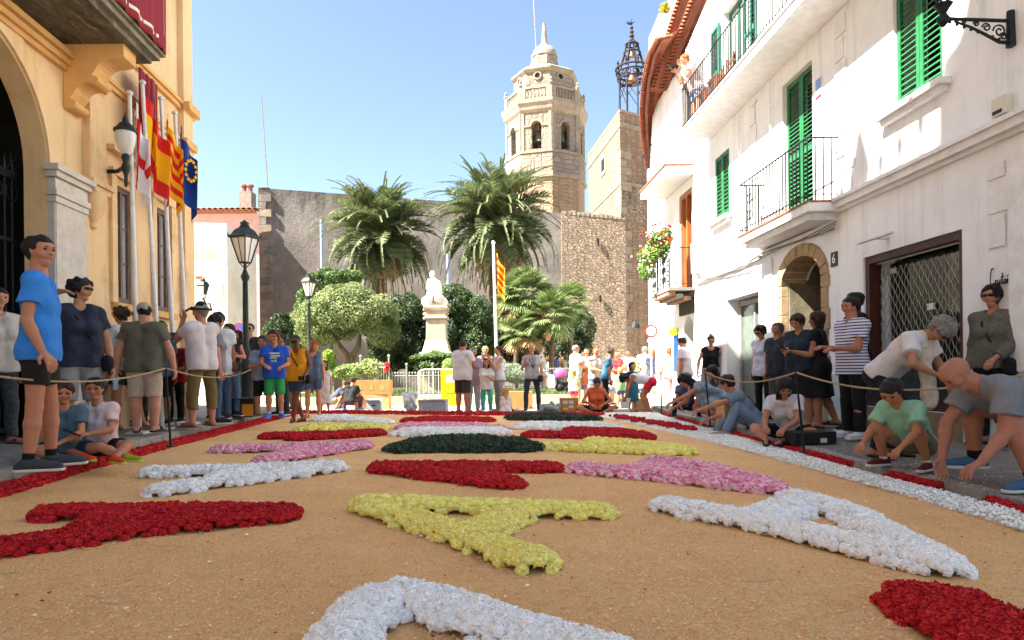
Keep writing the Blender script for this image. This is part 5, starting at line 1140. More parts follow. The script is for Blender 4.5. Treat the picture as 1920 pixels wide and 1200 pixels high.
# red zigzag in the band
pts = []
for k in range(420):
 t = random.random(); p = gnd(1150 + 150 * t, 785 + 27 * t); q = math.sin(t * 30) * .07; pts.append((p.x + q + random.uniform(-.12, .12), p.y + random.uniform(-.15, .15), .05 + random.random() * .03))
zz = thing('red_petal_line', 'wavering line of red petals lying on the white petal band', 'petals', (pts[0][0], pts[0][1], 0)); mass('petal_mass', pts, 'red', .8, zz)
n = 700; a = RNG.random(n) * 6.28; l = .006 + .007 * RNG.random(n); yv = 2 + 11 * RNG.random(n) ** 1.3; x = np.array([interp(bl, v) + .3 + (interp(bi, v) - interp(bl, v) - .4) * RNG.random() for v in yv])
d = np.stack([np.cos(a) * l, np.sin(a) * l, 0 * a], 1); e = np.stack([-np.sin(a) * l * .7, np.cos(a) * l * .7, .003 + 0 * a], 1); c = np.stack([x, yv, np.full(n, .02)], 1)
o = link('fallen_petal', np_mesh('fallen_petal', np.stack([c - d, c - e, c + d, c + e], 1).reshape(-1, 3), np.arange(4 * n).reshape(-1, 4), m_petal, col=np.array([(.88, .86, .8), (.4, .01, .02), (.9, .77, .25), (.86, .4, .5)])[RNG.integers(0, 4, n)])); tag(o, 'few fallen petals of all colours lying on the golden husks', 'petals', kind='stuff')
# scattered petals on kerbs and pavement
n = 1500; yv = 3.5 + 9 * RNG.random(n); x = np.array([kerbR(v) for v in yv]) + .9 * RNG.random(n) ** 1.8; z = np.array([zR(xx, yy) if xx > kerbR(yy) + .16 else .086 for xx, yy in zip(x, yv)]) + .006
a = RNG.random(n) * 6.28; l = .006 + .006 * RNG.random(n); d = np.stack([np.cos(a) * l, np.sin(a) * l, 0 * a], 1); e = np.stack([-np.sin(a) * l * .7, np.cos(a) * l * .7, .002 + 0 * a], 1); c = np.stack([x, yv, z], 1)
cols = np.array([(.78, .76, .7), (.72, .7, .6), (.3, .02, .03)])[RNG.integers(0, 3, n)]
o = link('loose_petal', np_mesh('loose_petal', np.stack([c - d, c - e, c + d, c + e], 1).reshape(-1, 3), np.arange(4 * n).reshape(-1, 4), m_petal, col=cols)); tag(o, 'stray petals scattered over the right kerb and pavement', 'petals', kind='stuff')

# ------------------------------------------------------------------ VEGETATION
m_leaf = vmat('leaves', rough=.6, trans=.25)
m_bark = mat('bark', '#6f6353', '#4f463a', sc=9, rough=.95, bump=.8, bsc=30, stretch=(1, 1, .3))
m_pbark = mat('palm_bark', '#6a5a48', '#43382c', sc=14, rough=.95, bump=1, bsc=20)
def leaves_mesh(name, blobs, n, size, pal, parent, seed=0, asp=.5, clump=.55, droop=0, shell=.35, gap=.35):
 r = np.random.default_rng(seed); off = np.array(OFF.get(parent.name, Vector((0, 0, 0)))); W = np.array([b[3] * b[4] + b[4] * b[5] + b[3] * b[5] for b in blobs]); ids = r.choice(len(blobs), n, p=W / W.sum()); B = np.array(blobs)[ids]
 d = r.standard_normal((n, 3)); d /= np.linalg.norm(d, axis=1)[:, None]; rad = 1 - shell * r.random(n) ** 1.5
 P = B[:, :3] + d * B[:, 3:6] * rad[:, None]
 f = clump * 6.28; ns = np.sin(P[:, 0] * f + 1.3 * np.sin(P[:, 2] * f * .7) + seed) * np.sin(P[:, 1] * f * 1.1 + 2) * np.sin(P[:, 2] * f * .9 + 1 + np.sin(P[:, 0] * f * .6))
 rough_ = .13 * np.sin(P[:, 0] * f * 2.3) * np.sin(P[:, 2] * f * 2.9 + 1) ; P += d * (ns * .12 + rough_ * .7)[:, None] * B[:, 3:6].mean(1)[:, None]
 k = (ns > -gap - .3 * r.random(n)) & (P[:, 2] > .03); P, d, ns = P[k], d[k], ns[k]; n = len(P)
 nn = d * .7 + r.standard_normal((n, 3)) * .6 + np.array([0, 0, .35]); nn /= np.linalg.norm(nn, axis=1)[:, None]
 t = np.cross(nn, r.standard_normal((n, 3))); t /= np.linalg.norm(t, axis=1)[:, None]; t[:, 2] -= droop; b = np.cross(nn, t); s = size * (.6 + .8 * r.random(n))[:, None]
 V = np.stack([P - t * s, P - b * s * asp, P + t * s, P + b * s * asp], 1).reshape(-1, 3) - off
 pal = np.array(pal); cl = np.clip((ns * .5 + .5) * len(pal) + r.standard_normal(n) * .7, 0, len(pal) - 1).astype(int); col = pal[cl] * (.7 + .6 * r.random((n, 1)))
 return link(name, np_mesh(name, V, np.arange(4 * n).reshape(-1, 4), m_leaf, col=col), parent)
def frond_mesh(L, droop, up, nl=58, seed=0, pal=((.06, .09, .035), (.10, .13, .055), (.155, .185, .085))):
 r = np.random.default_rng(seed); V = []; Q = []; C = []; P = []; ang = up; p = np.array([0., 0, 0]); N = 22; st = L / N
 for i in range(N + 1): P.append(p.copy()); p = p + st * np.array([math.cos(ang), 0, math.sin(ang)]); ang -= droop / N * (.4 + 1.2 * i / N)
 P = np.array(P)
 for i in range(N):
  w0, w1 = .035 * (1 - i / N) + .006, .035 * (1 - (i + 1) / N) + .006; b = len(V); V += [P[i] + [0, w0, 0], P[i] - [0, w0, 0], P[i + 1] - [0, w1, 0], P[i + 1] + [0, w1, 0]]; Q.append((b, b + 1, b + 2, b + 3)); C.append((.22, .22, .08))
 for k in range(nl):
  t = .1 + .9 * k / nl; x = t * N; i = min(int(x), N - 1); q = P[i] + (P[i + 1] - P[i]) * (x - i); T = P[i + 1] - P[i]; T /= np.linalg.norm(T); Nn = np.array([-T[2], 0, T[0]])
  ll = L * .17 * (math.sin(min(1, t * 1.25 + .12) * math.pi) ** .6 + .12)
  for s in (-1, 1):
   d = T * .62 + np.array([0, s * .75, 0]) + Nn * (.32 + .15 * r.standard_normal()) ; d /= np.linalg.norm(d); d2 = d - np.array([0, 0, .15 + .2 * r.random()]); d2 /= np.linalg.norm(d2); wv = T * .023
   m_ = q + d * ll * .5; e_ = m_ + d2 * ll * .5; b = len(V); V += [q - wv, q + wv, m_ + wv * 1.1, m_ - wv * 1.1]; Q.append((b, b + 1, b + 2, b + 3)); V += [m_ - wv, m_ + wv, e_ + wv * .2, e_ - wv * .2]; Q.append((b + 4, b + 5, b + 6, b + 7)); c = np.array(pal[r.integers(len(pal))]) * (.8 + .4 * r.random()); C += [c, c * 1.05]
 return np_mesh('frond', np.array(V), np.array(Q), m_leaf, col=np.array(C))
FR_UP = [frond_mesh(2.4, .9, 1.3, seed=1), frond_mesh(2.6, 1.2, 1.1, seed=2), frond_mesh(3.0, 1.25, .95, seed=9)]
FR_MID = [frond_mesh(3.1, 1.35, .75, seed=3), frond_mesh(3.1, 1.45, .55, seed=4), frond_mesh(3.0, 1.3, .35, seed=10)]
FR_LOW = [frond_mesh(3.1, 1.9, .1, seed=5), frond_mesh(3.0, 1.4, -.3, seed=6), frond_mesh(2.9, .8, -.8, seed=11)]
FR_DRY = [frond_mesh(2.6, .7, -.95, seed=7, pal=((.30, .22, .12), (.38, .28, .15), (.2, .15, .08)))]
def palm(name, label, px, py, D, s=1.0, trunk=.33, lean=0):
 h = at(px, py, D); t = thing(name, label, 'palm tree', (h.x, D, 0), 'date palms before the old wall'); T = MB(); n = 26; pts = []; rr = []
 for i in range(n + 1): z = (h.z - .1) * i / n; pts.append((h.x + lean * math.sin(i / n * 2), D, z)); rr.append(trunk * (1.1 - .2 * i / n) * (1.06 if i % 2 else .96) + (.25 * max(0, (i / n - .9) * 8)))
 T.tube(pts, rr, 14); T.build('trunk', m_pbark, t)
 st = MB();
 for k in range(60):
  a = k * 2.4; z = h.z - 1.0 + k * .022; c = Vector((h.x, D, z)); st.tube([c + Vector((math.cos(a) * .3, math.sin(a) * .3, 0)), c + Vector((math.cos(a) * .55, math.sin(a) * .55, .35))], [.07, .03], 4)
 o = st.build('cut_frond_bases', mat('palm_stub', '#8a6a3c', '#6b5030', sc=8, rough=.9), t); o['kind'] = 'stuff'
 r = random.Random(px); hd = Vector((0, 0, h.z))
 for k in range(165):
  u = k / 165; ms = FR_UP if u < .26 else FR_MID if u < .56 else FR_LOW if u < .9 else FR_DRY
  q = s * r.uniform(.86, 1.08); link('frond', ms[r.randrange(len(ms))], t, hd + Vector((0, 0, .25 - .6 * u)), (r.uniform(-.25, .25), r.uniform(-.08, .08), k * 2.39996 + r.uniform(-.2, .2)), (q, q, q))
palm('date_palm', 'large date palm on the left, its full crown in front of the stained wall', 711, 438, 32, 1.2)
palm('date_palm', 'large date palm on the right beside the church tower, trunk showing below the crown', 927, 410, 32, 1.27, .3)
G1 = ((.065, .10, .03), (.12, .165, .055), (.18, .23, .09), (.23, .27, .12)); G2 = ((.015, .03, .012), (.03, .055, .02), (.05, .085, .03)); G3 = ((.04, .08, .02), (.07, .13, .035), (.11, .18, .05))
def bush(name, label, cat, blobs, D, n, size, pal, trunks=(), seed=0, **k):
 """blobs: (px,py,rx_px,rz_px,ry_m)"""
 B = [(*at(px, py, D + (dd[0] if dd else 0)), rx * D / F_, ry, rz * D / F_) for (px, py, rx, rz, ry, *dd) in blobs]
 t = thing(name, label, cat, (B[0][0], D, 0), k.pop('group', None))
 for b in trunks:
  pts = [at(*q, D) for q in b[0]]; MB().tube(pts, b[1], 8).build('trunk', m_bark, t, smooth=True)
 leaves_mesh('crown', B, n, size, pal, t, seed, **k); return t
bush('garden_tree', 'rounded pale green tree with forked trunk behind the railing', 'tree', [(650, 590, 75, 42, 1.5), (605, 600, 55, 45, 1.2), (700, 588, 48, 38, 1.2), (655, 560, 55, 28, 1.1), (590, 625, 35, 28, .9), (720, 625, 30, 30, .8)], 25, 42000, .055, G1,
 [([(655, 715), (652, 670), (640, 655), (625, 630)], [.2, .17, .13, .08]), ([(655, 690), (662, 665), (672, 650), (675, 625)], [.15, .13, .1, .06]), ([(632, 645), (627, 615)], [.08, .05])], 3, asp=.38, clump=.5)
bush('dark_shrub', 'dark green shrub in front of the pinkish wall left of the pale tree', 'shrub', [(532, 612, 28, 26, .8), (515, 625, 20, 18, .6), (548, 640, 25, 30, .7)], 30, 9000, .06, G2, seed=4)
bush('dark_shrub', 'leafy green tree top rising just behind the pale rounded tree', 'tree', [(620, 525, 40, 22, 1.0), (580, 575, 24, 40, .8), (650, 520, 30, 14, .7)], 29, 12000, .065, G3, [([(620, 730), (620, 530)], [.12, .07])], seed=5)
bush('laurel_hedge', 'dark dense evergreen between the pale tree and the statue', 'shrub', [(760, 590, 42, 40, 1.2), (735, 640, 45, 55, 1.2), (775, 650, 40, 50, 1.2)], 27.5, 24000, .06, G2, seed=6, gap=.6)
bush('laurel_hedge', 'dark dense evergreen just right of the statue pedestal', 'shrub', [(850, 568, 38, 36, 1.2), (835, 630, 40, 55, 1.3), (890, 600, 42, 50, 1.2), (890, 650, 45, 50, 1.2)], 27.5, 30000, .06, G2[1:] + ((.07, .11, .045),), seed=7, gap=.6)
bush('dark_evergreen', 'dark evergreen shrub right of the fan palms before the brick wall', 'shrub', [(1085, 620, 30, 50, 1.1), (1060, 650, 40, 45, 1.1), (975, 640, 40, 50, 1.2)], 29, 20000, .06, G2, seed=8)
bush('low_ivy', 'low glossy ivy growing round the foot of the statue', 'shrub', [(820, 668, 42, 7, .8), (790, 672, 22, 7, .6), (850, 672, 22, 7, .6), (820, 685, 45, 14, .8)], 22.5, 9000, .055, G3, seed=9)
bush('lime_shrub', 'small lime green shrub at the left end of the railing', 'shrub', [(617, 680, 12, 26, .4), (625, 700, 18, 14, .4)], 20.5, 3500, .05, ((.16, .26, .03), (.24, .36, .05)), seed=10)
bush('lavender_bush', 'grey-green lavender bushes along the railing right of the women', 'shrub', [(962, 700, 28, 18, .6), (985, 705, 20, 14, .5), (940, 706, 18, 12, .5)], 21, 9000, .045, ((.12, .17, .09), (.2, .25, .16), (.28, .32, .25)), seed=11, asp=.2)
bush('flowering_plants', 'low mixed plants with pale blooms behind the white stones', 'plant', [(665, 695, 30, 14, .4), (700, 690, 25, 18, .4), (640, 698, 15, 12, .4)], 20.3, 4500, .04, ((.1, .17, .05), (.2, .28, .08), (.34, .36, .14)), seed=12)
bush('green_grass_tuft', 'light green grassy tuft by the yellow barrier panel', 'plant', [(842, 688, 12, 16, .3)], 20.2, 2500, .07, ((.2, .3, .08), (.3, .38, .14)), seed=13, asp=.12)
g = MB(); a, b = at(600, 712, 22), at(1130, 712, 22)
gb1 = MB().box((-7.2, 19.6, 0), (4.6, 33, .22)); struct('garden_bed', gb1, mat('bed_soil', '#5a5138', '#4a5a2e', sc=3, rough=.95, bump=.5))
kb = MB(); kx = -7.3
while kx < 4.6: MB().box((kx, 19.42, 0), (kx + .78, 19.6, .26)).build('kerb_stone', mat('bed_kerb', '#b7a48c', '#a08d76', sc=4, rough=.9), bpy.data.objects['garden_bed']); kx += .79
n = 14000; xg = -7 + 11.4 * RNG.random(n); yg = 19.7 + 5 * RNG.random(n); hg = .05 + .1 * RNG.random(n); an = RNG.random(n) * 3.14; c = np.stack([xg, yg, np.full(n, .22)], 1); w_ = np.stack([np.cos(an) * .012, np.sin(an) * .012, 0 * an], 1); u_ = np.stack([.04 * RNG.standard_normal(n), .04 * RNG.standard_normal(n), hg], 1)
tag(link('grass', np_mesh('grass', np.stack([c - w_, c + w_, c + u_ + w_ * .2, c + u_ - w_ * .2], 1).reshape(-1, 3), np.arange(4 * n).reshape(-1, 4), m_leaf, col=np.array([(.08, .14, .03), (.13, .2, .05), (.2, .26, .09)])[RNG.integers(0, 3, n)])), 'short grass in the garden bed behind the low kerb', 'grass', kind='stuff')
# fan palms
def fan_leaf(seed, pal):
 r = np.random.default_rng(seed); V = []; Q = []; C = []; n = 26
 V += [(0, .012, 0), (0, -.012, 0), (.55, -.01, .12), (.55, .01, .12)]; Q.append((0, 1, 2, 3)); C.append((.2, .22, .08)); o = np.array([.55, 0, .12])
 for k in range(n):
  a = -2.0 + 4.0 * k / (n - 1); L_ = .52 * (.8 + .2 * math.cos(a)) * (.9 + .2 * r.random()); d = np.array([math.cos(a), math.sin(a), .05 - .1 * r.random()]); t = np.array([-math.sin(a), math.cos(a), 0]) * .028; m_ = o + d * L_ * .6; e_ = m_ + (d - [0, 0, .5]) * L_ * .4; b = len(V)
  V += [o, o + t * .2, m_ + t, m_ - t]; Q.append((b, b + 1, b + 2, b + 3)); V += [m_ - t, m_ + t, e_ + t * .15, e_ - t * .15]; Q.append((b + 4, b + 5, b + 6, b + 7)); c = np.array(pal[r.integers(len(pal))]) * (.8 + .4 * r.random()); C += [c, c]
 return np_mesh('fan_leaf', np.array(V), np.array(Q), m_leaf, col=np.array(C))
FAN = [fan_leaf(s, ((.07, .11, .03), (.11, .16, .05), (.16, .21, .08))) for s in range(4)]; FAND = [fan_leaf(9, ((.4, .26, .12), (.5, .36, .2)))]
for (px, py, D, s, n, lab) in ((985, 560, 25, 1.25, 44, 'tallest fan palm, just right of the white flagpole, with dry brown leaves under its crown'), (1032, 598, 24, 1.1, 40, 'middle fan palm with two pale hanging seed clusters'), (1068, 572, 26, 1.0, 30, 'right-hand small fan palm against the dark evergreen'), (985, 625, 24.5, 1.0, 36, 'low fan palm spreading behind the lavender'), (965, 585, 25.5, .9, 26, 'young fan palm close behind the white flagpole')):
 h = at(px, py, D); t = thing('fan_palm', lab, 'palm tree', (h.x, D, 0), 'fan palms in the garden'); r = random.Random(px)
 MB().tube([(h.x, D, 0), (h.x + .04, D, h.z * .5), (h.x, D, h.z)], [.11, .1, .12], 10).build('trunk', m_pbark, t)
 for k in range(n):
  u = k / n; dry = u > .86 and px in (985,); link('fan_leaf', (FAND if dry else FAN)[r.randrange(1 if dry else 4)], t, (0, 0, h.z), (r.uniform(-.3, .3), -1.25 + 2.2 * u, k * 2.4 + r.uniform(-.3, .3)), (s, s, s))
 if px == 1032:
  for dx in (-.12, .3): MB().ball((h.x + dx, D - .45, h.z - .65), .16, 8, (.7, .7, 1.2)).build('seed_cluster', mat('seed_cluster', '#c89a6c', '#b98858', sc=20, rough=.9, bump=.8), t)
# ------------------------------------------------------------------ garden railings, stones
m_rail = mat('galvanised_railing', '#8f948e', '#6f756f', sc=9, rough=.6, metal=.2)
def garden_fence(label, a, b, h, n, Y0, Y1, posts):
 A, B = at(a[0], a[1], Y0), at(b[0], b[1], Y1); A.z = B.z = .22; t = thing('garden_railing', label, 'railing', (A + B) / 2, 'iron railings round the garden')
 r = MB().tube([A + Vector((0, 0, h - .08)), B + Vector((0, 0, h - .08))], .018, 6).tube([A + Vector((0, 0, .12)), B + Vector((0, 0, .12))], .015, 6); r.build('rail', m_rail, t)
 bm3 = MB().tube([(0, 0, 0), (0, 0, h)], .012, 5).ball((0, 0, h + .01), .035, 6); me = mesh_from('picket', bm3.V, bm3.F, m_rail); pm = MB().tube([(0, 0, 0), (0, 0, h + .25)], .028, 6).ball((0, 0, h + .27), .05, 6); pme = mesh_from('post', pm.V, pm.F, m_rail)
 for i in range(n + 1):
  p = A + (B - A) * i / n; link('post' if i in posts else 'picket', pme if i in posts else me, t, p - OFF[t.name])
garden_fence('taller iron railing in front of the forked tree trunk', (618, 0), (722, 0), .98, 22, 20.6, 19.9, (0, 11, 22))
garden_fence('lower iron railing below the statue', (728, 0), (880, 0), .72, 28, 20.4, 20.4, (5, 14, 28))
garden_fence('iron railing among the lavender right of the flagpole', (938, 0), (1070, 0), .8, 26, 20.6, 21.2, (0, 13, 26))
ws = thing('white_stone_border', 'row of rounded white stones edging the planted bed', 'stones', at(680, 712, 19.9))
r = random.Random(5)
for i in range(46):
 p = at(636 + i * 2.1, 709 + r.uniform(-3, 2), 19.9 + r.uniform(-.15, .1)); p.z = .26 + r.uniform(0, .12); s = r.uniform(.06, .11); MB().ball(p, s, 8, (r.uniform(.8, 1.4), 1, r.uniform(.6, .9))).build('stone', mat('white_stone', '#cfc8bb', '#b5aea0', sc=10, rough=.9), ws, smooth=True)
rf2 = thing('red_lily', 'tall plant with bright red flowers at the end of the tall railing', 'plant', at(725, 700, 19.9)); p = at(725, 712, 19.9); s_ = MB().tube([(p.x, p.y, .2), (p.x, p.y, at(725, 680, 19.9).z)], .012, 5); s_.build('stem', mat('stem_green', '#4f7a2f'), rf2)
mass('blossom', [tuple(at(725 + dx, py, 19.88)) for dx, py in ((0, 682), (1, 686), (-1, 692), (0, 696), (2, 693))], 'red', 2.2, rf2)
# ------------------------------------------------------------------ flower pots on the far balcony
m_pot = m_tile
for k, (px, py, col_) in enumerate(((1238, 462, 'red'), (1222, 492, 'pink'), (1250, 458, 'red'))):
 Y = 17.9 - .25 * k; c = FR(16.6 + k * .45, 3.95, .72); c = at(px, py, 17.0 + (.6 if k == 1 else 0)); t = thing('flower_pot', ('terracotta pot of red geraniums on the balcony rail', 'trailing pink and white petunias hanging left off the balcony corner', 'small clump of red geraniums nearest the wooden balcony door')[k], 'flower pot', c, 'flower pots on the iron balcony')
 MB().lathe([(.1, -.12), (.15, .1), (.17, .1), (.17, .15), (.13, .15)], c, 12).build('pot', m_pot, t)
 leaves_mesh('foliage', [(c.x - (.1 if k != 1 else .12), c.y, c.z + .2, .26, .26, .2), (c.x - .15, c.y - .1, c.z - .1 - .1 * (k == 1), .22, .2, .3)], 900, .045, ((.1, .2, .04), (.18, .3, .07)), t, k, clump=1)
 r = np.random.default_rng(k); pts = [(c.x - .12 + .3 * r.standard_normal() * .6, c.y - .15 + .15 * r.standard_normal(), c.z + .12 + .22 * r.standard_normal()) for _ in range(60)]; mass('blossom', pts[:24], col_, .95, t); mass('blossom', pts[24:44], 'pink' if k != 1 else 'white', .85, t)
rp_ = thing('roof_plant', 'yellow-green plant on the rooftop block', 'plant', at(1246, 20, 20)); c = at(1246, 16, 20.1); leaves_mesh('foliage', [(c.x, c.y, c.z, .16, .16, .16)], 260, .09, ((.3, .32, .05), (.4, .38, .08)), rp_, 3, asp=.2)

# ------------------------------------------------------------------ BODY SCULPTING: smooth distance fields -> one continuous mesh
def surface_nets(D, lo, h):
 """D (nx,ny,nz) distances, returns verts, quads"""
 S = D < 0; nx, ny, nz = D.shape
 c = np.zeros((nx - 1, ny - 1, nz - 1), np.int8)
 for i in (0, 1):
  for j in (0, 1):
   for k in (0, 1): c += S[i:nx - 1 + i, j:ny - 1 + j, k:nz - 1 + k]
 act = (c > 0) & (c < 8); idx = np.full(act.shape, -1, np.int32); I = np.argwhere(act); idx[act] = np.arange(len(I)); acc = np.zeros((len(I), 3)); cnt = np.zeros(len(I))
 if len(I) == 0: return np.zeros((0, 3)), np.zeros((0, 4), int)
 cor = [(i, j, k) for i in (0, 1) for j in (0, 1) for k in (0, 1)]; val = {q: D[I[:, 0] + q[0], I[:, 1] + q[1], I[:, 2] + q[2]] for q in cor}
 for a in cor:
  for ax in range(3):
   if a[ax]: continue
   b = list(a); b[ax] = 1; b = tuple(b); va, vb = val[a], val[b]; m = (va < 0) != (vb < 0); t = np.where(m, va / np.where(m, va - vb, 1), 0); p = np.array(a, float)[None] + np.zeros((len(I), 3)); p[:, ax] += t; acc += p * m[:, None]; cnt += m
 V = lo + (I + acc / np.maximum(cnt, 1)[:, None]) * h; Qs = []
 for ax in range(3):
  a0 = [slice(None)] * 3; a1 = [slice(None)] * 3; a0[ax] = slice(0, -1); a1[ax] = slice(1, None)
  A, B = S[tuple(a0)], S[tuple(a1)]; o1, o2 = [(1, 2), (2, 0), (0, 1)][ax]; E = np.argwhere(A != B)
  E = E[(E[:, o1] > 0) & (E[:, o2] > 0) & (E[:, o1] < D.shape[o1] - 1) & (E[:, o2] < D.shape[o2] - 1)]
  if not len(E): continue
  fl = A[E[:, 0], E[:, 1], E[:, 2]]; q = []
  for d1, d2 in ((-1, -1), (0, -1), (0, 0), (-1, 0)): e = E.copy(); e[:, o1] += d1; e[:, o2] += d2; q.append(idx[e[:, 0], e[:, 1], e[:, 2]])
  q = np.stack(q, 1); q[~fl] = q[~fl][:, ::-1]; Qs.append(q)
 Q = np.concatenate(Qs); return V, Q[(Q >= 0).all(1)]
def sculpt(prims, h, neg=(), k0=.02, noise=None, planes=()):
 """prims: (a,b,ra,rb,k,flat) capsules with changing radius; flat=1 cuts the b end square, 2 both"""
 A = np.array([[*p[0], *p[1]] for p in prims], float); R = np.array([[p[2], p[3]] for p in prims]); mr = R.max() + .03
 lo = np.minimum(A[:, :3], A[:, 3:]) - R.max(1)[:, None]; hi = np.maximum(A[:, :3], A[:, 3:]) + R.max(1)[:, None]
 L = lo.min(0) - 3 * h; U = hi.max(0) + 3 * h; n = np.ceil((U - L) / h).astype(int) + 1; D = np.full(n, .08, np.float32); ax = [L[i] + np.arange(n[i]) * h for i in range(3)]
 def ev(p, m):
  a, b = np.array(p[0], float), np.array(p[1], float); ra, rb = p[2], p[3]; l0 = np.minimum(a, b) - max(ra, rb) - m; u0 = np.maximum(a, b) + max(ra, rb) + m
  s = [slice(max(0, int((l0[i] - L[i]) / h)), min(n[i], int((u0[i] - L[i]) / h) + 2)) for i in range(3)]
  X, Y, Z = ax[0][s[0]][:, None, None], ax[1][s[1]][None, :, None], ax[2][s[2]][None, None, :]; ab = b - a; l2 = ab @ ab + 1e-12
  t = np.clip(((X - a[0]) * ab[0] + (Y - a[1]) * ab[1] + (Z - a[2]) * ab[2]) / l2, 0, 1)
  d = np.sqrt((X - a[0] - t * ab[0]) ** 2 + (Y - a[1] - t * ab[1]) ** 2 + (Z - a[2] - t * ab[2]) ** 2) - (ra + (rb - ra) * t)
  f = p[5] if len(p) > 5 else 0
  if f:
   u = ab / math.sqrt(l2); d = np.maximum(d, (X - b[0]) * u[0] + (Y - b[1]) * u[1] + (Z - b[2]) * u[2])
   if f == 2: d = np.maximum(d, -((X - a[0]) * u[0] + (Y - a[1]) * u[1] + (Z - a[2]) * u[2]))
  return tuple(s), d
 for p in prims:
  k = p[4] if len(p) > 4 else k0; s, d = ev(p, k + 2 * h); o = D[s]
  if o.size == 0: continue
  hh = np.maximum(k - np.abs(o - d), 0) / k; D[s] = np.minimum(o, d) - hh * hh * k * .25
 for p in neg:
  k = p[4] if len(p) > 4 else .008; s, d = ev(p, k + 2 * h); o = D[s]
  if o.size == 0: continue
  d = -d; hh = np.maximum(k - np.abs(o - d), 0) / k; D[s] = np.maximum(o, d) + hh * hh * k * .25
 X, Y, Z = ax[0][:, None, None], ax[1][None, :, None], ax[2][None, None, :]
 for (q, nn) in planes: D = np.maximum(D, (X - q[0]) * nn[0] + (Y - q[1]) * nn[1] + (Z - q[2]) * nn[2])
 if noise:
  am, fr, ph = noise; D = D + (am * (.5 * np.sin(X * fr * 1.1 + ph + 2 * np.sin(Z * fr * .38 + ph) + 1.3 * np.sin(Y * fr * .5)) + .4 * np.sin(Y * fr + 1.7 * np.sin(Z * fr * .45 + 2 * ph)) + .45 * np.sin((X + Y) * fr * .55 + Z * fr * .8 + ph + np.sin(X * fr * .3)))).astype(np.float32)
 return surface_nets(D, L, h)
def rotm(yaw=0, pitch=0, roll=0):
 """local frame: x right, y forward, z up; yaw + = turn left, pitch + = bow forward, roll + = tilt to the right"""
 return (Matrix.Rotation(yaw, 3, 'Z') @ Matrix.Rotation(-pitch, 3, 'X') @ Matrix.Rotation(roll, 3, 'Y'))
def fabric(name, c, c2=None, stripes=None, rough=.85, plaid=False, sc=9, seam=None):
 if name in MATS: return MATS[name]
 m = mat(name, c, c2 or tuple(min(1, v * .86) for v in (lin(c) if isinstance(c, str) else c)), sc=sc, rough=rough, bump=.5, bsc=22)
 if stripes or plaid:
  n = m.node_tree; N, L = n.nodes, n.links; tc = N.new('ShaderNodeTexCoord'); sx = N.new('ShaderNodeSeparateXYZ'); L.new(tc.outputs['Object'], sx.inputs[0])
  def wave(out, per, duty):
   a = N.new('ShaderNodeMath'); a.operation = 'DIVIDE'; L.new(out, a.inputs[0]); a.inputs[1].default_value = per; b = N.new('ShaderNodeMath'); b.operation = 'FRACT'; L.new(a.outputs[0], b.inputs[0])
   g = N.new('ShaderNodeMath'); g.operation = 'LESS_THAN'; L.new(b.outputs[0], g.inputs[0]); g.inputs[1].default_value = duty; return g.outputs[0]
  per, duty, sc2 = stripes; mx = N.new('ShaderNodeMix'); mx.data_type = 'RGBA'; mx.inputs['A'].default_value = (*lin(c), 1); mx.inputs['B'].default_value = (*lin(sc2), 1); L.new(wave(sx.outputs['Z'], per, duty), mx.inputs['Factor']); out = mx.outputs['Result']
  if plaid: my = N.new('ShaderNodeMix'); my.data_type = 'RGBA'; my.blend_type = 'MULTIPLY'; L.new(out, my.inputs['A']); my.inputs['B'].default_value = (*lin(sc2), 1); L.new(wave(sx.outputs['X'], per, duty), my.inputs['Factor']); out = my.outputs['Result']
  L.new(out, N['Principled BSDF'].inputs['Base Color'])
 return m
def skinm(c): return mat('skin_' + c.strip('#'), c, tuple(v * .88 for v in lin(c)), sc=9, rough=.62, sss=.08, spec=.22, bump=.25, bsc=160)
DN = {'dn': (0, 0, -1)}
def V3(v): return Vector(v).normalized()
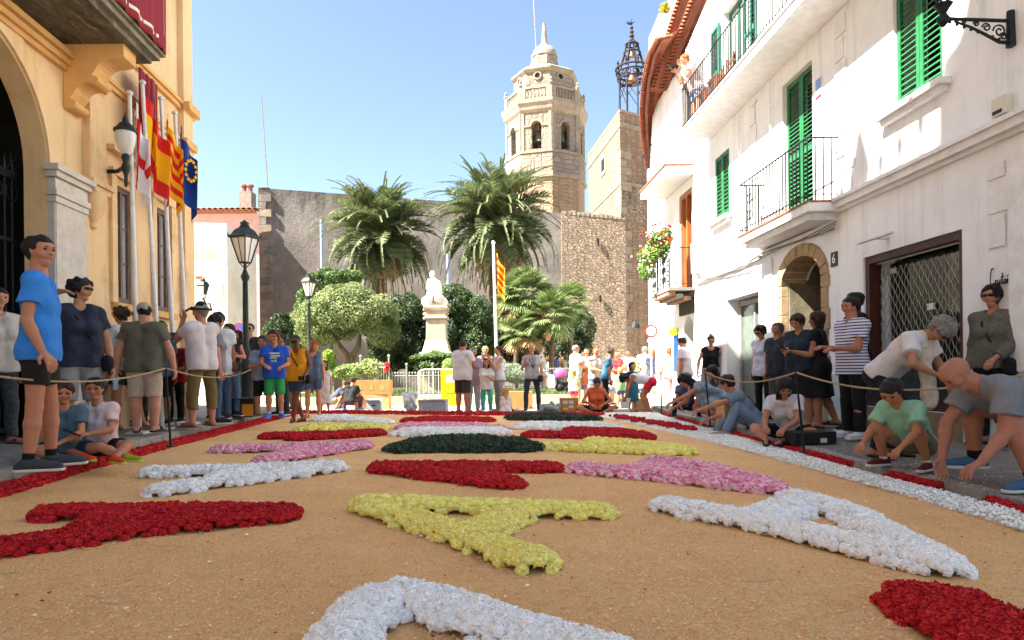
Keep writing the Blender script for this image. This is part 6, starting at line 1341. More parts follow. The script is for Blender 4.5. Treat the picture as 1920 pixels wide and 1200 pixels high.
def person(label, foot=None, H=1.7, face=0, hpx=None, pose=None, top=None, bot=None, shoes=None, hair=None, skin='#b98468', head=(0, 0, 0), det=2, build=1.0, female=False, kid=0,
  lean=0, side=0, twist=0, armL=None, armR=None, legL=None, legR=None, hat=None, specs=None, bag=None, base=None, extras=(), seat=None, group=None, cat='person', yaw_legs=0, hands=.35, socks=None, hem=.0, hipdrop=0):
 """face: heading in degrees (0 = away from camera, 180 = towards it, 90 = to the left, -90 = to the right)"""
 hx = {3: .0095, 2: .013, 1: .017}[det]; fw = hx * (.62 if det == 3 else .7)
 loc = Vector(foot); t = thing('person', label, cat, loc, group); rz = math.radians(face); RZ = Matrix.Rotation(rz, 3, 'Z')
 hs = 1 + kid * .38; hh = .133 * H * hs; LEG = H * (.52 - .05 * kid); TOR = H * (.30 - .01 * kid); b = build * (H / 1.72); bw = (.93 if female else 1.0)
 RT = rotm(math.radians(twist), math.radians(lean), math.radians(side)); RL = rotm(math.radians(yaw_legs))
 tf = lambda v: RT @ Vector(v)
 pel = Vector((0, 0, 0)); ch = tf((0, .005, TOR * .62)); nb = tf((0, 0, TOR)); shw = H * .105 * bw * (.9 + .1 * build); hpw = H * .052 * (1.08 if female else 1)
 S = {-1: tf((-shw, 0, TOR * .90)), 1: tf((shw, 0, TOR * .90))}; Hp = {s: RL @ Vector((s * hpw, 0, -.02 * H)) for s in (-1, 1)}
 armL = armL or ((-.18, .02, -1), (-.05, .12, -1)); armR = armR or ((.18, .02, -1), (.05, .12, -1)); legL = legL or ((-.05, 0, -1), (-.02, -.03, -1)); legR = legR or ((.05, 0, -1), (.02, -.03, -1))
 El, Wr, Kn, An, HD = {}, {}, {}, {}, {}
 for s, a, l in ((-1, armL, legL), (1, armR, legR)):
  El[s] = S[s] + V3(a[0]) * H * .172; Wr[s] = El[s] + V3(a[1]) * H * .15; HD[s] = V3(a[2]) if len(a) > 2 else V3(a[1])
  Kn[s] = Hp[s] + V3(l[0]) * LEG * .47; An[s] = Kn[s] + V3(l[1]) * LEG * .455
 Rh = rotm(*[math.radians(v) for v in head]) ; hc = nb + (RT @ Vector((0, .012, 1))) * hh * .28 + Rh @ Vector((0, .10 * hh, .52 * hh)); ht = lambda v: hc + Rh @ (Vector(v) * hh)
 FD = {}
 for s, l in ((-1, legL), (1, legR)): f = Vector(l[2]) if len(l) > 2 else Vector((s * .18, 1, 0)); FD[s] = f.normalized()
 zmin = min([An[s].z - .068 * H / 1.7 * (1 if abs(FD[s].z) < .4 else .6) for s in (-1, 1)] + ([-.1 * b] if seat is not None or True else []) + [Kn[s].z - .055 * b for s in (-1, 1)])
 if seat is not None: zmin = -.1 * b - seat
 up = Vector((0, 0, -zmin));
 def W(v): return RZ @ (Vector(v) + up)
 P = lambda a, b_, ra, rb, k=.02, f=0: (W(a), W(b_), ra, rb, k, f)
 ar = .05 * b * (.88 if female else 1); ax_ = H / 1.72
 # --- torso volumes
 def torso(e=0.0, belly=0.0):
  o = []
  for s in (-1, 1):
   o.append(P(tf((s * shw * .62, .0, TOR * .86)), tf((s * shw * .52, .012, TOR * .58)), .073 * b + e, .088 * b + e, .05))
   o.append(P(tf((s * shw * .5, .01, TOR * .58)), tf((s * shw * .42, .01 + belly * .3, TOR * .26)), .088 * b + e, (.075 if female else .084) * b + e + belly * .6, .05))
   o.append(P(tf((s * shw * .42, .01 + belly * .3, TOR * .26)), Hp[s] * .9, (.078 if female else .086) * b + e + belly * .5, .1 * b + e, .05))
   o.append(P(tf((s * shw * .35, 0, TOR * .93)), S[s], .055 * b + e, .055 * b + e, .035))
   if female: o.append(P(tf((s * shw * .45, .07 * b, TOR * .62)), tf((s * shw * .45, .085 * b, TOR * .6)), .05 * b + e, .05 * b + e, .04))
   o.append(P(Hp[s] + Vector((0, -.03, 0)) * b, Hp[s] + Vector((0, -.035, -.02)) * b, .082 * b + e, .082 * b + e, .05))
  return o
 bel = max(0, build - 1.05) * .16
 body = torso(0, bel)
 for s in (-1, 1):
  body.append(P(S[s], El[s], ar * 1.02, ar * .78, .035)); m = El[s] + (Wr[s] - El[s]) * .3; body.append(P(El[s], m, ar * .8, ar * .82, .02)); body.append(P(m, Wr[s], ar * .8, ar * .54, .02))
  th_ = .086 * b; body.append(P(Hp[s], Kn[s], th_, .056 * b, .04)); m = Kn[s] + (An[s] - Kn[s]) * .32; bk = Vector((0, 0, 0)); body.append(P(Kn[s], m, .056 * b, .058 * b, .02)); body.append(P(m, An[s], .058 * b, .034 * b, .02))
  d = FD[s]; fl_ = .15 * H; toe = An[s] + d * fl_ * .72 + Vector((0, 0, -.035 * ax_)) * (1 if abs(d.z) < .4 else .3); heel = An[s] - d * fl_ * .2 + Vector((0, 0, -.035 * ax_))
  body.append(P(An[s], heel, .034 * ax_, .032 * ax_, .02)); body.append(P(An[s] + Vector((0, 0, -.015)), toe, .036 * ax_, .024 * ax_, .02));
 body.append(P(nb - (nb - ch) * .12, ht((0, -.08, -.2)), .062 * b * (.8 if female else 1), .056 * b * (.8 if female else 1), .035))
 hd = [P(ht((0, -.15, .12)), ht((0, .04, .13)), hh * .345, hh * .345, .02), P(ht((0, .03, -.1)), ht((0, .13, -.33)), hh * .27, hh * .15, .03), P(ht((0, .18, -.36)), ht((0, .21, -.37)), hh * .12, hh * .10, .02),
  P(ht((0, .30, .05)), ht((0, .41, -.09)), hh * .035, hh * .058, .012), P(ht((-.07, .31, -.215)), ht((.07, .31, -.215)), hh * .042, hh * .042, .012),
  P(ht((-.2, .26, .12)), ht((.2, .26, .12)), hh * .09, hh * .09, .03), P(ht((-.19, .22, -.1)), ht((.19, .22, -.1)), hh * .12, hh * .12, .03), P(nb - (nb - ch) * .1, ht((0, -.06, -.2)), .05 * b * (.85 if female else 1), .052 * b * (.85 if female else 1), .03)]
 for s in (-1, 1): hd.append(P(ht((s * .335, -.03, .06)), ht((s * .325, -.02, -.09)), hh * .05, hh * .03, .008))
 ng = [(W(ht((s * .15, .405, .045))), W(ht((s * .15, .405, .045))), hh * .085, hh * .085, .012) for s in (-1, 1)]
 Vb, Qb = sculpt(body, hx); Vh, Qh = sculpt(hd, fw * (hh / .23), ng); parts = [(Vb, Qb), (Vh, Qh)]
 # --- hands: palm, four fingers, thumb
 for s in (-1, 1):
  d = HD[s]; sz = H * .105 * (1 if not kid else .95); upv = Vector((0, 0, 1)) if abs(d.z) < .75 else Vector((0, 1, 0)); side_ = d.cross(upv).normalized(); pn = side_.cross(d).normalized() * (-1)
  lat = side_ if abs(d.z) < .75 else Vector((0, 1, 0)) - d * d.y; lat.normalize(); pn = d.cross(lat).normalized() * (-s if abs(d.z) >= .75 else 1)
  if abs(d.z) < .75: pn = Vector((0, 0, -1)) - d * -d.z; pn.normalize()
  w0 = Wr[s]; k0 = w0 + d * sz * .48; r = sz * .085; hp = [P(w0 - d * .01, k0 + lat * sz * .16, r * 1.25, r * 1.1, .012), P(w0 - d * .01, k0 - lat * sz * .16, r * 1.25, r * 1.1, .012), P(w0, k0, r * 1.3, r * 1.1, .012)]
  thl = lat if True else -lat
  for f, (o, ln) in enumerate(((.2, .44), (.07, .5), (-.07, .47), (-.2, .37))):
   c = hands * (1 + .15 * f); a0 = k0 + lat * sz * o; d1 = (d + pn * c + lat * o * .25).normalized(); a1 = a0 + d1 * sz * ln * .5; d2 = (d + pn * c * 2.6).normalized(); a2 = a1 + d2 * sz * ln * .5; rr_ = max(r * .72, fw * .42); hp += [P(a0, a1, rr_ * 1.05, rr_, .004), P(a1, a2, rr_, rr_ * .8, .004)]
  tb = w0 + d * sz * .16 + lat * sz * .14; t1 = tb + (d * .6 + lat * .75 + pn * .35).normalized() * sz * .26; t2 = t1 + (d * .95 + lat * .2 + pn * .5).normalized() * sz * .2; hp += [P(tb, t1, r * .95, r * .8, .01), P(t1, t2, r * .8, r * .62, .004)]
  parts.append(sculpt(hp, .0055 if det == 3 else .009 if det == 2 else .012))
 VV, QQ, o_ = [], [], 0
 for v, q in parts: VV.append(v); QQ.append(q + o_); o_ += len(v)
 bo = link('body', np_mesh('body', np.concatenate(VV), np.concatenate(QQ), skinm(skin), smooth=True), t)
 def add(nm, pr, m, h=None, noise=None, neg=(), planes=(), par=None):
  v, q = sculpt(pr, h or hx, neg, noise=noise, planes=planes)
  if len(q) == 0: return None
  return link(nm, np_mesh(nm, v, q, m, smooth=True), par or t)
 nz = lambda a: (a, 26 / ax_, hash(label) % 7)
 # --- clothes
 hemz = lambda f: None
 if top:
  kind, m = top[0], top[1]; e = (top[2] if len(top) > 2 else .014) + .005; slv = {'tee': .58, 'tank': 0, 'long': 1.9, 'dress': .35, 'polo': .62, 'vest': 0, 'sleeveless': .12}[kind]
  pr = torso(e, bel); low = 1.0
  for s in (-1, 1):
   if slv > 0:
    f = min(1, slv); pr.append(P(S[s], S[s] + (El[s] - S[s]) * f, ar * 1.05 + e, ar * (1.0 if slv < 1 else .85) + e * 1.35, .03, 1))
    if slv > 1: g_ = slv - 1; pr.append(P(El[s], El[s] + (Wr[s] - El[s]) * g_, ar * .85 + e, ar * .62 + e, .02, 1))
  hp_ = (Hp[-1] + Hp[1]) / 2; dn = Vector((0, 0, -1)) if abs(lean) < 40 else -(RT @ Vector((0, 0, 1)))
  if kind == 'dress':
   ln = top[3] if len(top) > 3 else .26
   km = hp_ + (((Kn[-1] + Kn[1]) / 2) - hp_).normalized() * ln * H
   for s in (-1, 1): pr.append(P(Hp[s] * .8, km + Vector((s * .055 * H, 0, 0)), .11 * b + e, .125 * b + e, .06, 1))
   pl = []
  else:
   hl = top[3] if len(top) > 3 else .035
   q0 = W(hp_ + dn * hl * H); nn = RZ @ dn; pl = [(q0, nn)]
   if abs(lean) < 25: pr += [P(tf((s * shw * .4, .01, TOR * .3)), Hp[s] * .95 + dn * (hl + .04) * H, .085 * b + e, .1 * b + e * 1.1, .05) for s in (-1, 1)]
  ng2 = []
  if kind in ('tank', 'vest'):
   for s in (-1, 1): ng2.append((W(S[s] + tf((s * .03, 0, .0)) - tf((0, 0, 0))), W(S[s] + tf((s * .04, .0, -.05))), .062 * b, .05 * b, .01))
   ng2.append((W(nb + tf((0, .04, .02))), W(nb + tf((0, .09, -.03))), .075 * b, .055 * b, .01))
  else: ng2.append((W(nb + tf((0, .03, .03))), W(nb + tf((0, .06, .03))), .062 * b, .05 * b, .01))
  add({'tee': 'tee_shirt', 'tank': 'tank_top', 'long': 'long_sleeved_shirt', 'dress': 'dress', 'polo': 'polo_shirt', 'vest': 'vest_top', 'sleeveless': 'sleeveless_top'}[kind], pr, m, noise=nz(.0075 if det > 1 else .005), neg=ng2, planes=pl)
 if bot:
  kind, m = bot[0], bot[1]; e = max(.011, min(.015, bot[2] if len(bot) > 2 else .012)); pr = []
  for s in (-1, 1):
   pr.append(P(Hp[s] * .95, tf((s * shw * .4, .01, TOR * .2)), .1 * b + e, .09 * b + e, .05, 1)); pr.append(P(Hp[s] + Vector((0, -.03, 0)) * b, Hp[s] + Vector((0, -.035, -.02)) * b, .083 * b + e, .083 * b + e, .05))
   if kind in ('shorts', 'long_shorts', 'trousers', 'capri'):
    f = {'shorts': .62, 'long_shorts': .98, 'trousers': 1, 'capri': 1}[kind]; fl_ = {'shorts': 1.6, 'long_shorts': 1.8}.get(kind, 1)
    kx = Hp[s] + (Kn[s] - Hp[s]) * f; pr.append(P(Hp[s], kx, .087 * b + e, (.087 + (.056 - .087) * f) * b + e * fl_, .03, 1 if f < 1 else 0))
    if kind in ('trousers', 'capri'): g_ = .95 if kind == 'trousers' else .55; an = Kn[s] + (An[s] - Kn[s]) * g_; pr.append(P(Kn[s], an, .058 * b + e, (.042 if kind == 'trousers' else .05) * b + e * (1.3 if len(bot) < 4 else bot[3]), .02, 1))
   elif kind == 'skirt':
    ln = bot[3] if len(bot) > 3 else .26; km = Hp[s] + (Kn[s] - Hp[s]).normalized() * ln * H; pr.append(P(Hp[s] * .9, km + Vector((s * .01, 0, 0)), .1 * b + e, (.1 + .1 * ln) * b + e, .07, 1))
  add({'shorts': 'shorts', 'long_shorts': 'shorts', 'trousers': 'trousers', 'capri': 'cropped_trousers', 'skirt': 'skirt'}[kind], pr, m, noise=nz(.005 if det > 1 else .003))
 if shoes:
  for s in (-1, 1):
   kind, m = shoes[0], shoes[1]; d = FD[s]; fl_ = .15 * H; flat_ = abs(d.z) < .4; dz = Vector((0, 0, -1)) if flat_ else Vector((0, 0, -.4)); ank = An[s]; toe = ank + d * fl_ * .74 + dz * .036 * ax_; heel = ank - d * fl_ * .2 + dz * .036 * ax_; q0 = ank + dz * .066 * ax_
   if kind == 'sneaker':
    add('shoe', [P(ank + Vector((0, 0, -.0)), heel, .042 * ax_, .04 * ax_, .02), P(ank + dz * .01, toe, .044 * ax_, .036 * ax_, .02)], m, h=hx * .75, planes=[(W(q0 + dz * -.012), RZ @ dz)])
    add('sole', [P(heel + dz * .012, toe + d * .01 + dz * .012, .046 * ax_, .042 * ax_, .02)], shoes[2] if len(shoes) > 2 else mat('sole_white', '#c9c6c0'), h=hx * .75, planes=[(W(q0), RZ @ dz), (W(q0 - dz * .022), -(RZ @ dz))])
   else:
    add('sandal', [P(heel + dz * .01, toe + d * .01 + dz * .01, .042 * ax_, .04 * ax_, .02)], m, h=hx * .75, planes=[(W(q0 + dz * .004), RZ @ dz), (W(q0 - dz * .016), -(RZ @ dz))])
    add('strap', [P(ank + d * fl_ * .42 + dz * .02 + Vector((-.035, 0, 0)), ank + d * fl_ * .42 + dz * .02 + Vector((.035, 0, 0)), .02, .02)], m, h=hx * .8)
   if socks: add('sock', [P(ank + (Kn[s] - ank) * (socks[1] if len(socks) > 1 else .12), ank, .043 * b, .04 * b, .01, 0)], socks[0], h=hx)
 if hair:
  kind, m = hair[0], hair[1]; v = hair[2] if len(hair) > 2 else .05; pr = [P(ht((0, -.16, .14)), ht((0, -.0, .17)), hh * (.36 + v), hh * (.345 + v), .03)]; ng2 = []
  face_cut = [(W(ht((0, .52, -.04))), W(ht((0, .46, -.5))), hh * .36, hh * .42, .02)]
  if kind in ('short', 'curly', 'crop'): pr.append(P(ht((0, -.2, .05)), ht((0, -.22, -.15 if kind != 'crop' else 0)), hh * (.31 + v), hh * (.22 + v * .5), .03)); pl = [(W(ht((0, 0, -.34 if kind == 'short' else -.3))), RZ @ (Rh @ Vector((0, .25, -1))))]
  elif kind in ('bob', 'long', 'verylong'):
   L_ = {'bob': -.45, 'long': -.95, 'verylong': -1.5}[kind]
   for s in (-1, 1): pr.append(P(ht((s * .24, -.12, .1)), ht((s * (.3), -.14, L_)) if abs(Rh[2][1]) < .5 else ht((s * .26, .1, L_)), hh * .17, hh * .13, .04))
   pr.append(P(ht((0, -.25, .1)), ht((0, -.3, L_)), hh * .26, hh * .2, .05)); pl = []
  elif kind == 'ponytail': pr += [P(ht((0, -.5, .1)), ht((0, -.62, -.2)), hh * .1, hh * .12, .03), P(ht((0, -.62, -.2)), ht((0, -.58, -.7)), hh * .12, hh * .05, .03)]; pl = [(W(ht((0, 0, -.25))), RZ @ (Rh @ Vector((0, .3, -1))))] ; pl = []
  elif kind == 'bun': pr += [P(ht((0, -.38, .42)), ht((0, -.42, .46)), hh * .17, hh * .17, .03)]; pl = []
  for s in (-1, 1): face_cut.append((W(ht((s * .40, .02, -.12))), W(ht((s * .40, .06, -.5))), hh * .14, hh * .2, .01)) if kind in ('short', 'crop', 'bun', 'ponytail') else None
  if kind in ('bob', 'long', 'verylong'): face_cut = [(W(ht((0, .50, -.06))), W(ht((0, .44, -.6))), hh * .33, hh * .42, .02)]
  add('hair', pr, m, h=fw * (hh / .23) * 1.15, neg=face_cut, planes=pl, noise=(hh * (.055 if kind == 'curly' else .028), (70 if kind == 'curly' else 55) / (hh / .23), 1.3))
 hm = hair[1] if hair else mat('brow_brown', '#3a2a20')
 if det >= 2:
  for s in (-1, 1):
   if not specs:
    ec = ht((s * .15, .335, .04)); add('eye', [P(ec + Rh @ Vector((-.035 * hh, 0, 0)), ec + Rh @ Vector((.035 * hh, 0, 0)), hh * .034, hh * .034)], mat('eye_dark', '#2b1e18', rough=.2), h=.0035 if det == 3 else .005)
   add('eyebrow', [P(ht((s * .07, .375, .125)), ht((s * .23, .335, .14)), hh * .02, hh * .016)], hm, h=.0035 if det == 3 else .005)
  add('lips', [P(ht((-.075, .345, -.215)), ht((.075, .345, -.215)), hh * .022, hh * .022)], mat('lip', '#8f4a40'), h=.0035 if det == 3 else .005)
 if specs:
  md = specs; g_ = []
  for s in (-1, 1): g_.append(P(ht((s * .09, .385, .06)), ht((s * .22, .35, .065)), hh * .075, hh * .07, .004))
  g_.append(P(ht((-.1, .41, .09)), ht((.1, .41, .09)), hh * .02, hh * .02, .004))
  for s in (-1, 1): g_.append(P(ht((s * .28, .34, .06)), ht((s * .35, -.02, .05)), hh * .018, hh * .018, .004))
  add('sunglasses', g_, md, h=.006)
 if hat:
  kind, m = hat
  if kind == 'cap': add('cap', [P(ht((0, -.13, .2)), ht((0, .0, .2)), hh * .42, hh * .40, .03)], m, h=fw, planes=[(W(ht((0, 0, .14))), RZ @ (Rh @ Vector((0, 0, -1))))]); add('cap_peak', [P(ht((-.12, .3, .17)), ht((-.1, .62, .12)), hh * .16, hh * .14), P(ht((.12, .3, .17)), ht((.1, .62, .12)), hh * .16, hh * .14)], m, h=fw, planes=[(W(ht((0, 0, .14))), RZ @ (Rh @ Vector((0, 0, -1)))), (W(ht((0, 0, .2))), RZ @ (Rh @ Vector((0, 0, 1))))])
  else:
   add('hat', [P(ht((0, -.1, .2)), ht((0, -.08, .36)), hh * .40, hh * .34, .03)], m, h=fw, planes=[(W(ht((0, 0, .16))), RZ @ (Rh @ Vector((0, 0, -1))))]); add('hat_brim', [P(ht((0, -.12, .18)), ht((0, -.0, .18)), hh * .6, hh * .58, .03)], m, h=fw, planes=[(W(ht((0, 0, .13))), RZ @ (Rh @ Vector((0, 0, -1)))), (W(ht((0, 0, .21))), RZ @ (Rh @ Vector((0, 0, 1))))])
   add('hat_band', [P(ht((0, -.1, .26)), ht((0, -.09, .3)), hh * .41, hh * .395, .01)], mat('pale_band', '#b9b4a4'), h=fw, planes=[(W(ht((0, 0, .24))), RZ @ (Rh @ Vector((0, 0, -1)))), (W(ht((0, 0, .3))), RZ @ (Rh @ Vector((0, 0, 1))))])
 J = dict(S=S, El=El, Wr=Wr, Kn=Kn, An=An, nb=nb, ch=ch, ht=ht, hc=hc, HD=HD, tf=tf, TOR=TOR, shw=shw, W=W, b=b, t=t, H=H, hh=hh, loc=loc, add=add, P=P, Hp=Hp)
 return J
def held(J, s, kind, label):
 p = J['W'](J['Wr'][s] + J['HD'][s] * J['H'] * .085 + Vector((0, 0, .012))); q = Vector(p) + J['loc']; t = thing(kind, label, kind.replace('_', ' '), q); d = (J['W'](J['HD'][s]) - J['W']((0, 0, 0))).normalized(); rz = math.atan2(d.y, d.x) - math.pi / 2
 def pc(nm, x0, x1, y0, y1, z0, z1, m, tilt=.5): mb = MB().box((x0, y0, z0), (x1, y1, z1)); me = mesh_from(nm, mb.V, mb.F, m); me.transform((Matrix.Rotation(rz, 3, 'Z') @ Matrix.Rotation(tilt, 3, 'X')).to_4x4()); link(nm, me, t)
 if kind == 'phone': pc('case', -.036, .036, -.02, .12, -.006, .004, mat('phone_black', '#131316', rough=.3)); pc('screen', -.032, .032, -.014, .114, .0045, .006, mat('phone_glass', '#3a4552', rough=.1))
 elif kind == 'paper_sheet': pc('sheet', -.11, .11, -.02, .14, -.001, .001, mat('paper_white', '#d6d5d0'), .2); pc('sheet', -.09, .12, -.01, .15, .003, .005, MATS['paper_white'], .3)
 elif kind == 'camera': pc('camera_body', -.06, .06, -.02, .03, -.04, .04, m_blk_, 0); pc('lens', -.03, .03, .031, .1, -.03, .03, m_blk_, 0)
 elif kind == 'water_bottle': mb = MB().lathe([(.032, -.14), (.034, -.1), (.03, -.06), (.034, -.02), (.03, .03), (.013, .06), (.013, .085)], (0, 0, -.02), 12); link('bottle', mesh_from('bottle', mb.V, mb.F, mat('pale_blue_plastic', '#9fc0dc', rough=.2, spec=.6), smooth=True), t)
 elif kind == 'paper_cup': mb = MB().lathe([(.026, -.05), (.036, .05)], (0, 0, 0), 12); link('cup', mesh_from('cup', mb.V, mb.F, mat('cup_white', '#dcdad5'), smooth=True), t)
m_blk_ = mat('camera_black', '#141416', rough=.4)
def strapbag(J, m, side=1, drop=.12, size=(.07, .05, .06)):
 """crossbody strap over one shoulder with a bag at the other hip"""
 tf, W, b, TOR, shw = J['tf'], J['W'], J['b'], J['TOR'], J['shw']; e = .105 * b
 pts = [tf((-side * shw * .55, .02, TOR * 1.0)), tf((-side * shw * .3, e * 1.15, TOR * .75)), tf((side * shw * .3, e * 1.25, TOR * .4)), tf((side * shw * 1.05, e * .7, TOR * .05))]; bk = [tf((-side * shw * .55, -.02, TOR * 1.0)), tf((-side * shw * .2, -e * 1.15, TOR * .7)), tf((side * shw * .5, -e * 1.2, TOR * .3)), tf((side * shw * 1.05, -e * .4, TOR * .05))]
 mb = MB().tube([W(p) for p in bk[::-1] + pts], .012, 6); mesh = mesh_from('bag_strap', mb.V, mb.F, m, smooth=True); link('bag_strap', mesh, J['t'])
 c = tf((side * shw * 1.35, .03, TOR * .0 - drop * .3)); v, q = sculpt([J['P'](c + Vector((0, -size[0], 0)), c + Vector((0, size[0], 0)), size[2], size[2], .02), J['P'](c + Vector((0, -size[0], -.06)), c + Vector((0, size[0], -.06)), size[2], size[2], .02)], .012); link('bag', np_mesh('bag', v, q, m, smooth=True), J['t'])

# ------------------------------------------------------------------ PEOPLE
def fa(px, py, z=0): return gnd(px, py, z)
def fb_(px, Y, z): a, b = ray(px, 697); return Vector((a * Y, Y, z))
def bypx(px, ytop, H, z, f=1.0):
 """standing point so that a person of height H has their head top at photo height ytop"""
 a, b = ray(px, ytop); Y = (z + H - H_) / b if b > 0.001 else 10; return Vector((a * Y, Y, z))
HB, HD_, HG, HBL, HBK, HR = mat('hair_brown', '#3b2618', '#2a1a10', sc=30, rough=.6, bump=1.5, bsc=70, stretch=(1, 1, .35)), mat('hair_dark', '#120d0b', '#1d1512', sc=30, rough=.55, bump=1.5, bsc=70, stretch=(1, 1, .35)), mat('hair_grey', '#6e6a64', '#8b8780', sc=30, rough=.7, bump=1.5, bsc=70), mat('hair_blond', '#a87b45', '#c39a60', sc=30, rough=.6, bump=1.5, bsc=70, stretch=(1, 1, .35)), mat('hair_black', '#0b0a0b', '#141214', sc=30, rough=.5, bump=1.5, bsc=70, stretch=(1, 1, .35)), mat('hair_red', '#8a4420', '#a0552a', sc=30, rough=.6, bump=1.5, bsc=70, stretch=(1, 1, .35))
SUNG = mat('sunglass_black', '#0a0a0c', rough=.15)
F = fabric
J = person('tall man in bright blue tee and black shorts standing at the front left', bypx(72, 449, 1.86, .2), 1.86, -65, top=('tee', F('blue_tee', '#2f7fd0'), .016, .045), bot=('shorts', F('black_shorts', '#1a1917'), .02), shoes=('sneaker', F('grey_running_shoe', '#3b3d3f')), socks=(F('black_sock', '#0f0f10'), .14), hair=('crop', HD_, .045), skin='#b37a5c', head=(-62 + 50 - 25, -2, 0), det=3, build=.95,
  armR=((.12, -.12, -1), (.25, .45, -1), (.4, .6, -.7)), armL=((-.12, -.4, -1), (.1, .55, .8), (.2, .8, .3)), legL=((-.08, .1, -1), (-.03, 0, -1)), legR=((.07, -.03, -1), (.03, -.1, -1)), side=0)
J = person('woman in navy tee, grey shorts and sunglasses standing behind the seated boys', bypx(148, 528, 1.74, .21), 1.74, -130, top=('tee', F('navy_dotted_tee', '#1b1e2d', '#2a2e40'), .016, .04), bot=('long_shorts', F('grey_shorts', '#8b8a8c'), .016), shoes=('sandal', F('brown_sandal', '#4a3a30')), hair=('curly', HBK, .09), specs=SUNG, skin='#b08060', head=(42, 0, 0), det=3, female=True, build=1.1, armL=((-.3, .05, -1), (-.1, .15, -1)), armR=((.25, -.05, -1), (.1, .2, -1)))
strapbag(J, F('black_bag', '#141416'), -1)
J = person('boy in grey-blue tee sitting cross-legged beside the tall man, hand at his mouth', fa(124, 852, .19), 1.3, -155, top=('tee', F('grey_blue_tee', '#4b6473'), .014, .02), bot=('shorts', F('dark_blue_shorts', '#1d3040'), .016), shoes=('sneaker', F('lime_shoe', '#8fa52c'), mat('lime_sole', '#b9c94a')), hair=('short', HB, .1), skin='#b97f62', head=(10, 12, 0), det=3, kid=.45, lean=14, seat=.0,
  armR=((.15, .55, -1), (-.25, .35, 1)), armL=((-.1, .6, -1), (.7, .6, -.35)), legL=((-.9, .7, .08), (-.8, .5, -.3), (-.8, .6, 0)), legR=((.5, .9, .12), (-1, .35, -.35), (-.8, .5, 0)))
J = person('boy in white tie-dye tee sitting cross-legged looking at the camera with orange shoes', fa(192, 846, .19), 1.34, 180, top=('tee', F('tie_dye_tee', '#d5cfd0', '#c58f86', sc=3), .016, .02), bot=('shorts', F('black_shorts2', '#151517'), .018), shoes=('sneaker', F('orange_shoe', '#d8482c'), mat('lime_sole2', '#aebe42')), hair=('short', HBK, .07), skin='#b47c5d', head=(12, 6, 0), det=3, kid=.45, lean=10, seat=.0,
  armR=((.25, .35, -1), (-.55, .9, -.15)), armL=((-.2, .5, -1), (.5, .9, -.1)), legL=((-1, .5, .1), (-.1, .9, -.3), (-.9, .6, 0)), legR=((.6, .8, .1), (-1, .3, -.3), (-.8, .4, 0)))
held(J, -1, 'phone', 'phone in the hands of the seated boy in the tie-dye tee')
J = person('woman cut by the left edge in white top with dark patterned trousers', bypx(-5, 545, 1.66, .22), 1.66, -120, top=('tee', F('cream_top', '#b9b0a6'), .02, .05), bot=('trousers', F('dark_pattern_trousers', '#26272a', '#4a4b4e', sc=40), .02), shoes=('sandal', F('brown_sandal', '#4a3a30')), hair=('short', HD_, .06), det=2, female=True)
J = person('heavy person in olive tee, cream shorts and beige cap seen from behind', fa(268, 812, .2) + Vector((-.05, .15, 0)), 1.68, 12, top=('tee', F('olive_tee', '#5b5948'), .022, .05), bot=('long_shorts', F('cream_shorts', '#b9a593'), .02), shoes=('sandal', F('black_sandal', '#1d1a18')), hair=('crop', HD_, .03), hat=('cap', F('beige_cap', '#a79c8e')), skin='#c08a72', head=(25, 0, 0), det=3, build=1.32, armL=((-.45, .0, -1), (-.18, .12, -1)), armR=((.45, 0, -1), (.2, .12, -1)), legL=((-.06, 0, -1), (.0, 0, -1)), legR=((.06, 0, -1), (0, 0, -1)))
held(J, -1, 'water_bottle', 'small pale blue bottle in the hand of the person in the olive tee')
J = person('woman with sunglasses and white top half hidden behind the person in the olive tee', bypx(228, 578, 1.66, .22), 1.66, 80, top=('tee', F('white_print_tee', '#c9c6c4', '#8f8c90', sc=8), .018, .04), bot=('shorts', F('dark_shorts', '#25221f'), .016), shoes=('sandal', F('brown_sandal', '#4a3a30')), hair=('curly', HB, .06), specs=SUNG, skin='#a06c4e', det=2, female=True, build=1.1, armL=((-.2, .3, -1), (-.1, .8, -.5)), legR=((.05, -.2, -1), (.02, -.35, -1)))
J = person('boy with dark hair in grey-blue tee turned away beside the boy in red', bypx(298, 606, 1.5, .22), 1.5, 20, top=('tee', F('dusty_blue_tee', '#5b6d80'), .014, .03), bot=('long_shorts', F('black_shorts3', '#141416'), .016), shoes=('sneaker', F('black_shoe', '#151517')), hair=('short', HBK, .06), skin='#9c6b4e', head=(-50, 0, 0), det=2, kid=.3)
J = person('boy in dark red tee with a yellow heart on the chest, looking down at paper', bypx(327, 627, 1.36, .22), 1.36, 172, top=('tee', F('dark_red_tee', '#8a1820'), .016, .05), bot=('trousers', F('black_trousers', '#111113'), .012), shoes=('sneaker', F('black_shoe', '#151517')), hair=('short', HD_, .08), skin='#a5704f', head=(0, 28, 0), det=2, kid=.4, armL=((-.25, .1, -1), (.55, .8, -.35)), armR=((.25, .1, -1), (-.5, .8, -.35)))
held(J, 1, 'paper_sheet', 'folded white paper held by the boy in the dark red tee')
tf, W = J['tf'], J['W']; TOR = J['TOR']; hm_ = []
for i in range(28):
 a = i / 28 * 2 * math.pi; hm_.append((.0062 * 16 * math.sin(a) ** 3 * .62, .0062 * (13 * math.cos(a) - 5 * math.cos(2 * a) - 2 * math.cos(3 * a) - math.cos(4 * a)) * .6))
yf = J['b'] * .105 + .03; hb_ = MB().prism([W(tf((x, yf, TOR * .62 + z))) for x, z in hm_], W(tf((0, .008, 0))) - W(tf((0, 0, 0)))); link('heart_print', mesh_from('heart_print', hb_.V, hb_.F, mat('heart_yellow', '#e8c32a')), J['t'])
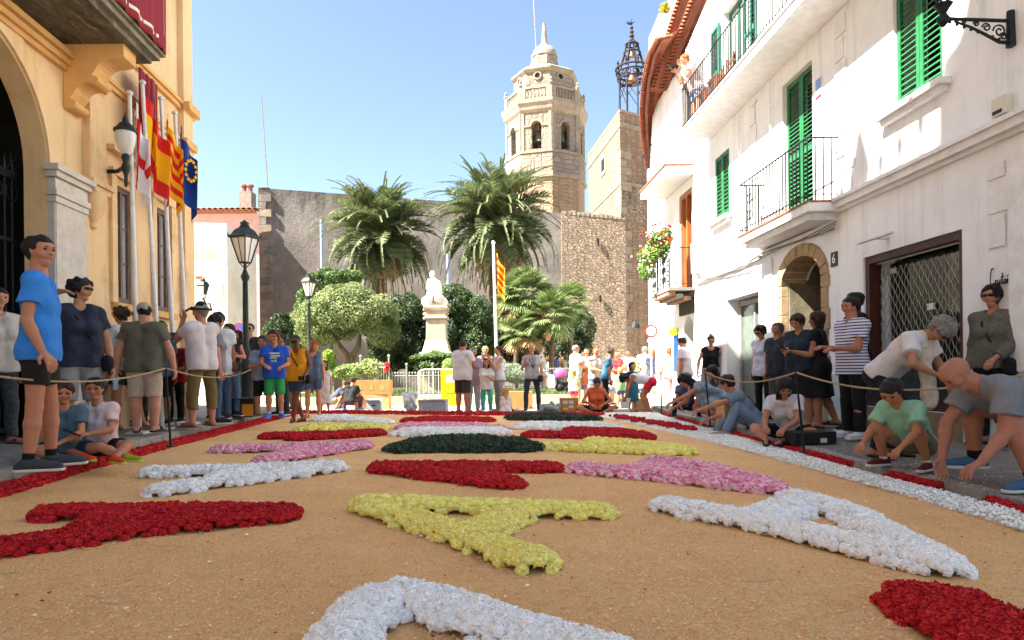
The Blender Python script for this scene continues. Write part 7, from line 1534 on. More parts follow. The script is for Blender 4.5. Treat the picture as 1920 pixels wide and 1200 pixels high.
text_part('letter_print', 'CH', .062, mat('print_red', '#8a1820'), J['t'], J['t'].location + W(tf((0, yf + .012, TOR * .64))), W(tf((-1, 0, 0))) - W(tf((0, 0, 0))), (0, 0, 1), .001)
J = person('person in dark bucket hat, white shirt and olive cropped trousers holding a phone up', fa(380, 800, .19), 1.78, 62, top=('tee', F('white_shirt', '#c9c0c0'), .024, .05), bot=('capri', F('olive_trousers', '#6c5c34'), .024, 1.6), shoes=('sandal', F('tan_sandal', '#7a5a48')), hair=('short', HG, .03), hat=('bucket', F('black_hat', '#1d2124')), skin='#b57b63', head=(20, 0, 0), det=3, build=1.08, armL=((-.05, .9, -.5), (.15, -.3, 1)), armR=((.2, .5, -.9), (-.2, .6, .7)), legL=((-.12, .05, -1), (-.02, 0, -1)), legR=((.14, 0, -1), (.02, 0, -1)))
held(J, -1, 'phone', 'phone held at the ear of the person in the bucket hat')
J = person('woman with black bob, white blouse and brown bag strap behind the hat wearer', bypx(409, 590, 1.76, .2), 1.76, 25, top=('tee', F('white_blouse', '#cfd0d2'), .026, .1), bot=('trousers', F('blue_jeans', '#3a506c'), .012), shoes=('sneaker', F('dark_shoe', '#202024')), hair=('short', HBK, .12), skin='#a87458', det=2, female=True)
strapbag(J, F('brown_leather', '#6e4128'), 1)
J = person('woman with black hair facing the one in the white blouse', bypx(384, 590, 1.64, .2) + Vector((0, .35, 0)), 1.64, -60, top=('tee', F('grey_top', '#77757a'), .018, .04), bot=('trousers', F('blue_jeans', '#3a506c'), .012), hair=('short', HBK, .1), shoes=('sneaker', F('dark_shoe', '#202024')), det=2, female=True)
J = person('slim woman in black sleeveless top and jeans with folded arms left of the lamp post', bypx(430, 610, 1.64, .2), 1.64, 215, top=('sleeveless', F('black_top', '#151518'), .012, .02), bot=('trousers', F('faded_jeans', '#46617a'), .01), shoes=('sneaker', F('dark_blue_shoe', '#1c2740')), hair=('short', HD_, .05), skin='#b98068', det=2, female=True, build=.94, specs=mat('thin_glasses', '#55504c'), head=(-60, 0, 0), armL=((-.3, .2, -1), (.9, .6, .1)), armR=((.3, .2, -1), (-.9, .6, .25)))
J = person('woman in striped top far behind the lamp post on the left pavement', bypx(446, 622, 1.64, .2), 1.64, 160, top=('tee', F('thin_striped_tee', '#c9c8c4', stripes=(.05, .4, '#7a3a3a')), .018, .05), bot=('trousers', F('grey_trousers', '#4e4e52'), .014), hair=('bob', HB, .06), skin='#b57f66', det=2, female=True, shoes=('sneaker', F('dark_shoe', '#202024')))
J = person('teenager in grey hoodie top behind the boy in orange', bypx(528, 628, 1.66, .1), 1.66, 150, top=('long', F('grey_hoodie', '#77787c'), .024, .04), bot=('trousers', F('dark_jeans', '#2b3a46'), .014), hair=('short', HD_, .06), skin='#a5704f', det=2, shoes=('sneaker', F('dark_shoe', '#202024')))
J = person('man in navy cap-sleeved shirt behind the person in the olive tee', bypx(252, 575, 1.78, .22), 1.78, 60, top=('tee', F('navy_tee2', '#232a40'), .02, .05), bot=('trousers', F('grey_trousers', '#4e4e52'), .014), hair=('crop', HD_, .04), skin='#b57f66', det=2, shoes=('sneaker', F('dark_shoe', '#202024')))
J = person('man with dark sunglasses just right of the lamp post behind a woman', bypx(468, 609, 1.78, .2), 1.78, 180, top=('tee', F('charcoal_tee', '#2a2a2d'), .016, .04), bot=('trousers', F('grey_trousers', '#4e4e52'), .014), hair=('crop', HD_, .03), specs=SUNG, skin='#b57f66', det=2, shoes=('sneaker', F('dark_shoe', '#202024')))
J = person('woman with long dark hair right behind the lamp post', bypx(470, 628, 1.6, .2) + Vector((0, -.4, 0)), 1.6, 150, top=('sleeveless', F('brown_print_top', '#6b5148', '#9a8578', sc=14), .014, .03), bot=('trousers', F('grey_trousers', '#4e4e52'), .014), hair=('long', HD_, .06), det=2, female=True, shoes=('sneaker', F('dark_shoe', '#202024')))
J = person('laughing boy in pale blue and grey tee and black shorts right of the lamp post', bypx(492, 634, 1.38, .2), 1.38, 190, top=('tee', F('pale_blue_tee', '#8fa5bd', '#7c7a7c', sc=3), .018, .04), bot=('long_shorts', F('black_shorts4', '#151517'), .018), shoes=('sneaker', F('olive_shoe', '#4a5030')), hair=('short', HB, .09), skin='#b97c5c', det=2, kid=.35, head=(0, -10, 0), armL=((-.2, .3, -1), (.6, .7, .2)), armR=((.2, .3, -1), (-.6, .7, .1)))
J = person('boy in royal blue printed tee and bright green shorts', bypx(514, 622, 1.48, .2), 1.48, 200, top=('tee', F('royal_blue_tee', '#2450b8'), .018, .05), bot=('long_shorts', F('green_shorts', '#2f9a52'), .02), shoes=('sneaker', F('blue_shoe', '#1f6fd0'), mat('blue_sole', '#3d86d8')), hair=('short', HB, .09), skin='#b97c5c', det=2, kid=.35, head=(-20, 8, 0), armL=((-.3, .2, -1), (.5, .9, -.25)), armR=((.25, .3, -1), (-.4, .9, -.2)), socks=(F('white_sock', '#c9c7c3'), .1))
tf, W = J['tf'], J['W']; TOR = J['TOR']; yf = J['b'] * .105 + .03
text_part('shirt_print', '2014', .07, mat('print_pale', '#b9cf9a'), J['t'], J['t'].location + W(tf((0, yf, TOR * .62))), W(tf((-1, 0, 0))) - W(tf((0, 0, 0))), (0, 0, 1), .001) if False else None
pr_ = MB()
for k, (x0, x1, z0, z1) in enumerate(((-.08, .08, .72, .78), (-.09, .06, .62, .68), (-.05, .08, .55, .585), (-.03, .0, .42, .5), (.02, .05, .42, .48))):
 pr_.hexa([W(tf((x, y, TOR * z))) for z in (z0, z1) for x, y in ((x0, yf - .01), (x1, yf - .01), (x1, yf + .004), (x0, yf + .004))])
link('chest_print', mesh_from('chest_print', pr_.V, pr_.F, mat('print_pale', '#b9cf9a')), J['t'])
J = person('boy in orange tee and grey shorts at the right of the children', bypx(538, 648, 1.36, .19), 1.36, 165, top=('tee', F('orange_tee', '#d8552c'), .016, .05), bot=('shorts', F('grey_shorts2', '#8b8784'), .016), shoes=('sneaker', F('dark_shoe', '#202024')), hair=('short', HB, .07), skin='#b97c5c', det=2, kid=.35, armL=((-.3, .2, -1), (.2, .9, -.4)))
J = person('man in orange-yellow tank top and denim shorts beside the second lamp', bypx(556, 628, 1.72, 0), 1.72, 178, top=('tank', F('amber_tank', '#d8901a'), .014, .04), bot=('shorts', F('denim_shorts', '#33445c'), .016), shoes=('sandal', F('dark_sandal', '#2b221e')), hair=('crop', HBK, .015), skin='#6f4630', specs=SUNG, det=2, head=(0, 18, 0), legL=((.3, .1, -1), (.1, -.05, -1)), legR=((-.15, .0, -1), (-.3, -.2, -1)), armL=((-.3, 0, -1), (.1, .7, -.5)))
held(J, -1, 'camera', 'black camera held by the man in the orange-yellow tank top')
strapbag(J, F('black_bag', '#141416'), -1)
J = person('woman with very long ginger hair and denim shorts seen from behind by the lamp', bypx(586, 640, 1.66, 0), 1.66, 200, top=('tank', F('denim_top', '#54687c'), .012, .02), bot=('shorts', F('denim_shorts2', '#4a6078'), .014), hair=('verylong', HR, .06), skin='#c08866', det=2, female=True, head=(30, 20, 0), shoes=('sandal', F('tan_sandal', '#7a5a48')), lean=8)
J = person('small girl with long black hair in a white dress', bypx(608, 678, 1.24, .0), 1.24, 175, top=('dress', F('white_dress', '#cfccd0'), .012, .3), hair=('long', HBK, .06), skin='#b98468', det=2, kid=.7, female=True, shoes=('sandal', F('tan_sandal', '#7a5a48')))
J = person('boy in grey tee crouching at the back left of the carpet', fa(624, 768, 0), 1.35, -95, top=('tee', F('slate_tee', '#4a4e5c'), .016, .02), bot=('shorts', F('tan_shorts', '#8f8468'), .016), hair=('crop', HBK, .04), skin='#a87050', det=2, kid=.4, lean=45, shoes=('sneaker', F('navy_shoe', '#2a3050')), armL=((-.1, .7, -.7), (.1, .6, -.7)), armR=((.1, .7, -.7), (-.1, .6, -.7)), legL=((-.2, 1, .35), (-.05, -.55, -1)), legR=((.25, 1, .35), (.05, -.5, -1)), head=(0, 35, 0))
J = person('boy in black tee crouching with his back to the camera', fa(655, 770, 0), 1.3, -12, top=('tee', F('black_tee', '#16181a'), .016, .02), bot=('trousers', F('dark_red_trousers', '#4a2430'), .014), hair=('crop', HB, .04), skin='#a87050', det=2, kid=.4, lean=25, shoes=('sneaker', F('blue_shoe', '#1f6fd0')), armL=((-.3, .5, -1), (.2, .7, -.6)), armR=((.3, .5, -1), (-.2, .7, -.5)), legL=((-.5, 1, .3), (-.1, -.5, -1)), legR=((.5, 1, .3), (.1, -.5, -1)), head=(0, 20, 0))
# --- centre group
def st(label, px, yf_, yt, H, face, **k): return person(label, fa(px, yf_, 0), H, face, **k)
def hfor(px, yf_, yt): p = fa(px, yf_, 0); return (yf_ - yt) / F_ * p.y
J = person('man in white tee and dark shorts, back to us, at the carpet end', fa(868, 774, 0), hfor(868, 774, 640), -25, top=('tee', F('white_tee', '#c6c0c4'), .03, .06), bot=('long_shorts', F('charcoal_shorts', '#34332f'), .018), hair=('crop', HD_, .03), skin='#a86c54', det=2, build=1.2, head=(0, 10, 0), armR=((.3, .3, -1), (-.3, .9, -.1)), armL=((-.2, .3, -1), (.3, .9, -.1)), shoes=('sandal', F('tan_sandal', '#7a5a48')))
J = person('woman in pinkish grey top and white trousers beside the man in the white tee', fa(888, 773, 0), hfor(888, 773, 656), -160, top=('tee', F('pinkish_top', '#a8929c'), .024, .08), bot=('trousers', F('white_trousers', '#c9c3c8'), .016), hair=('short', HG, .05), skin='#b07a64', det=2, female=True, build=1.1, shoes=('sandal', F('white_sandal', '#c9c5c0')))
J = person('woman in brown top standing behind the girl with turquoise leggings', fa(911, 768, 0), hfor(911, 768, 651), 180, top=('tee', F('taupe_top', '#7a665c'), .018, .04), bot=('trousers', F('grey_trousers2', '#8a878a'), .014), hair=('short', HBL, .04), skin='#b98468', det=2, female=True, shoes=('sneaker', F('white_shoe', '#c9c7c4')))
J = person('girl in white tee and turquoise leggings in the centre group', fa(913, 774, 0), hfor(913, 774, 674), 178, top=('tee', F('white_tee2', '#cdc8c8'), .014, .06), bot=('trousers', F('turquoise_leggings', '#3fa6a0'), .006), hair=('long', HB, .04), skin='#b98468', det=2, kid=.5, female=True, shoes=('sneaker', F('white_shoe', '#c9c7c4')), armL=((-.2, .3, -1), (.5, .6, .3)))
J = person('woman with ponytail in white tank top and grey trousers drinking from a cup', fa(936, 773, 0), hfor(936, 773, 651), 110, top=('tank', F('white_tank', '#c9c9d0'), .012, .03), bot=('trousers', F('grey_trousers3', '#8f8c8c'), .016), hair=('ponytail', HB, .04), skin='#c08a6a', det=2, female=True, shoes=('sneaker', F('grey_shoe', '#77767a')), armR=((.1, .6, -.7), (-.1, .5, .9)), armL=((-.1, .5, -.8), (.1, .5, .9)))
held(J, 1, 'paper_cup', 'white cup held to the mouth of the woman with the ponytail')
J = person('small girl with wavy brown hair in white top sitting with her back to us', fa(948, 776, 0) + Vector((0, .25, 0)), 1.02, 10, top=('tank', F('white_tank2', '#d0cdd0'), .012, .0), bot=('shorts', F('black_shorts5', '#151517'), .016), hair=('long', HBL, .06), skin='#c08a6a', det=2, kid=.8, female=True, seat=0.0, legL=((-.4, 1, .0), (.3, 1, 0)), legR=((.9, .8, 0), (.8, .3, 0)), shoes=('sneaker', F('pink_shoe', '#c06a90')))
J = person('young woman in white tee, dark jeans and crossbody bag standing alone facing the carpet', fa(998, 771, 0), hfor(998, 771, 648), 180, top=('tee', F('white_grey_tee', '#b9b3b8', '#7f7a84', sc=3), .014, .03), bot=('trousers', F('dark_jeans', '#2b3a46'), .007), hair=('ponytail', HBL, .03), skin='#b98468', det=2, female=True, build=.95, shoes=('sneaker', F('dark_shoe', '#202024')), armL=((-.3, .1, -1), (0, .2, -1)), armR=((.35, .15, -1), (-.35, .5, .9)), legL=((-.16, 0, -1), (-.03, -.03, -1)), legR=((.14, 0, -1), (.03, -.03, -1)))
strapbag(J, F('dark_brown_bag', '#2c211c'), -1)
BG = [('person in black tee and cap-less dark hair far back left of the bald man', 1094, 738, 660, -170, ('tee', F('black_tee', '#16181a'), .018, .05), ('trousers', F('blue_jeans', '#3a506c'), .014), ('crop', HD_, .04), False, 0),
('woman in yellow top walking behind the woman in turquoise', 1146, 742, 664, 20, ('tank', F('yellow_top', '#c9b04a'), .012, .03), ('trousers', F('white_trousers', '#c9c3c8'), .014), ('long', HB, .05), True, 0),
('man in light blue shirt in the sun left of the round sign', 1178, 741, 658, 165, ('polo', F('light_blue_polo', '#8fa8c8'), .022, .05), ('long_shorts', F('beige_trousers', '#b5a68c'), .016), ('crop', HB, .04), False, 0),
('woman in green top walking away just left of the red-haired woman', 1197, 743, 660, -8, ('tee', F('moss_top', '#6f7f4a'), .018, .05), ('capri', F('white_trousers', '#c9c3c8'), .014), ('ponytail', HB, .04), True, 0),
('man in maroon polo seen between the beige top and the white shirt', 1270, 748, 650, 0, ('polo', F('maroon_polo', '#7a2a34'), .02, .05), ('trousers', F('beige_trousers', '#b5a68c'), .016), ('crop', HD_, .04), False, 0),
('man in white cap and pale shirt far back in the sun-lit plaza', 1066, 741, 664, 150, ('polo', F('pale_shirt', '#c9c6bd'), .022, .05), ('long_shorts', F('sage_shorts', '#a9b3a8'), .018), ('crop', HB, .03), False, 0),
('woman in rust coloured dress far back between the talking people', 1109, 744, 662, 150, ('dress', F('rust_dress', '#a8603c'), .014, .2), None, ('bob', HB, .04), True, 0),
('man in navy shirt walking far behind the lone young woman', 1013, 735, 668, 60, ('tee', F('navy_shirt', '#28304a'), .018, .05), ('trousers', F('beige_trousers', '#b5a68c'), .016), ('crop', HD_, .03), False, 0),
('blond woman in cream top walking away left of the checked shirt', 1026, 738, 668, -10, ('tee', F('cream_tee', '#d8cfc8'), .02, .04), ('trousers', F('pink_trousers', '#c99a92'), .014), ('bun', HBL, .04), True, 0),
('man in blue checked shirt and jeans striding past the stroller', 1040, 741, 663, -40, ('tee', F('blue_plaid_shirt', '#8fa3cc', stripes=(.07, .45, '#2a4a9a'), plaid=True), .026, .05), ('trousers', F('blue_jeans', '#3a506c'), .014), ('crop', HD_, .04), False, 0),
('woman in orange top behind the pink stroller', 1053, 740, 672, -60, ('tank', F('orange_top', '#c97a4a'), .014, .03), ('trousers', F('grey_trousers2', '#8a878a'), .014), ('long', HBL, .05), True, 0),
('man with grey hair in white printed tee talking near the cardboard box', 1080, 760, 649, -70, ('tee', F('white_green_tee', '#c9cac4', '#8fa79a', sc=4), .024, .05), ('long_shorts', F('sage_shorts', '#a9b3a8'), .018), ('crop', HG, .03), False, 0),
('woman with dark hair in ivory top facing the camera in the crowd', 1101, 758, 654, 170, ('sleeveless', F('ivory_top', '#d8ccc0'), .018, .05), ('trousers', F('white_trousers', '#c9c3c8'), .016), ('short', HD_, .05), True, 0),
('balding sunburnt man in sleeveless grey tee and denim shorts', 1118, 762, 654, -150, ('sleeveless', F('grey_print_tee', '#a9a09c', '#8a7a78', sc=6), .022, .05), ('shorts', F('denim_shorts3', '#4a6482'), .018), ('crop', HR, .01), False, 0),
('woman in turquoise and black top with black leggings leaning forward', 1136, 768, 654, -100, ('tee', F('turquoise_top', '#3f7fa0', '#1c2c38', sc=3), .014, .03), ('trousers', F('black_leggings', '#131316'), .006), ('bun', HB, .04), True, 12),
('man in red open shirt over white facing us in the sun', 1157, 745, 662, 180, ('tee', F('red_shirt', '#b8323a'), .024, .05), ('shorts', F('grey_shorts3', '#77767a'), .018), ('crop', HBL, .01), False, 0),
('grey haired man in white shirt walking away near the far white house', 1210, 750, 650, 8, ('tee', F('white_shirt2', '#d6d8dc'), .026, .05), ('trousers', F('beige_trousers', '#b5a68c'), .016), ('crop', HG, .03), False, 0),
('woman with red hair in dark blue tee and patterned skirt walking away', 1225, 752, 655, 5, ('tee', F('slate_blue_tee', '#3a4258'), .016, .03), ('skirt', F('patterned_skirt', '#55555a', '#8a8a8c', sc=18), .012, .2), ('bob', HR, .05), True, 0),
('woman in beige lace top and pink trousers walking away with a white bag', 1256, 757, 653, 8, ('sleeveless', F('beige_lace_top', '#b9ab96', '#9a8c78', sc=20), .018, .05), ('trousers', F('pink_trousers', '#c99a92'), .01), ('bun', HR, .02), True, 0),
('tall man in white shirt leaning out by the arched door', 1284, 770, 634, 60, ('tee', F('white_shirt3', '#d8cfd2'), .028, .06), ('trousers', F('beige_trousers', '#b5a68c'), .016), ('crop', HB, .05), False, 0)]
for (lab, px, yf_, yt, fc, tp, bt, hr, fem, ln) in BG:
 walk = abs(fc) < 45; s_ = (1 if px % 2 else -1) * (.28 if walk else .05)
 J = person(lab, fa(px, yf_, 0), max(1.5, min(1.85, hfor(px, yf_, yt))), fc, top=tp, bot=bt, hair=hr, det=1, female=fem, lean=ln, skin=('#b97f62', '#c08a6a', '#a56e52')[px % 3], shoes=('sneaker', F('dark_shoe', '#202024')) if px % 2 else ('sandal', F('tan_sandal', '#7a5a48')), legL=((-.05, s_, -1), (-.02, s_ - .15 * walk, -1)), legR=((.05, -s_, -1), (.02, -s_ - .15 * walk, -1)),
   build=(1.18 if px in (1256, 1080, 1118, 1284) else 1.0), head=(0, 15 if px in (1284, 1136) else 0, 0), armR=((.2, .3, -1), (-.3, .8, -.1)) if px in (1101, 1118, 1157, 1080) else None)
KIDS = [('child in orange and brown clothes standing behind the man near the carton', 1092, 760, 676, 160, ('tee', F('rust_tee', '#a8603c'), .014, .04), ('shorts', F('denim_shorts3', '#4a6482'), .014), ('short', HBL, .04)),
('child in white tee half hidden behind the woman in turquoise', 1148, 758, 688, -120, ('tee', F('white_tee2', '#cdc8c8'), .014, .04), ('shorts', F('blue_shorts', '#4a6aa0'), .014), ('short', HB, .04)),
('girl in pale blue dress between the sun-lit man in red and the teal dress', 1172, 752, 684, 175, ('dress', F('pale_blue_dress', '#9fb3cc'), .012, .27), None, ('long', HBL, .04)),
('blond girl in pale yellow top and pink shorts seen from behind', 1076, 764, 694, -10, ('tee', F('pale_yellow_tee', '#cdbf92'), .012, .06), ('shorts', F('pink_shorts', '#d23a72'), .014), ('long', HBL, .04)),
('blond child in green tee and blue shorts beside the teal dress', 1164, 765, 690, -150, ('tee', F('light_green_tee', '#8fc07a'), .014, .06), ('shorts', F('blue_shorts', '#4a6aa0'), .014), ('bob', HBL, .04)),
('dark haired girl in a teal dress standing at the edge of the carpet', 1186, 772, 681, -155, ('dress', F('teal_dress', '#2f7f9a'), .012, .27), None, ('bob', HD_, .05)),
('small child behind the girl in the teal dress', 1199, 762, 690, 150, ('tee', F('cream_tee', '#d8cfc8'), .012, .04), ('shorts', F('denim_shorts3', '#4a6482'), .014), ('short', HB, .04))]
for (lab, px, yf_, yt, fc, tp, bt, hr) in KIDS:
 person(lab, fa(px, yf_, 0), hfor(px, yf_, yt), fc, top=tp, bot=bt, hair=hr, det=1, female=True, kid=.6, skin='#bd8464', shoes=('sandal', F('tan_sandal', '#7a5a48')))
J = person('girl in white top and red shorts bending over beside the carpet', fa(1222, 774, 0), 1.5, 75, top=('tank', F('white_tank3', '#cfccd4'), .012, .0), bot=('shorts', F('red_shorts', '#c8243e'), .014), hair=('long', HD_, .07), det=2, female=True, skin='#a86c4e', lean=78, head=(0, 110, 0), armL=((-.1, .4, -.9), (.1, .3, -1)), armR=((.1, .4, -.9), (-.1, .3, -1)), legL=((-.05, .55, -.8), (0, -.35, -1)), legR=((.08, .45, -.8), (0, -.4, -1)), kid=.2)
J = person('woman in orange tank top sitting cross-legged at the far end of the carpet', fa(1119, 774, 0) + Vector((0, .2, 0)), 1.62, 180, top=('tank', F('bright_orange_tank', '#cf6038'), .012, .0), bot=('shorts', F('dark_green_shorts', '#1c2620'), .016), hair=('short', HD_, .05), det=2, female=True, skin='#b0714f', seat=0, lean=22, head=(0, 40, 0), armL=((-.7, .2, -1), (1.1, .7, -.5)), armR=((.7, .2, -1), (-1.1, .7, -.5)), legL=((-.95, .55, .15), (.9, .45, -.3), (.5, .8, 0)), legR=((.95, .55, .15), (-.9, .4, -.3), (-.5, .8, 0)))
# --- right side
J = person('woman with hair bun in black camisole and long pinkish skirt leaning on the rope', bypx(1332, 630, 1.62, .09), 1.62, 165, top=('tank', F('black_camisole', '#121214'), .01, .0), bot=('skirt', F('pink_grey_skirt', '#a08e92', '#8a787c', sc=12), .014, .42), hair=('bun', HB, .04), det=2, female=True, skin='#b97f66', lean=10, head=(10, 22, 0), specs=mat('thin_glasses', '#55504c'), armL=((-.75, .1, -.8), (.15, .35, -1)), armR=((.4, .1, -1), (.1, .4, -.9)), shoes=('sandal', F('dark_sandal', '#2b221e')))
J = person('boy in blue-grey tee crouching at the right kerb, far end', fa(1286, 782, .08), 1.3, 170, top=('tee', F('blue_grey_tee', '#5a6078'), .014, .02), bot=('trousers', F('navy_trousers', '#22253a'), .012), hair=('crop', HB, .05), det=2, kid=.4, skin='#a87050', lean=30, head=(0, 30, 0), armL=((-.2, .6, -.8), (.3, .6, -.8)), armR=((.2, .6, -.8), (-.3, .6, -.8)), legL=((-.5, 1, .4), (-.1, -.5, -1)), legR=((.5, 1, .4), (.1, -.5, -1)), shoes=('sneaker', F('dark_shoe', '#202024')))
J = person('woman with dark hair reaching far out to lay petals, in patterned sundress', fa(1338, 795, .08) + Vector((.15, .1, 0)), 1.6, 95, top=('dress', F('floral_sundress', '#4f6a80', '#9fb0c0', sc=9), .012, .2), hair=('long', HBK, .05), det=2, female=True, skin='#b97f66', lean=68, head=(0, 60, 0), armL=((-.15, .8, -.5), (.0, 1, -.45)), armR=((.2, .4, -1), (0, .9, -.5)), legL=((-.2, .9, -.5), (0, -.9, -.45)), legR=((.2, .9, -.4), (0, -.9, -.45)))
J = person('woman with long black hair crouched behind the one reaching out', fa(1345, 790, .1) + Vector((.4, .55, 0)), 1.55, 110, top=('tank', F('dark_print_top', '#3a4550'), .014, .02), bot=('trousers', F('dark_jeans', '#2b3a46'), .01), hair=('long', HBK, .06), det=2, female=True, skin='#a87050', lean=35, head=(0, 35, 0), armL=((-.1, .8, -.7), (0, .9, -.4)), legL=((-.2, 1, .3), (0, -.6, -1)), legR=((.2, 1, .3), (0, -.6, -1)))
J = person('person in grey-blue tee and pale jeans sitting with knees up, back strap over the shoulder', fa(1415, 806, .1) + Vector((.12, .2, 0)), 1.7, 78, top=('tee', F('heather_blue_tee', '#6f8494'), .02, .01), bot=('trousers', F('pale_jeans', '#7389a0'), .016), hair=('short', HB, .06), det=2, female=True, skin='#b97f66', seat=0, lean=38, head=(-20, 25, 0), armL=((-.25, .9, -.3), (.1, 1, -.35)), armR=((.2, .5, -1), (0, .9, -.3)), legL=((-.3, .85, .75), (-.1, .45, -1)), legR=((.3, 1, .35), (.0, .5, -.8)), shoes=('sneaker', F('beige_shoe', '#a3937c')))
strapbag(J, F('dark_brown_bag', '#2c211c'), 1)
J = person('woman with long curly dark hair and white tee sitting cross-legged at the kerb', fa(1490, 822, .1) + Vector((.05, .2, 0)), 1.62, 140, top=('tee', F('white_lace_tee', '#c9c6c8'), .016, .01), bot=('shorts', F('black_shorts6', '#111114'), .014), hair=('verylong', HD_, .12), det=3, female=True, skin='#b07a60', seat=0, lean=34, head=(30, 38, 0), armL=((-.15, .7, -.9), (.3, 1, -.35)), armR=((.15, .6, -.9), (-.4, 1, -.3)), legL=((-.7, .9, .1), (.6, .9, -.2), (.3, 1, 0)), legR=((.8, .8, .15), (-.7, .8, -.3), (-.3, .9, 0)), shoes=('sandal', F('black_sandal', '#1d1a18')))
J = person('woman with dark curls and sunglasses in white printed sleeveless top by the glass door', bypx(1430, 612, 1.62, .1), 1.62, 115, top=('sleeveless', F('white_flower_top', '#c6c6ce', '#a0a3b5', sc=12), .02, .07), bot=('trousers', F('black_trousers', '#111113'), .014), hair=('curly', HBK, .1), specs=SUNG, det=2, female=True, skin='#b0785c', head=(0, 25, 0), shoes=('sandal', F('black_sandal', '#1d1a18')))
J = person('woman with short brown hair in navy print tee looking at her phone', bypx(1500, 592, 1.6, .11), 1.6, 120, top=('tee', F('navy_print_tee', '#191d28', '#223040', sc=6), .02, .06), bot=('skirt', F('black_skirt', '#0e0e10'), .02, .25), hair=('short', HB, .1), det=3, female=True, build=1.25, skin='#b07a5c', head=(0, 22, 0), armR=((.05, .15, -1), (-.45, .75, .3)), armL=((-.1, .15, -1), (.4, .8, .2)), shoes=('sandal', F('black_sandal', '#1d1a18')))
held(J, -1, 'phone', 'black phone held by the woman in the navy print tee')
J = person('short person with grey-black hair behind the woman with the phone', bypx(1482, 602, 1.6, .11) + Vector((0, .5, 0)), 1.58, 115, top=('tee', F('dark_grey_tee', '#2a2c33'), .02, .05), bot=('trousers', F('grey_trousers', '#4e4e52'), .014), hair=('short', mat('hair_salt', '#3a3d40', '#55585a', sc=30), .06), det=2, build=1.15, skin='#a87258', shoes=('sandal', F('black_sandal', '#1d1a18')))
J = person('woman with shoulder length brown hair in a black dress and wedge sandals, back to us', bypx(1533, 588, 1.62, .11), 1.62, 55, top=('dress', F('black_dress', '#0f0f12'), .02, .25), hair=('bob', HB, .06), det=3, female=True, build=1.15, skin='#a87258', armL=((-.15, .2, -1), (.5, .6, -.2)), legR=((.08, -.15, -1), (.05, -.4, -1)), shoes=('sandal', F('dark_sandal', '#2b221e')))
J = person('man in blue and white striped tee and black trousers standing in profile', bypx(1597, 562, 1.66, .11), 1.66, 100, top=('tee', F('striped_tee', '#c9c8d2', stripes=(.036, .42, '#3c4068')), .022, .06), bot=('trousers', F('black_trousers', '#111113'), .014), hair=('crop', HD_, .06), det=3, build=1.08, skin='#a8705a', armR=((.12, -.1, -1), (-.1, 1, .12)), armL=((-.1, .3, -1), (.1, 1, 0)), shoes=('sneaker', F('white_sneaker', '#c9c9d2')))
J = person('tall dark haired man in black shirt behind the striped one', bypx(1604, 552, 1.78, .12), 1.78, 80, top=('tee', F('black_tee2', '#111215'), .02, .05), bot=('trousers', F('grey_brown_trousers', '#55504a'), .016), hair=('crop', HBK, .03), det=2, build=1.1, skin='#8f5c44', shoes=('sneaker', F('dark_shoe', '#202024')))
J = person('grey haired woman in white tee with cream scarf bending down beside the boy', fa(1618, 857, .09) + Vector((.22, .05, 0)), 1.6, 215, top=('tee', F('white_tee3', '#c9c4c2'), .02, .02), bot=('trousers', F('dark_indigo_trousers', '#161b26'), .016), hair=('curly', HG, .09), specs=mat('brown_glasses', '#3a2020'), det=3, female=True, build=1.08, skin='#a8745a', lean=50, head=(-10, 70, -10), armL=((-.5, .3, -1), (.3, .5, -1)), armR=((.6, .35, -.9), (-.9, .6, -.5)), legL=((-.1, .3, -1), (-.02, -.28, -1)), legR=((.14, .3, -1), (.02, -.3, -1)), shoes=('sandal', F('black_sandal', '#1d1a18')))
v, q = sculpt([J['P'](J['nb'] + Vector((-.06, .02, 0)), J['nb'] + J['tf']((0.02, .16, -.1)), .05, .05, .03), J['P'](J['nb'] + Vector((.06, .02, 0)), J['nb'] + J['tf']((0.02, .16, -.1)), .05, .05, .03), J['P'](J['nb'] + J['tf']((0.02, .16, -.1)), J['nb'] + J['tf']((.02, .16, -.1)) + Vector((0, .04, -.42)), .055, .07, .03)], .012, noise=(.01, 40, 1)); link('scarf', np_mesh('scarf', v, q, F('cream_scarf', '#c2b6a4', '#a89c8c', sc=20), smooth=True), J['t'])
J = person('boy in mint green polo and khaki shorts squatting and laying red petals', fa(1722, 880, .09) + Vector((.06, .12, 0)), 1.35, 118, top=('polo', F('mint_polo', '#86b59a', '#7aa88e'), .015, .0), bot=('shorts', F('khaki_shorts', '#6d6a52'), .016), hair=('short', HD_, .05), det=3, kid=.35, skin='#a8704f', lean=38, head=(10, 42, 0), armL=((-.3, .6, -.9), (.1, .9, -.55)), armR=((.3, .5, -1), (-.25, .9, -.45)), legL=((-.35, 1, .55), (-.1, -.35, -1)), legR=((.35, 1, .5), (.1, -.4, -1)), socks=(F('white_sock', '#c9c7c3'), .1), shoes=('sneaker', F('maroon_shoe', '#5a1c24')))
J = person('bald man in grey tee and blue shoes kneeling at the right edge of the photo', fa(1872, 915, .085) + Vector((.42, .05, 0)), 1.76, 88, top=('tee', F('grey_marl_tee', '#77797f'), .022, .0), bot=('shorts', F('very_dark_shorts', '#141315'), .02), det=3, build=1.12, skin='#a56f58', lean=68, head=(-8, 48, 0), armL=((-.1, .1, -1), (-.1, .75, -.8), (0, .9, -.5)), armR=((.2, .5, -.9), (-.1, .2, -1)), legL=((-.3, 1, -.05), (-.05, -.3, -1)), legR=((.4, 1, .2), (.1, -.1, -1)), shoes=('sneaker', F('steel_blue_shoe', '#3f5f7d')), socks=(F('black_sock', '#0f0f10'), .16))
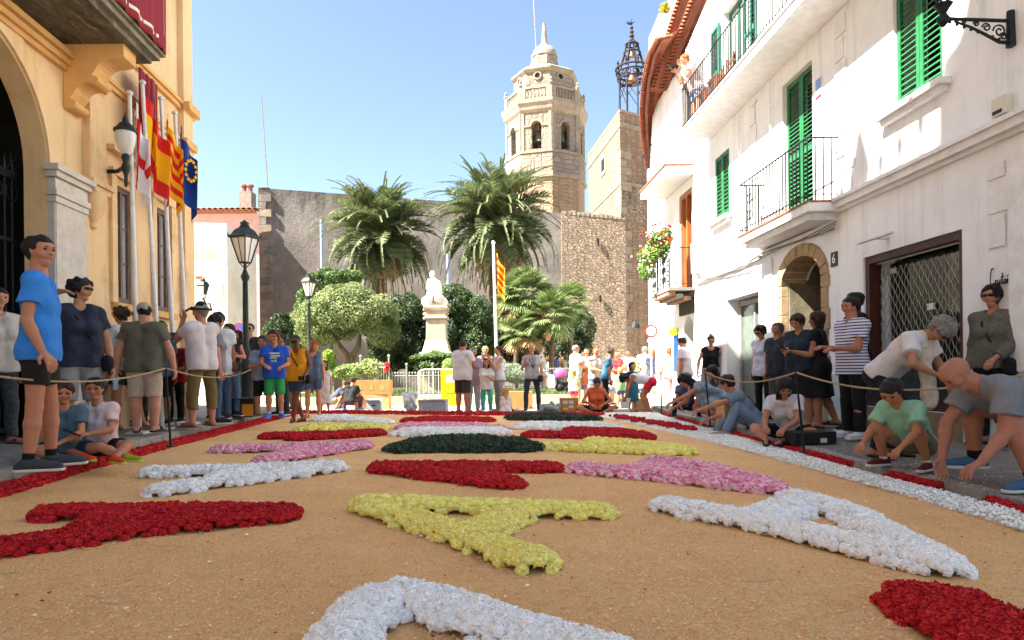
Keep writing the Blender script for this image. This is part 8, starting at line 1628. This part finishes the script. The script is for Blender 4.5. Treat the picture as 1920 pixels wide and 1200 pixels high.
J = person('woman in olive-grey long sleeved blouse and black trousers with dark glasses by the shop name', bypx(1862, 541, 1.64, .13), 1.64, 112, top=('long', F('olive_grey_blouse', '#4c4a42', '#5c5a50', sc=30), .022, .03), bot=('trousers', F('black_trousers', '#111113'), .02), hair=('curly', HBK, .1), specs=SUNG, det=3, female=True, skin='#a8745c', head=(6, 0, 0), armL=((-.2, .1, -1), (.2, .7, -.5)), armR=((.15, -.05, -1), (0, .4, -1)), shoes=('sandal', F('black_sandal', '#1d1a18')))
strapbag(J, F('black_bag', '#141416'), -1)
J = person('person in white and striped clothes taking a photo on the upper balcony', FR(15.0, 6.46, .42), 1.66, 95, top=('tee', F('white_pink_tee', '#d8cfd0', '#c99a9c', sc=3), .024, .05), bot=('shorts', F('pale_blue_shorts', '#7f93b5'), .02), hair=('short', HR, .05), det=1, female=True, skin='#c08a72', head=(0, 30, 0), armL=((-.1, .5, -.9), (.1, .55, 1)), armR=((.1, .5, -.9), (-.1, .55, 1)), lean=20)
held(J, 1, 'camera', 'small black camera held by the person on the upper balcony')

# ------------------------------------------------------------------ ROPES, BOXES, SIGNS, MONUMENT
m_rope = mat('rope', '#b9a684', '#8f7d5e', sc=60, rough=.9, bump=.6, bsc=120)
def stanchion(label, px, yb, yt, z0):
 b = gnd(px[1], yb, z0); T_ = at(px[0], yt, b.y); t = thing('rope_post', label, 'post', b, 'thin iron posts holding the rope'); MB().tube([b, T_], [.013, .011], 7).lathe([(.012, 0), (.022, .012), (.012, .025)], T_, 8).build('rod', m_iron, t); MB().lathe([(.05, 0), (.045, .012), (.014, .02)], b, 12).build('foot', m_iron, t); return T_
a1 = stanchion('thin black rope post in front of the boy in red', (311, 320), 838, 690, .15); a2 = stanchion('thin black rope post right of the big lamp post', (476, 482), 781, 690, .15); a3 = stanchion('thin rope post beside the squatting children', (562, 564), 768, 694, .15)
c1 = stanchion('thin black rope post among the women in front of the arch', (1492, 1508), 848, 698, .085); c2 = stanchion('thin rope post beside the woman with the hair bun', (1322, 1332), 800, 697, .085); c3 = stanchion('thin rope post at the far right end of the carpet', (1238, 1241), 775, 699, .05)
def rope(label, ctrl, n=14):
 P = []
 for a, b, sag in ctrl:
  for i in range(n + 1): t = i / n; p = a + (b - a) * t; P.append(Vector((p.x, p.y, p.z - sag * 4 * t * (1 - t))))
 t = thing('rope', label, 'rope', P[0]); mb = MB(); mb.tube(P, .0085, 7); mb.build('strand', m_rope, t, smooth=True)
L0 = at(-40, 700, 4.6)
rope('pale rope sagging along the left pavement in front of the crowd', [(L0, a1, .1), (a1, a2, .14), (a2, a3, .18)])
mid = at(1700, 716, 5.6); R0 = at(1960, 694, 4.5)
rope('pale rope running along the right pavement past the bald man', [(c3, c2, .2), (c2, c1, .13), (c1, R0, .16)])
m_card = mat('cardboard', '#b07f4c', '#a07242', sc=5, rough=.9); m_card2 = mat('light_cardboard', '#c39a68', '#b58c5a', sc=5, rough=.9); m_wbox = mat('white_box', '#b9bcc4', '#aab0ba', sc=3, rough=.7)
def box(name, label, c, w, d, h, m, rz=0, open_=False, cat='box', flaps=0, extra=None):
 t = thing(name, label, cat, c); ca, sa = math.cos(rz), math.sin(rz); X = lambda x, y, z: Vector(c) + Vector((x * ca - y * sa, x * sa + y * ca, z)); mb = MB(); q = .008
 def bb(mb, x0, x1, y0, y1, z0, z1): return mb.hexa([X(x0, y0, z0), X(x1, y0, z0), X(x1, y1, z0), X(x0, y1, z0), X(x0, y0, z1), X(x1, y0, z1), X(x1, y1, z1), X(x0, y1, z1)])
 for a in ((-w / 2, w / 2, -d / 2, -d / 2 + q), (-w / 2, w / 2, d / 2 - q, d / 2), (-w / 2, -w / 2 + q, -d / 2 + q, d / 2 - q), (w / 2 - q, w / 2, -d / 2 + q, d / 2 - q)): bb(MB(), *a, 0.001, h).build('side_panel', m, t)
 bb(MB(), -w / 2 + q, w / 2 - q, -d / 2 + q, d / 2 - q, .001, .01).build('bottom_panel', m, t)
 if not open_: bb(MB(), -w / 2, w / 2, -d / 2, d / 2, h + .001, h + .008).build('lid', m, t)
 else:
  for s in (-1, 1): mb2 = MB(); mb2.hexa([X(-w / 2, s * d / 2, h), X(w / 2, s * d / 2, h), X(w / 2 * .96, s * (d / 2 + .1), h + .04), X(-w / 2 * .96, s * (d / 2 + .1), h + .04), X(-w / 2, s * d / 2, h + .008), X(w / 2, s * d / 2, h + .008), X(w / 2 * .96, s * (d / 2 + .1), h + .048), X(-w / 2 * .96, s * (d / 2 + .1), h + .048)]); mb2.build('flap', m, t)
 if extra:
  for (nm, x0, x1, z0, z1, mm) in extra: bb(MB(), x0, x1, -d / 2 - .004, -d / 2 - .001, z0, z1).build(nm, mm, t)
 return t, X
m_blkp = mat('black_print', '#1b1b1d'); m_orp = mat('orange_print', '#d8922a'); m_paper = mat('label_paper', '#c9c8c4')
box('flower_box', 'open black and orange printed carton on the left pavement at the foot of the lamp', gnd(442, 783, .17) + Vector((0, .2, 0)), .62, .36, .3, mat('dark_carton', '#2b2a28', '#3a3632', sc=6), .12, True, extra=[('orange_panel', .08, .28, .03, .24, m_orp), ('label', -.28, -.2, .2, .27, m_paper), ('brown_panel', -.27, -.1, .06, .16, m_card)])
box('cardboard_box', 'long brown cardboard carton stacked on top behind the crouching boys', Vector((at(690, 748, 17.8).x, 17.8, .385)), 1.25, .5, .37, m_card, 0, extra=[('green_print', .38, .5, .1, .24, mat('faded_green_print', '#8a8a4a')), ('green_print', .1, .2, .12, .26, MATS['faded_green_print']), ('green_print', -.3, -.1, .12, .26, MATS['faded_green_print'])])
box('cardboard_box', 'bent brown carton under the long one', Vector((at(700, 748, 17.8).x, 17.8, 0)), .9, .5, .375, m_card2, .05)
box('white_box', 'small white carton with a dark handle hole beside the boy in black', gnd(699, 772, 0) + Vector((0, .2, 0)), .35, .4, .25, m_wbox, .1, True, extra=[('hand_hole', -.05, .05, .14, .17, m_blkp)])
box('white_box', 'long low white carton with faint blue lettering in front of the barrier', gnd(811, 774, 0) + Vector((0, .2, 0)), .66, .36, .26, m_wbox, -.08, True, extra=[('blue_print', -.22, .12, .08, .1, mat('faint_blue', '#8fa3c4')), ('blue_print', -.22, .12, .12, .135, MATS['faint_blue'])])
box('cardboard_box', 'brown carton with white and yellow labels left of the seated woman in orange', gnd(1068, 771, 0) + Vector((0, .2, 0)), .4, .34, .3, m_card, .1, extra=[('label', -.17, -.06, .17, .25, m_paper), ('label', -.03, .08, .17, .25, m_paper), ('label', -.03, .08, .07, .14, m_paper), ('yellow_label', -.17, -.06, .03, .08, mat('yellow_label', '#c9c22a'))])
box('cardboard_box', 'plain cardboard box behind the women in the centre', Vector((at(968, 752, 17.4).x, 17.4, 0)), .85, .4, .42, m_card, 0)
box('cardboard_box', 'low cardboard box behind the girl in the teal dress', gnd(1195, 768, 0) + Vector((.1, .2, 0)), .35, .3, .25, m_card2, 0)
box('grey_crate', 'shallow white-grey tray on the ground beside the seated woman in orange', gnd(1165, 775, 0), .34, .25, .08, m_wbox, 0)
box('cardboard_box', 'upright tan carton between the two women at the right kerb', gnd(1366, 803, .085) + Vector((0, .1, 0)), .2, .25, .36, m_card2, .2, True)
box('black_crate', 'black plastic crate with a white tag under the curly haired woman', gnd(1500, 832, .09) + Vector((.12, .05, 0)), .5, .3, .13, m_blkp, .15, extra=[('tag', .05, .13, .02, .07, m_paper)])
# plastic bags
t = thing('plastic_bag', 'crumpled translucent white plastic bag in front of the barrier', 'bag', gnd(768, 773, 0)); c = gnd(768, 773, 0); v, q = sculpt([((c.x, c.y + .1, .14), (c.x, c.y + .1, .3), .15, .17, .05), ((c.x - .08, c.y + .1, .35), (c.x + .12, c.y + .1, .45), .1, .05, .05), ((c.x - .12, c.y + .1, .4), (c.x - .13, c.y + .1, .46), .06, .02, .03)], .015, noise=(.03, 34, 1)); link('film', np_mesh('film', v - np.array(OFF[t.name]), q, mat('plastic_film', '#c9cbcd', '#b5b8ba', sc=8, rough=.25, spec=.6, bump=.8, bsc=18), smooth=True), t)
t = thing('plastic_bag', 'grey-green crumpled bag on the ground between the lone woman and the carton', 'bag', gnd(1030, 773, 0)); c = gnd(1030, 772, 0); v, q = sculpt([((c.x - .15, c.y + .1, .07), (c.x + .18, c.y + .1, .07), .1, .1, .05), ((c.x, c.y + .1, .12), (c.x + .05, c.y + .1, .16), .09, .06, .05)], .015, noise=(.03, 34, 2)); link('film', np_mesh('film', v - np.array(OFF[t.name]), q, mat('grey_film', '#8f9a98', '#6f7c7a', sc=8, rough=.35, bump=.8, bsc=18), smooth=True), t)
t = thing('white_bucket', 'white bucket hanging from the hand of the girl in the teal dress', 'bucket', gnd(1174, 765, 0)); c = at(1172, 757, 15); MB().lathe([(.08, -.1), (.12, .1), (.125, .1), (.125, .12), (.1, .12)], c, 16).build('pail', m_sign_white, t)
# crowd barrier with yellow panel
bt = thing('crowd_barrier', 'galvanised crowd barrier with a yellow and grey panel hung on it', 'barrier', (gnd(830, 757, 0).x, 17.3, 0)); x0, x1, Y = at(785, 700, 17.3).x, at(905, 700, 17.3).x, 17.3; zt2, zb2 = at(800, 693, 17.3).z, at(800, 741, 17.3).z
fr = MB().tube([(x0 + .02, Y, zb2), (x0, Y, zb2 + .1), (x0, Y, zt2 - .12), (x0 + .04, Y, zt2 - .03), (x0 + .14, Y, zt2), (x1, Y, zt2), (x1 + .05, Y, zt2 - .1), (x1 + .05, Y, zb2)], .02, 8).tube([(x0, Y, zb2), (x1 + .05, Y, zb2)], .018, 8); fr.build('frame', m_steel, bt)
k = 1
while x0 + k * .13 < x1: MB().tube([(x0 + k * .13, Y, zb2), (x0 + k * .13, Y, zt2)], .008, 6).build('bar', m_steel, bt); k += 1
for x in (x0 + .25, x1 - .25): MB().tube([(x, Y - .25, .01), (x, Y, zb2), (x, Y + .25, .01)], .018, 6).build('foot', m_steel, bt)
yx0, yx1 = at(826, 700, 17.2).x, at(858, 700, 17.2).x; MB().box((yx0, Y - .05, .08), (yx1 + .1, Y - .035, zt2 - .02)).build('yellow_panel', mat('panel_yellow', '#e8b40c', rough=.5), bt); MB().box((yx0 + .14, Y - .058, zt2 - .34), (yx1 + .1, Y - .051, zt2 - .14)).build('grey_panel', mat('panel_grey', '#a9a5ae', rough=.5), bt); MB().box((yx0 + .14, Y - .058, zt2 - .62), (yx1 + .1, Y - .051, zt2 - .34)).build('orange_panel', mat('panel_orange', '#e89a1c', rough=.5), bt)
# stroller
t = thing('stroller', 'dark stroller with a pink hood and white bag pushed through the plaza', 'stroller', at(1056, 740, 21)); c = Vector((at(1057, 700, 20.5).x, 20.5, 0)); P_ = mat('stroller_pink', '#d8488a');
for dx, dy in ((-.25, -.2), (.3, -.2), (-.25, .2), (.3, .2)): w_ = MB(); w_.tube([c + Vector((dx + .09 * math.cos(a), dy, .1 + .09 * math.sin(a))) for a in np.linspace(0, 6.28, 13)], .02, 5, False).tube([c + Vector((dx, dy - .02, .1)), c + Vector((dx, dy + .02, .1))], .02, 6); w_.build('wheel', m_blkp, t)
for dy in (-.2, .2): MB().tube([c + Vector((.3, dy, .1)), c + Vector((-.1, dy, .55)), c + Vector((-.4, dy, 1.0))], .015, 6).tube([c + Vector((-.25, dy, .1)), c + Vector((.2, dy, .6))], .015, 6).build('frame', m_iron, t)
v, q = sculpt([((c.x - .1, c.y, .45), (c.x + .2, c.y, .5), .16, .12, .05)], .025); link('seat', np_mesh('seat', v - np.array(OFF[t.name]), q, m_blkp, smooth=True), t); v, q = sculpt([((c.x - .12, c.y - .1, .85), (c.x - .12, c.y + .1, .85), .2, .2, .05)], .025, planes=[((c.x, 0, .8), (0.3, 0, -1))]); link('hood', np_mesh('hood', v - np.array(OFF[t.name]), q, P_, smooth=True), t); MB().box((c.x - .48, c.y - .15, .45), (c.x - .3, c.y + .15, .85)).build('hanging_bag', m_sign_white, t)
# no entry sign
t = thing('road_sign', 'round red rimmed white no-vehicles sign before the brick wall', 'sign', at(1221, 760, 19.4)); c = at(1221, 621, 19.4)
def disc(c, r, m, nm, t, y=0): MB().prism([Vector((c.x + r * math.cos(a), c.y - y, c.z + r * math.sin(a))) for a in np.linspace(0, 6.2832, 33)[:-1]], (0, .008, 0)).build(nm, m, t)
disc(c, .19, m_sign_red, 'rim', t); disc(c, .14, m_sign_white, 'face', t, .01); MB().tube([(c.x, c.y + .03, 0), (c.x, c.y + .03, c.z + .15)], .025, 8).build('pole', m_steel, t); MB().box((c.x - .12, c.y - .01, c.z - .32), (c.x + .12, c.y, c.z - .23)).build('sub_plate', m_sign_white, t)
t = thing('road_sign', 'blue and red no-parking sign partly hidden by the big lamp post', 'sign', at(448, 700, 26)); c = at(448, 617, 26); disc(c, .25, m_sign_red, 'rim', t); disc(c, .2, m_sign_blue, 'face', t, .01); d = Vector((.7, 0, -.7)); MB().hexa([c + Vector((x, -.022 + y, z)) for z, xs in ((-.15, (.11, .19)), (.15, (-.19, -.11))) for x, y in ((xs[0], 0), (xs[1], 0), (xs[1], .008), (xs[0], .008))]).build('red_bar', m_sign_red, t); MB().tube([(c.x, c.y + .03, 0), (c.x, c.y + .03, c.z + .2)], .03, 8).build('pole', m_steel, t)
# pole right: white flagpole with striped flag
b0 = at(933, 735, 23); t_ = at(925, 455, 23); o = thing('flagpole', 'tall white flagpole in the garden in front of the right palm', 'flagpole', (b0.x, 23, 0)); MB().tube([(b0.x, 23, 0), t_], [.06, .045], 12).build('pole', mat('white_pole', '#c6c2ba', rough=.4), o, smooth=True); MB().ball(t_, .07, 8).build('ball', m_steel, o)
flag('flag', 'yellow and red striped flag hanging limp from the white garden flagpole', t_ + Vector((.05, 0, -.35)), 1.15, .8, [m_fy, m_fr], lambda u, v: 1 if int(v * 9) % 2 else 0, None, (1, -.1), fold=.05, seed=8)
# monument
mo_ = thing('monument', 'stone monument with a white seated robed figure on a tall tapering pedestal', 'statue', (at(819, 700, 23.5).x, 23.5, 0)); D = 23.5; c = Vector((at(820, 700, D).x, D, 0)); Z = lambda y: at(819, y, D).z; m_ped = mat('pedestal_stone', '#b3a590', '#9c8e7a', sc=5, rough=.9, bump=.6, bsc=40, third='#857866', tsc=3); m_marb = mat('white_marble', '#d6d1c8', '#c2bcb0', sc=4, rough=.6, bump=.2)
w_ = lambda px: px / 2 * D / F_; r45 = math.pi / 4; k2_ = 2 ** .5
for nm, prof in (('plinth', [(w_(64), .2), (w_(60), Z(662)), (w_(50), Z(660)), (w_(37), Z(636))]), ('shaft', [(w_(37), Z(636) + .002), (w_(35), Z(600))]), ('upper_block', [(w_(40), Z(600) + .002), (w_(42), Z(597)), (w_(38), Z(594)), (w_(37), Z(586)), (w_(42), Z(583)), (w_(44), Z(578)), (w_(42), Z(574))])): MB().lathe([(r * k2_, z) for r, z in prof], c, 4, r45).build(nm, m_ped, mo_, bevel=.012)
for s in (-1, 1):
 for y in (582, 590, 598): MB().ball((c.x + s * w_(42), D - w_(30), Z(y)), .06, 8).build('carved_scroll', m_ped, mo_, smooth=True)
def q_(x, y, dy=0): p = at(x, y, D); return (p.x, D + dy, p.z)
pr = [(q_(804, 570), q_(830, 570), .2, .18, .05), (q_(802, 566, -.1), q_(820, 552, .1), .2, .16, .08), (q_(830, 566), q_(816, 550, .05), .18, .15, .08), (q_(808, 552, -.1), q_(812, 545, -.1), .14, .13, .05), (q_(816, 550, .02), q_(813, 528, .02), .17, .15, .06), (q_(806, 528, .02), q_(821, 530, .02), .1, .1, .05), (q_(804, 528), q_(803, 542, -.12), .07, .055, .03), (q_(803, 542, -.12), q_(813, 541, -.2), .055, .045, .03), (q_(823, 530), q_(826, 546, -.05), .075, .065, .03), (q_(826, 546, -.05), q_(816, 548, -.2), .06, .05, .03),
 (q_(812, 545, -.2), q_(808, 562, -.3), .12, .1, .06), (q_(822, 548, -.2), q_(822, 564, -.3), .12, .1, .06), (q_(808, 562, -.3), q_(806, 572, -.3), .1, .09, .05), (q_(812, 524), q_(811, 519), .055, .05, .03), (q_(810, 515, -.02), q_(811, 512, .02), .09, .095, .02), (q_(809, 518, -.06), q_(809, 519, -.07), .06, .05, .02)]
v, q = sculpt(pr, .028, noise=(.012, 22, 1)); link('seated_figure', np_mesh('seated_figure', v - np.array(OFF[mo_.name]), q, m_marb, smooth=True), mo_)
# small wall lantern on tower wall, dark hanging lamp
t = thing('wall_lamp', 'small dark lamp on the brick wall near the round sign', 'lamp', at(1191, 610, 40.5)); c = at(1191, 610, 40.5); MB().lathe([(.3, -.15), (.25, .05), (.06, .25), (.03, .4)], c, 10).tube([c + Vector((0, 0, .35)), c + Vector((0, .9, .4))], .04, 5).build('lamp_head', m_iron2, t)
# terrace furniture
m_fur = mat('brown_wicker', '#8a5b44', '#6e4636', sc=20, rough=.7)
for k, s in enumerate((13.6, 14.2)):
 t = thing('balcony_chair', 'wooden chair on the upper balcony, ' + ('nearer the shutters' if k == 0 else 'nearer the person with the camera'), 'chair', FR(s, 6.46, .4));
 for ds, dn in ((-.18, -.18), (.18, -.18), (-.18, .18), (.18, .18)): MB().fb(FR, s + ds - .02, s + ds + .02, 6.46, 6.9, .38 + dn - .02, .38 + dn + .02).build('leg', m_fur, t)
 MB().fb(FR, s - .2, s + .2, 6.9, 6.94, .17, .6).build('seat', m_fur, t)
 for q in range(3): MB().fb(FR, s - .2, s + .2, 7.0 + q * .13, 7.07 + q * .13, .16, .19).build('backrest_slat', m_fur, t)
 MB().fb(FR, s - .2, s - .17, 6.94, 7.4, .16, .19).fb(FR, s + .17, s + .2, 6.94, 7.4, .16, .19).build('backrest_post', m_fur, t)
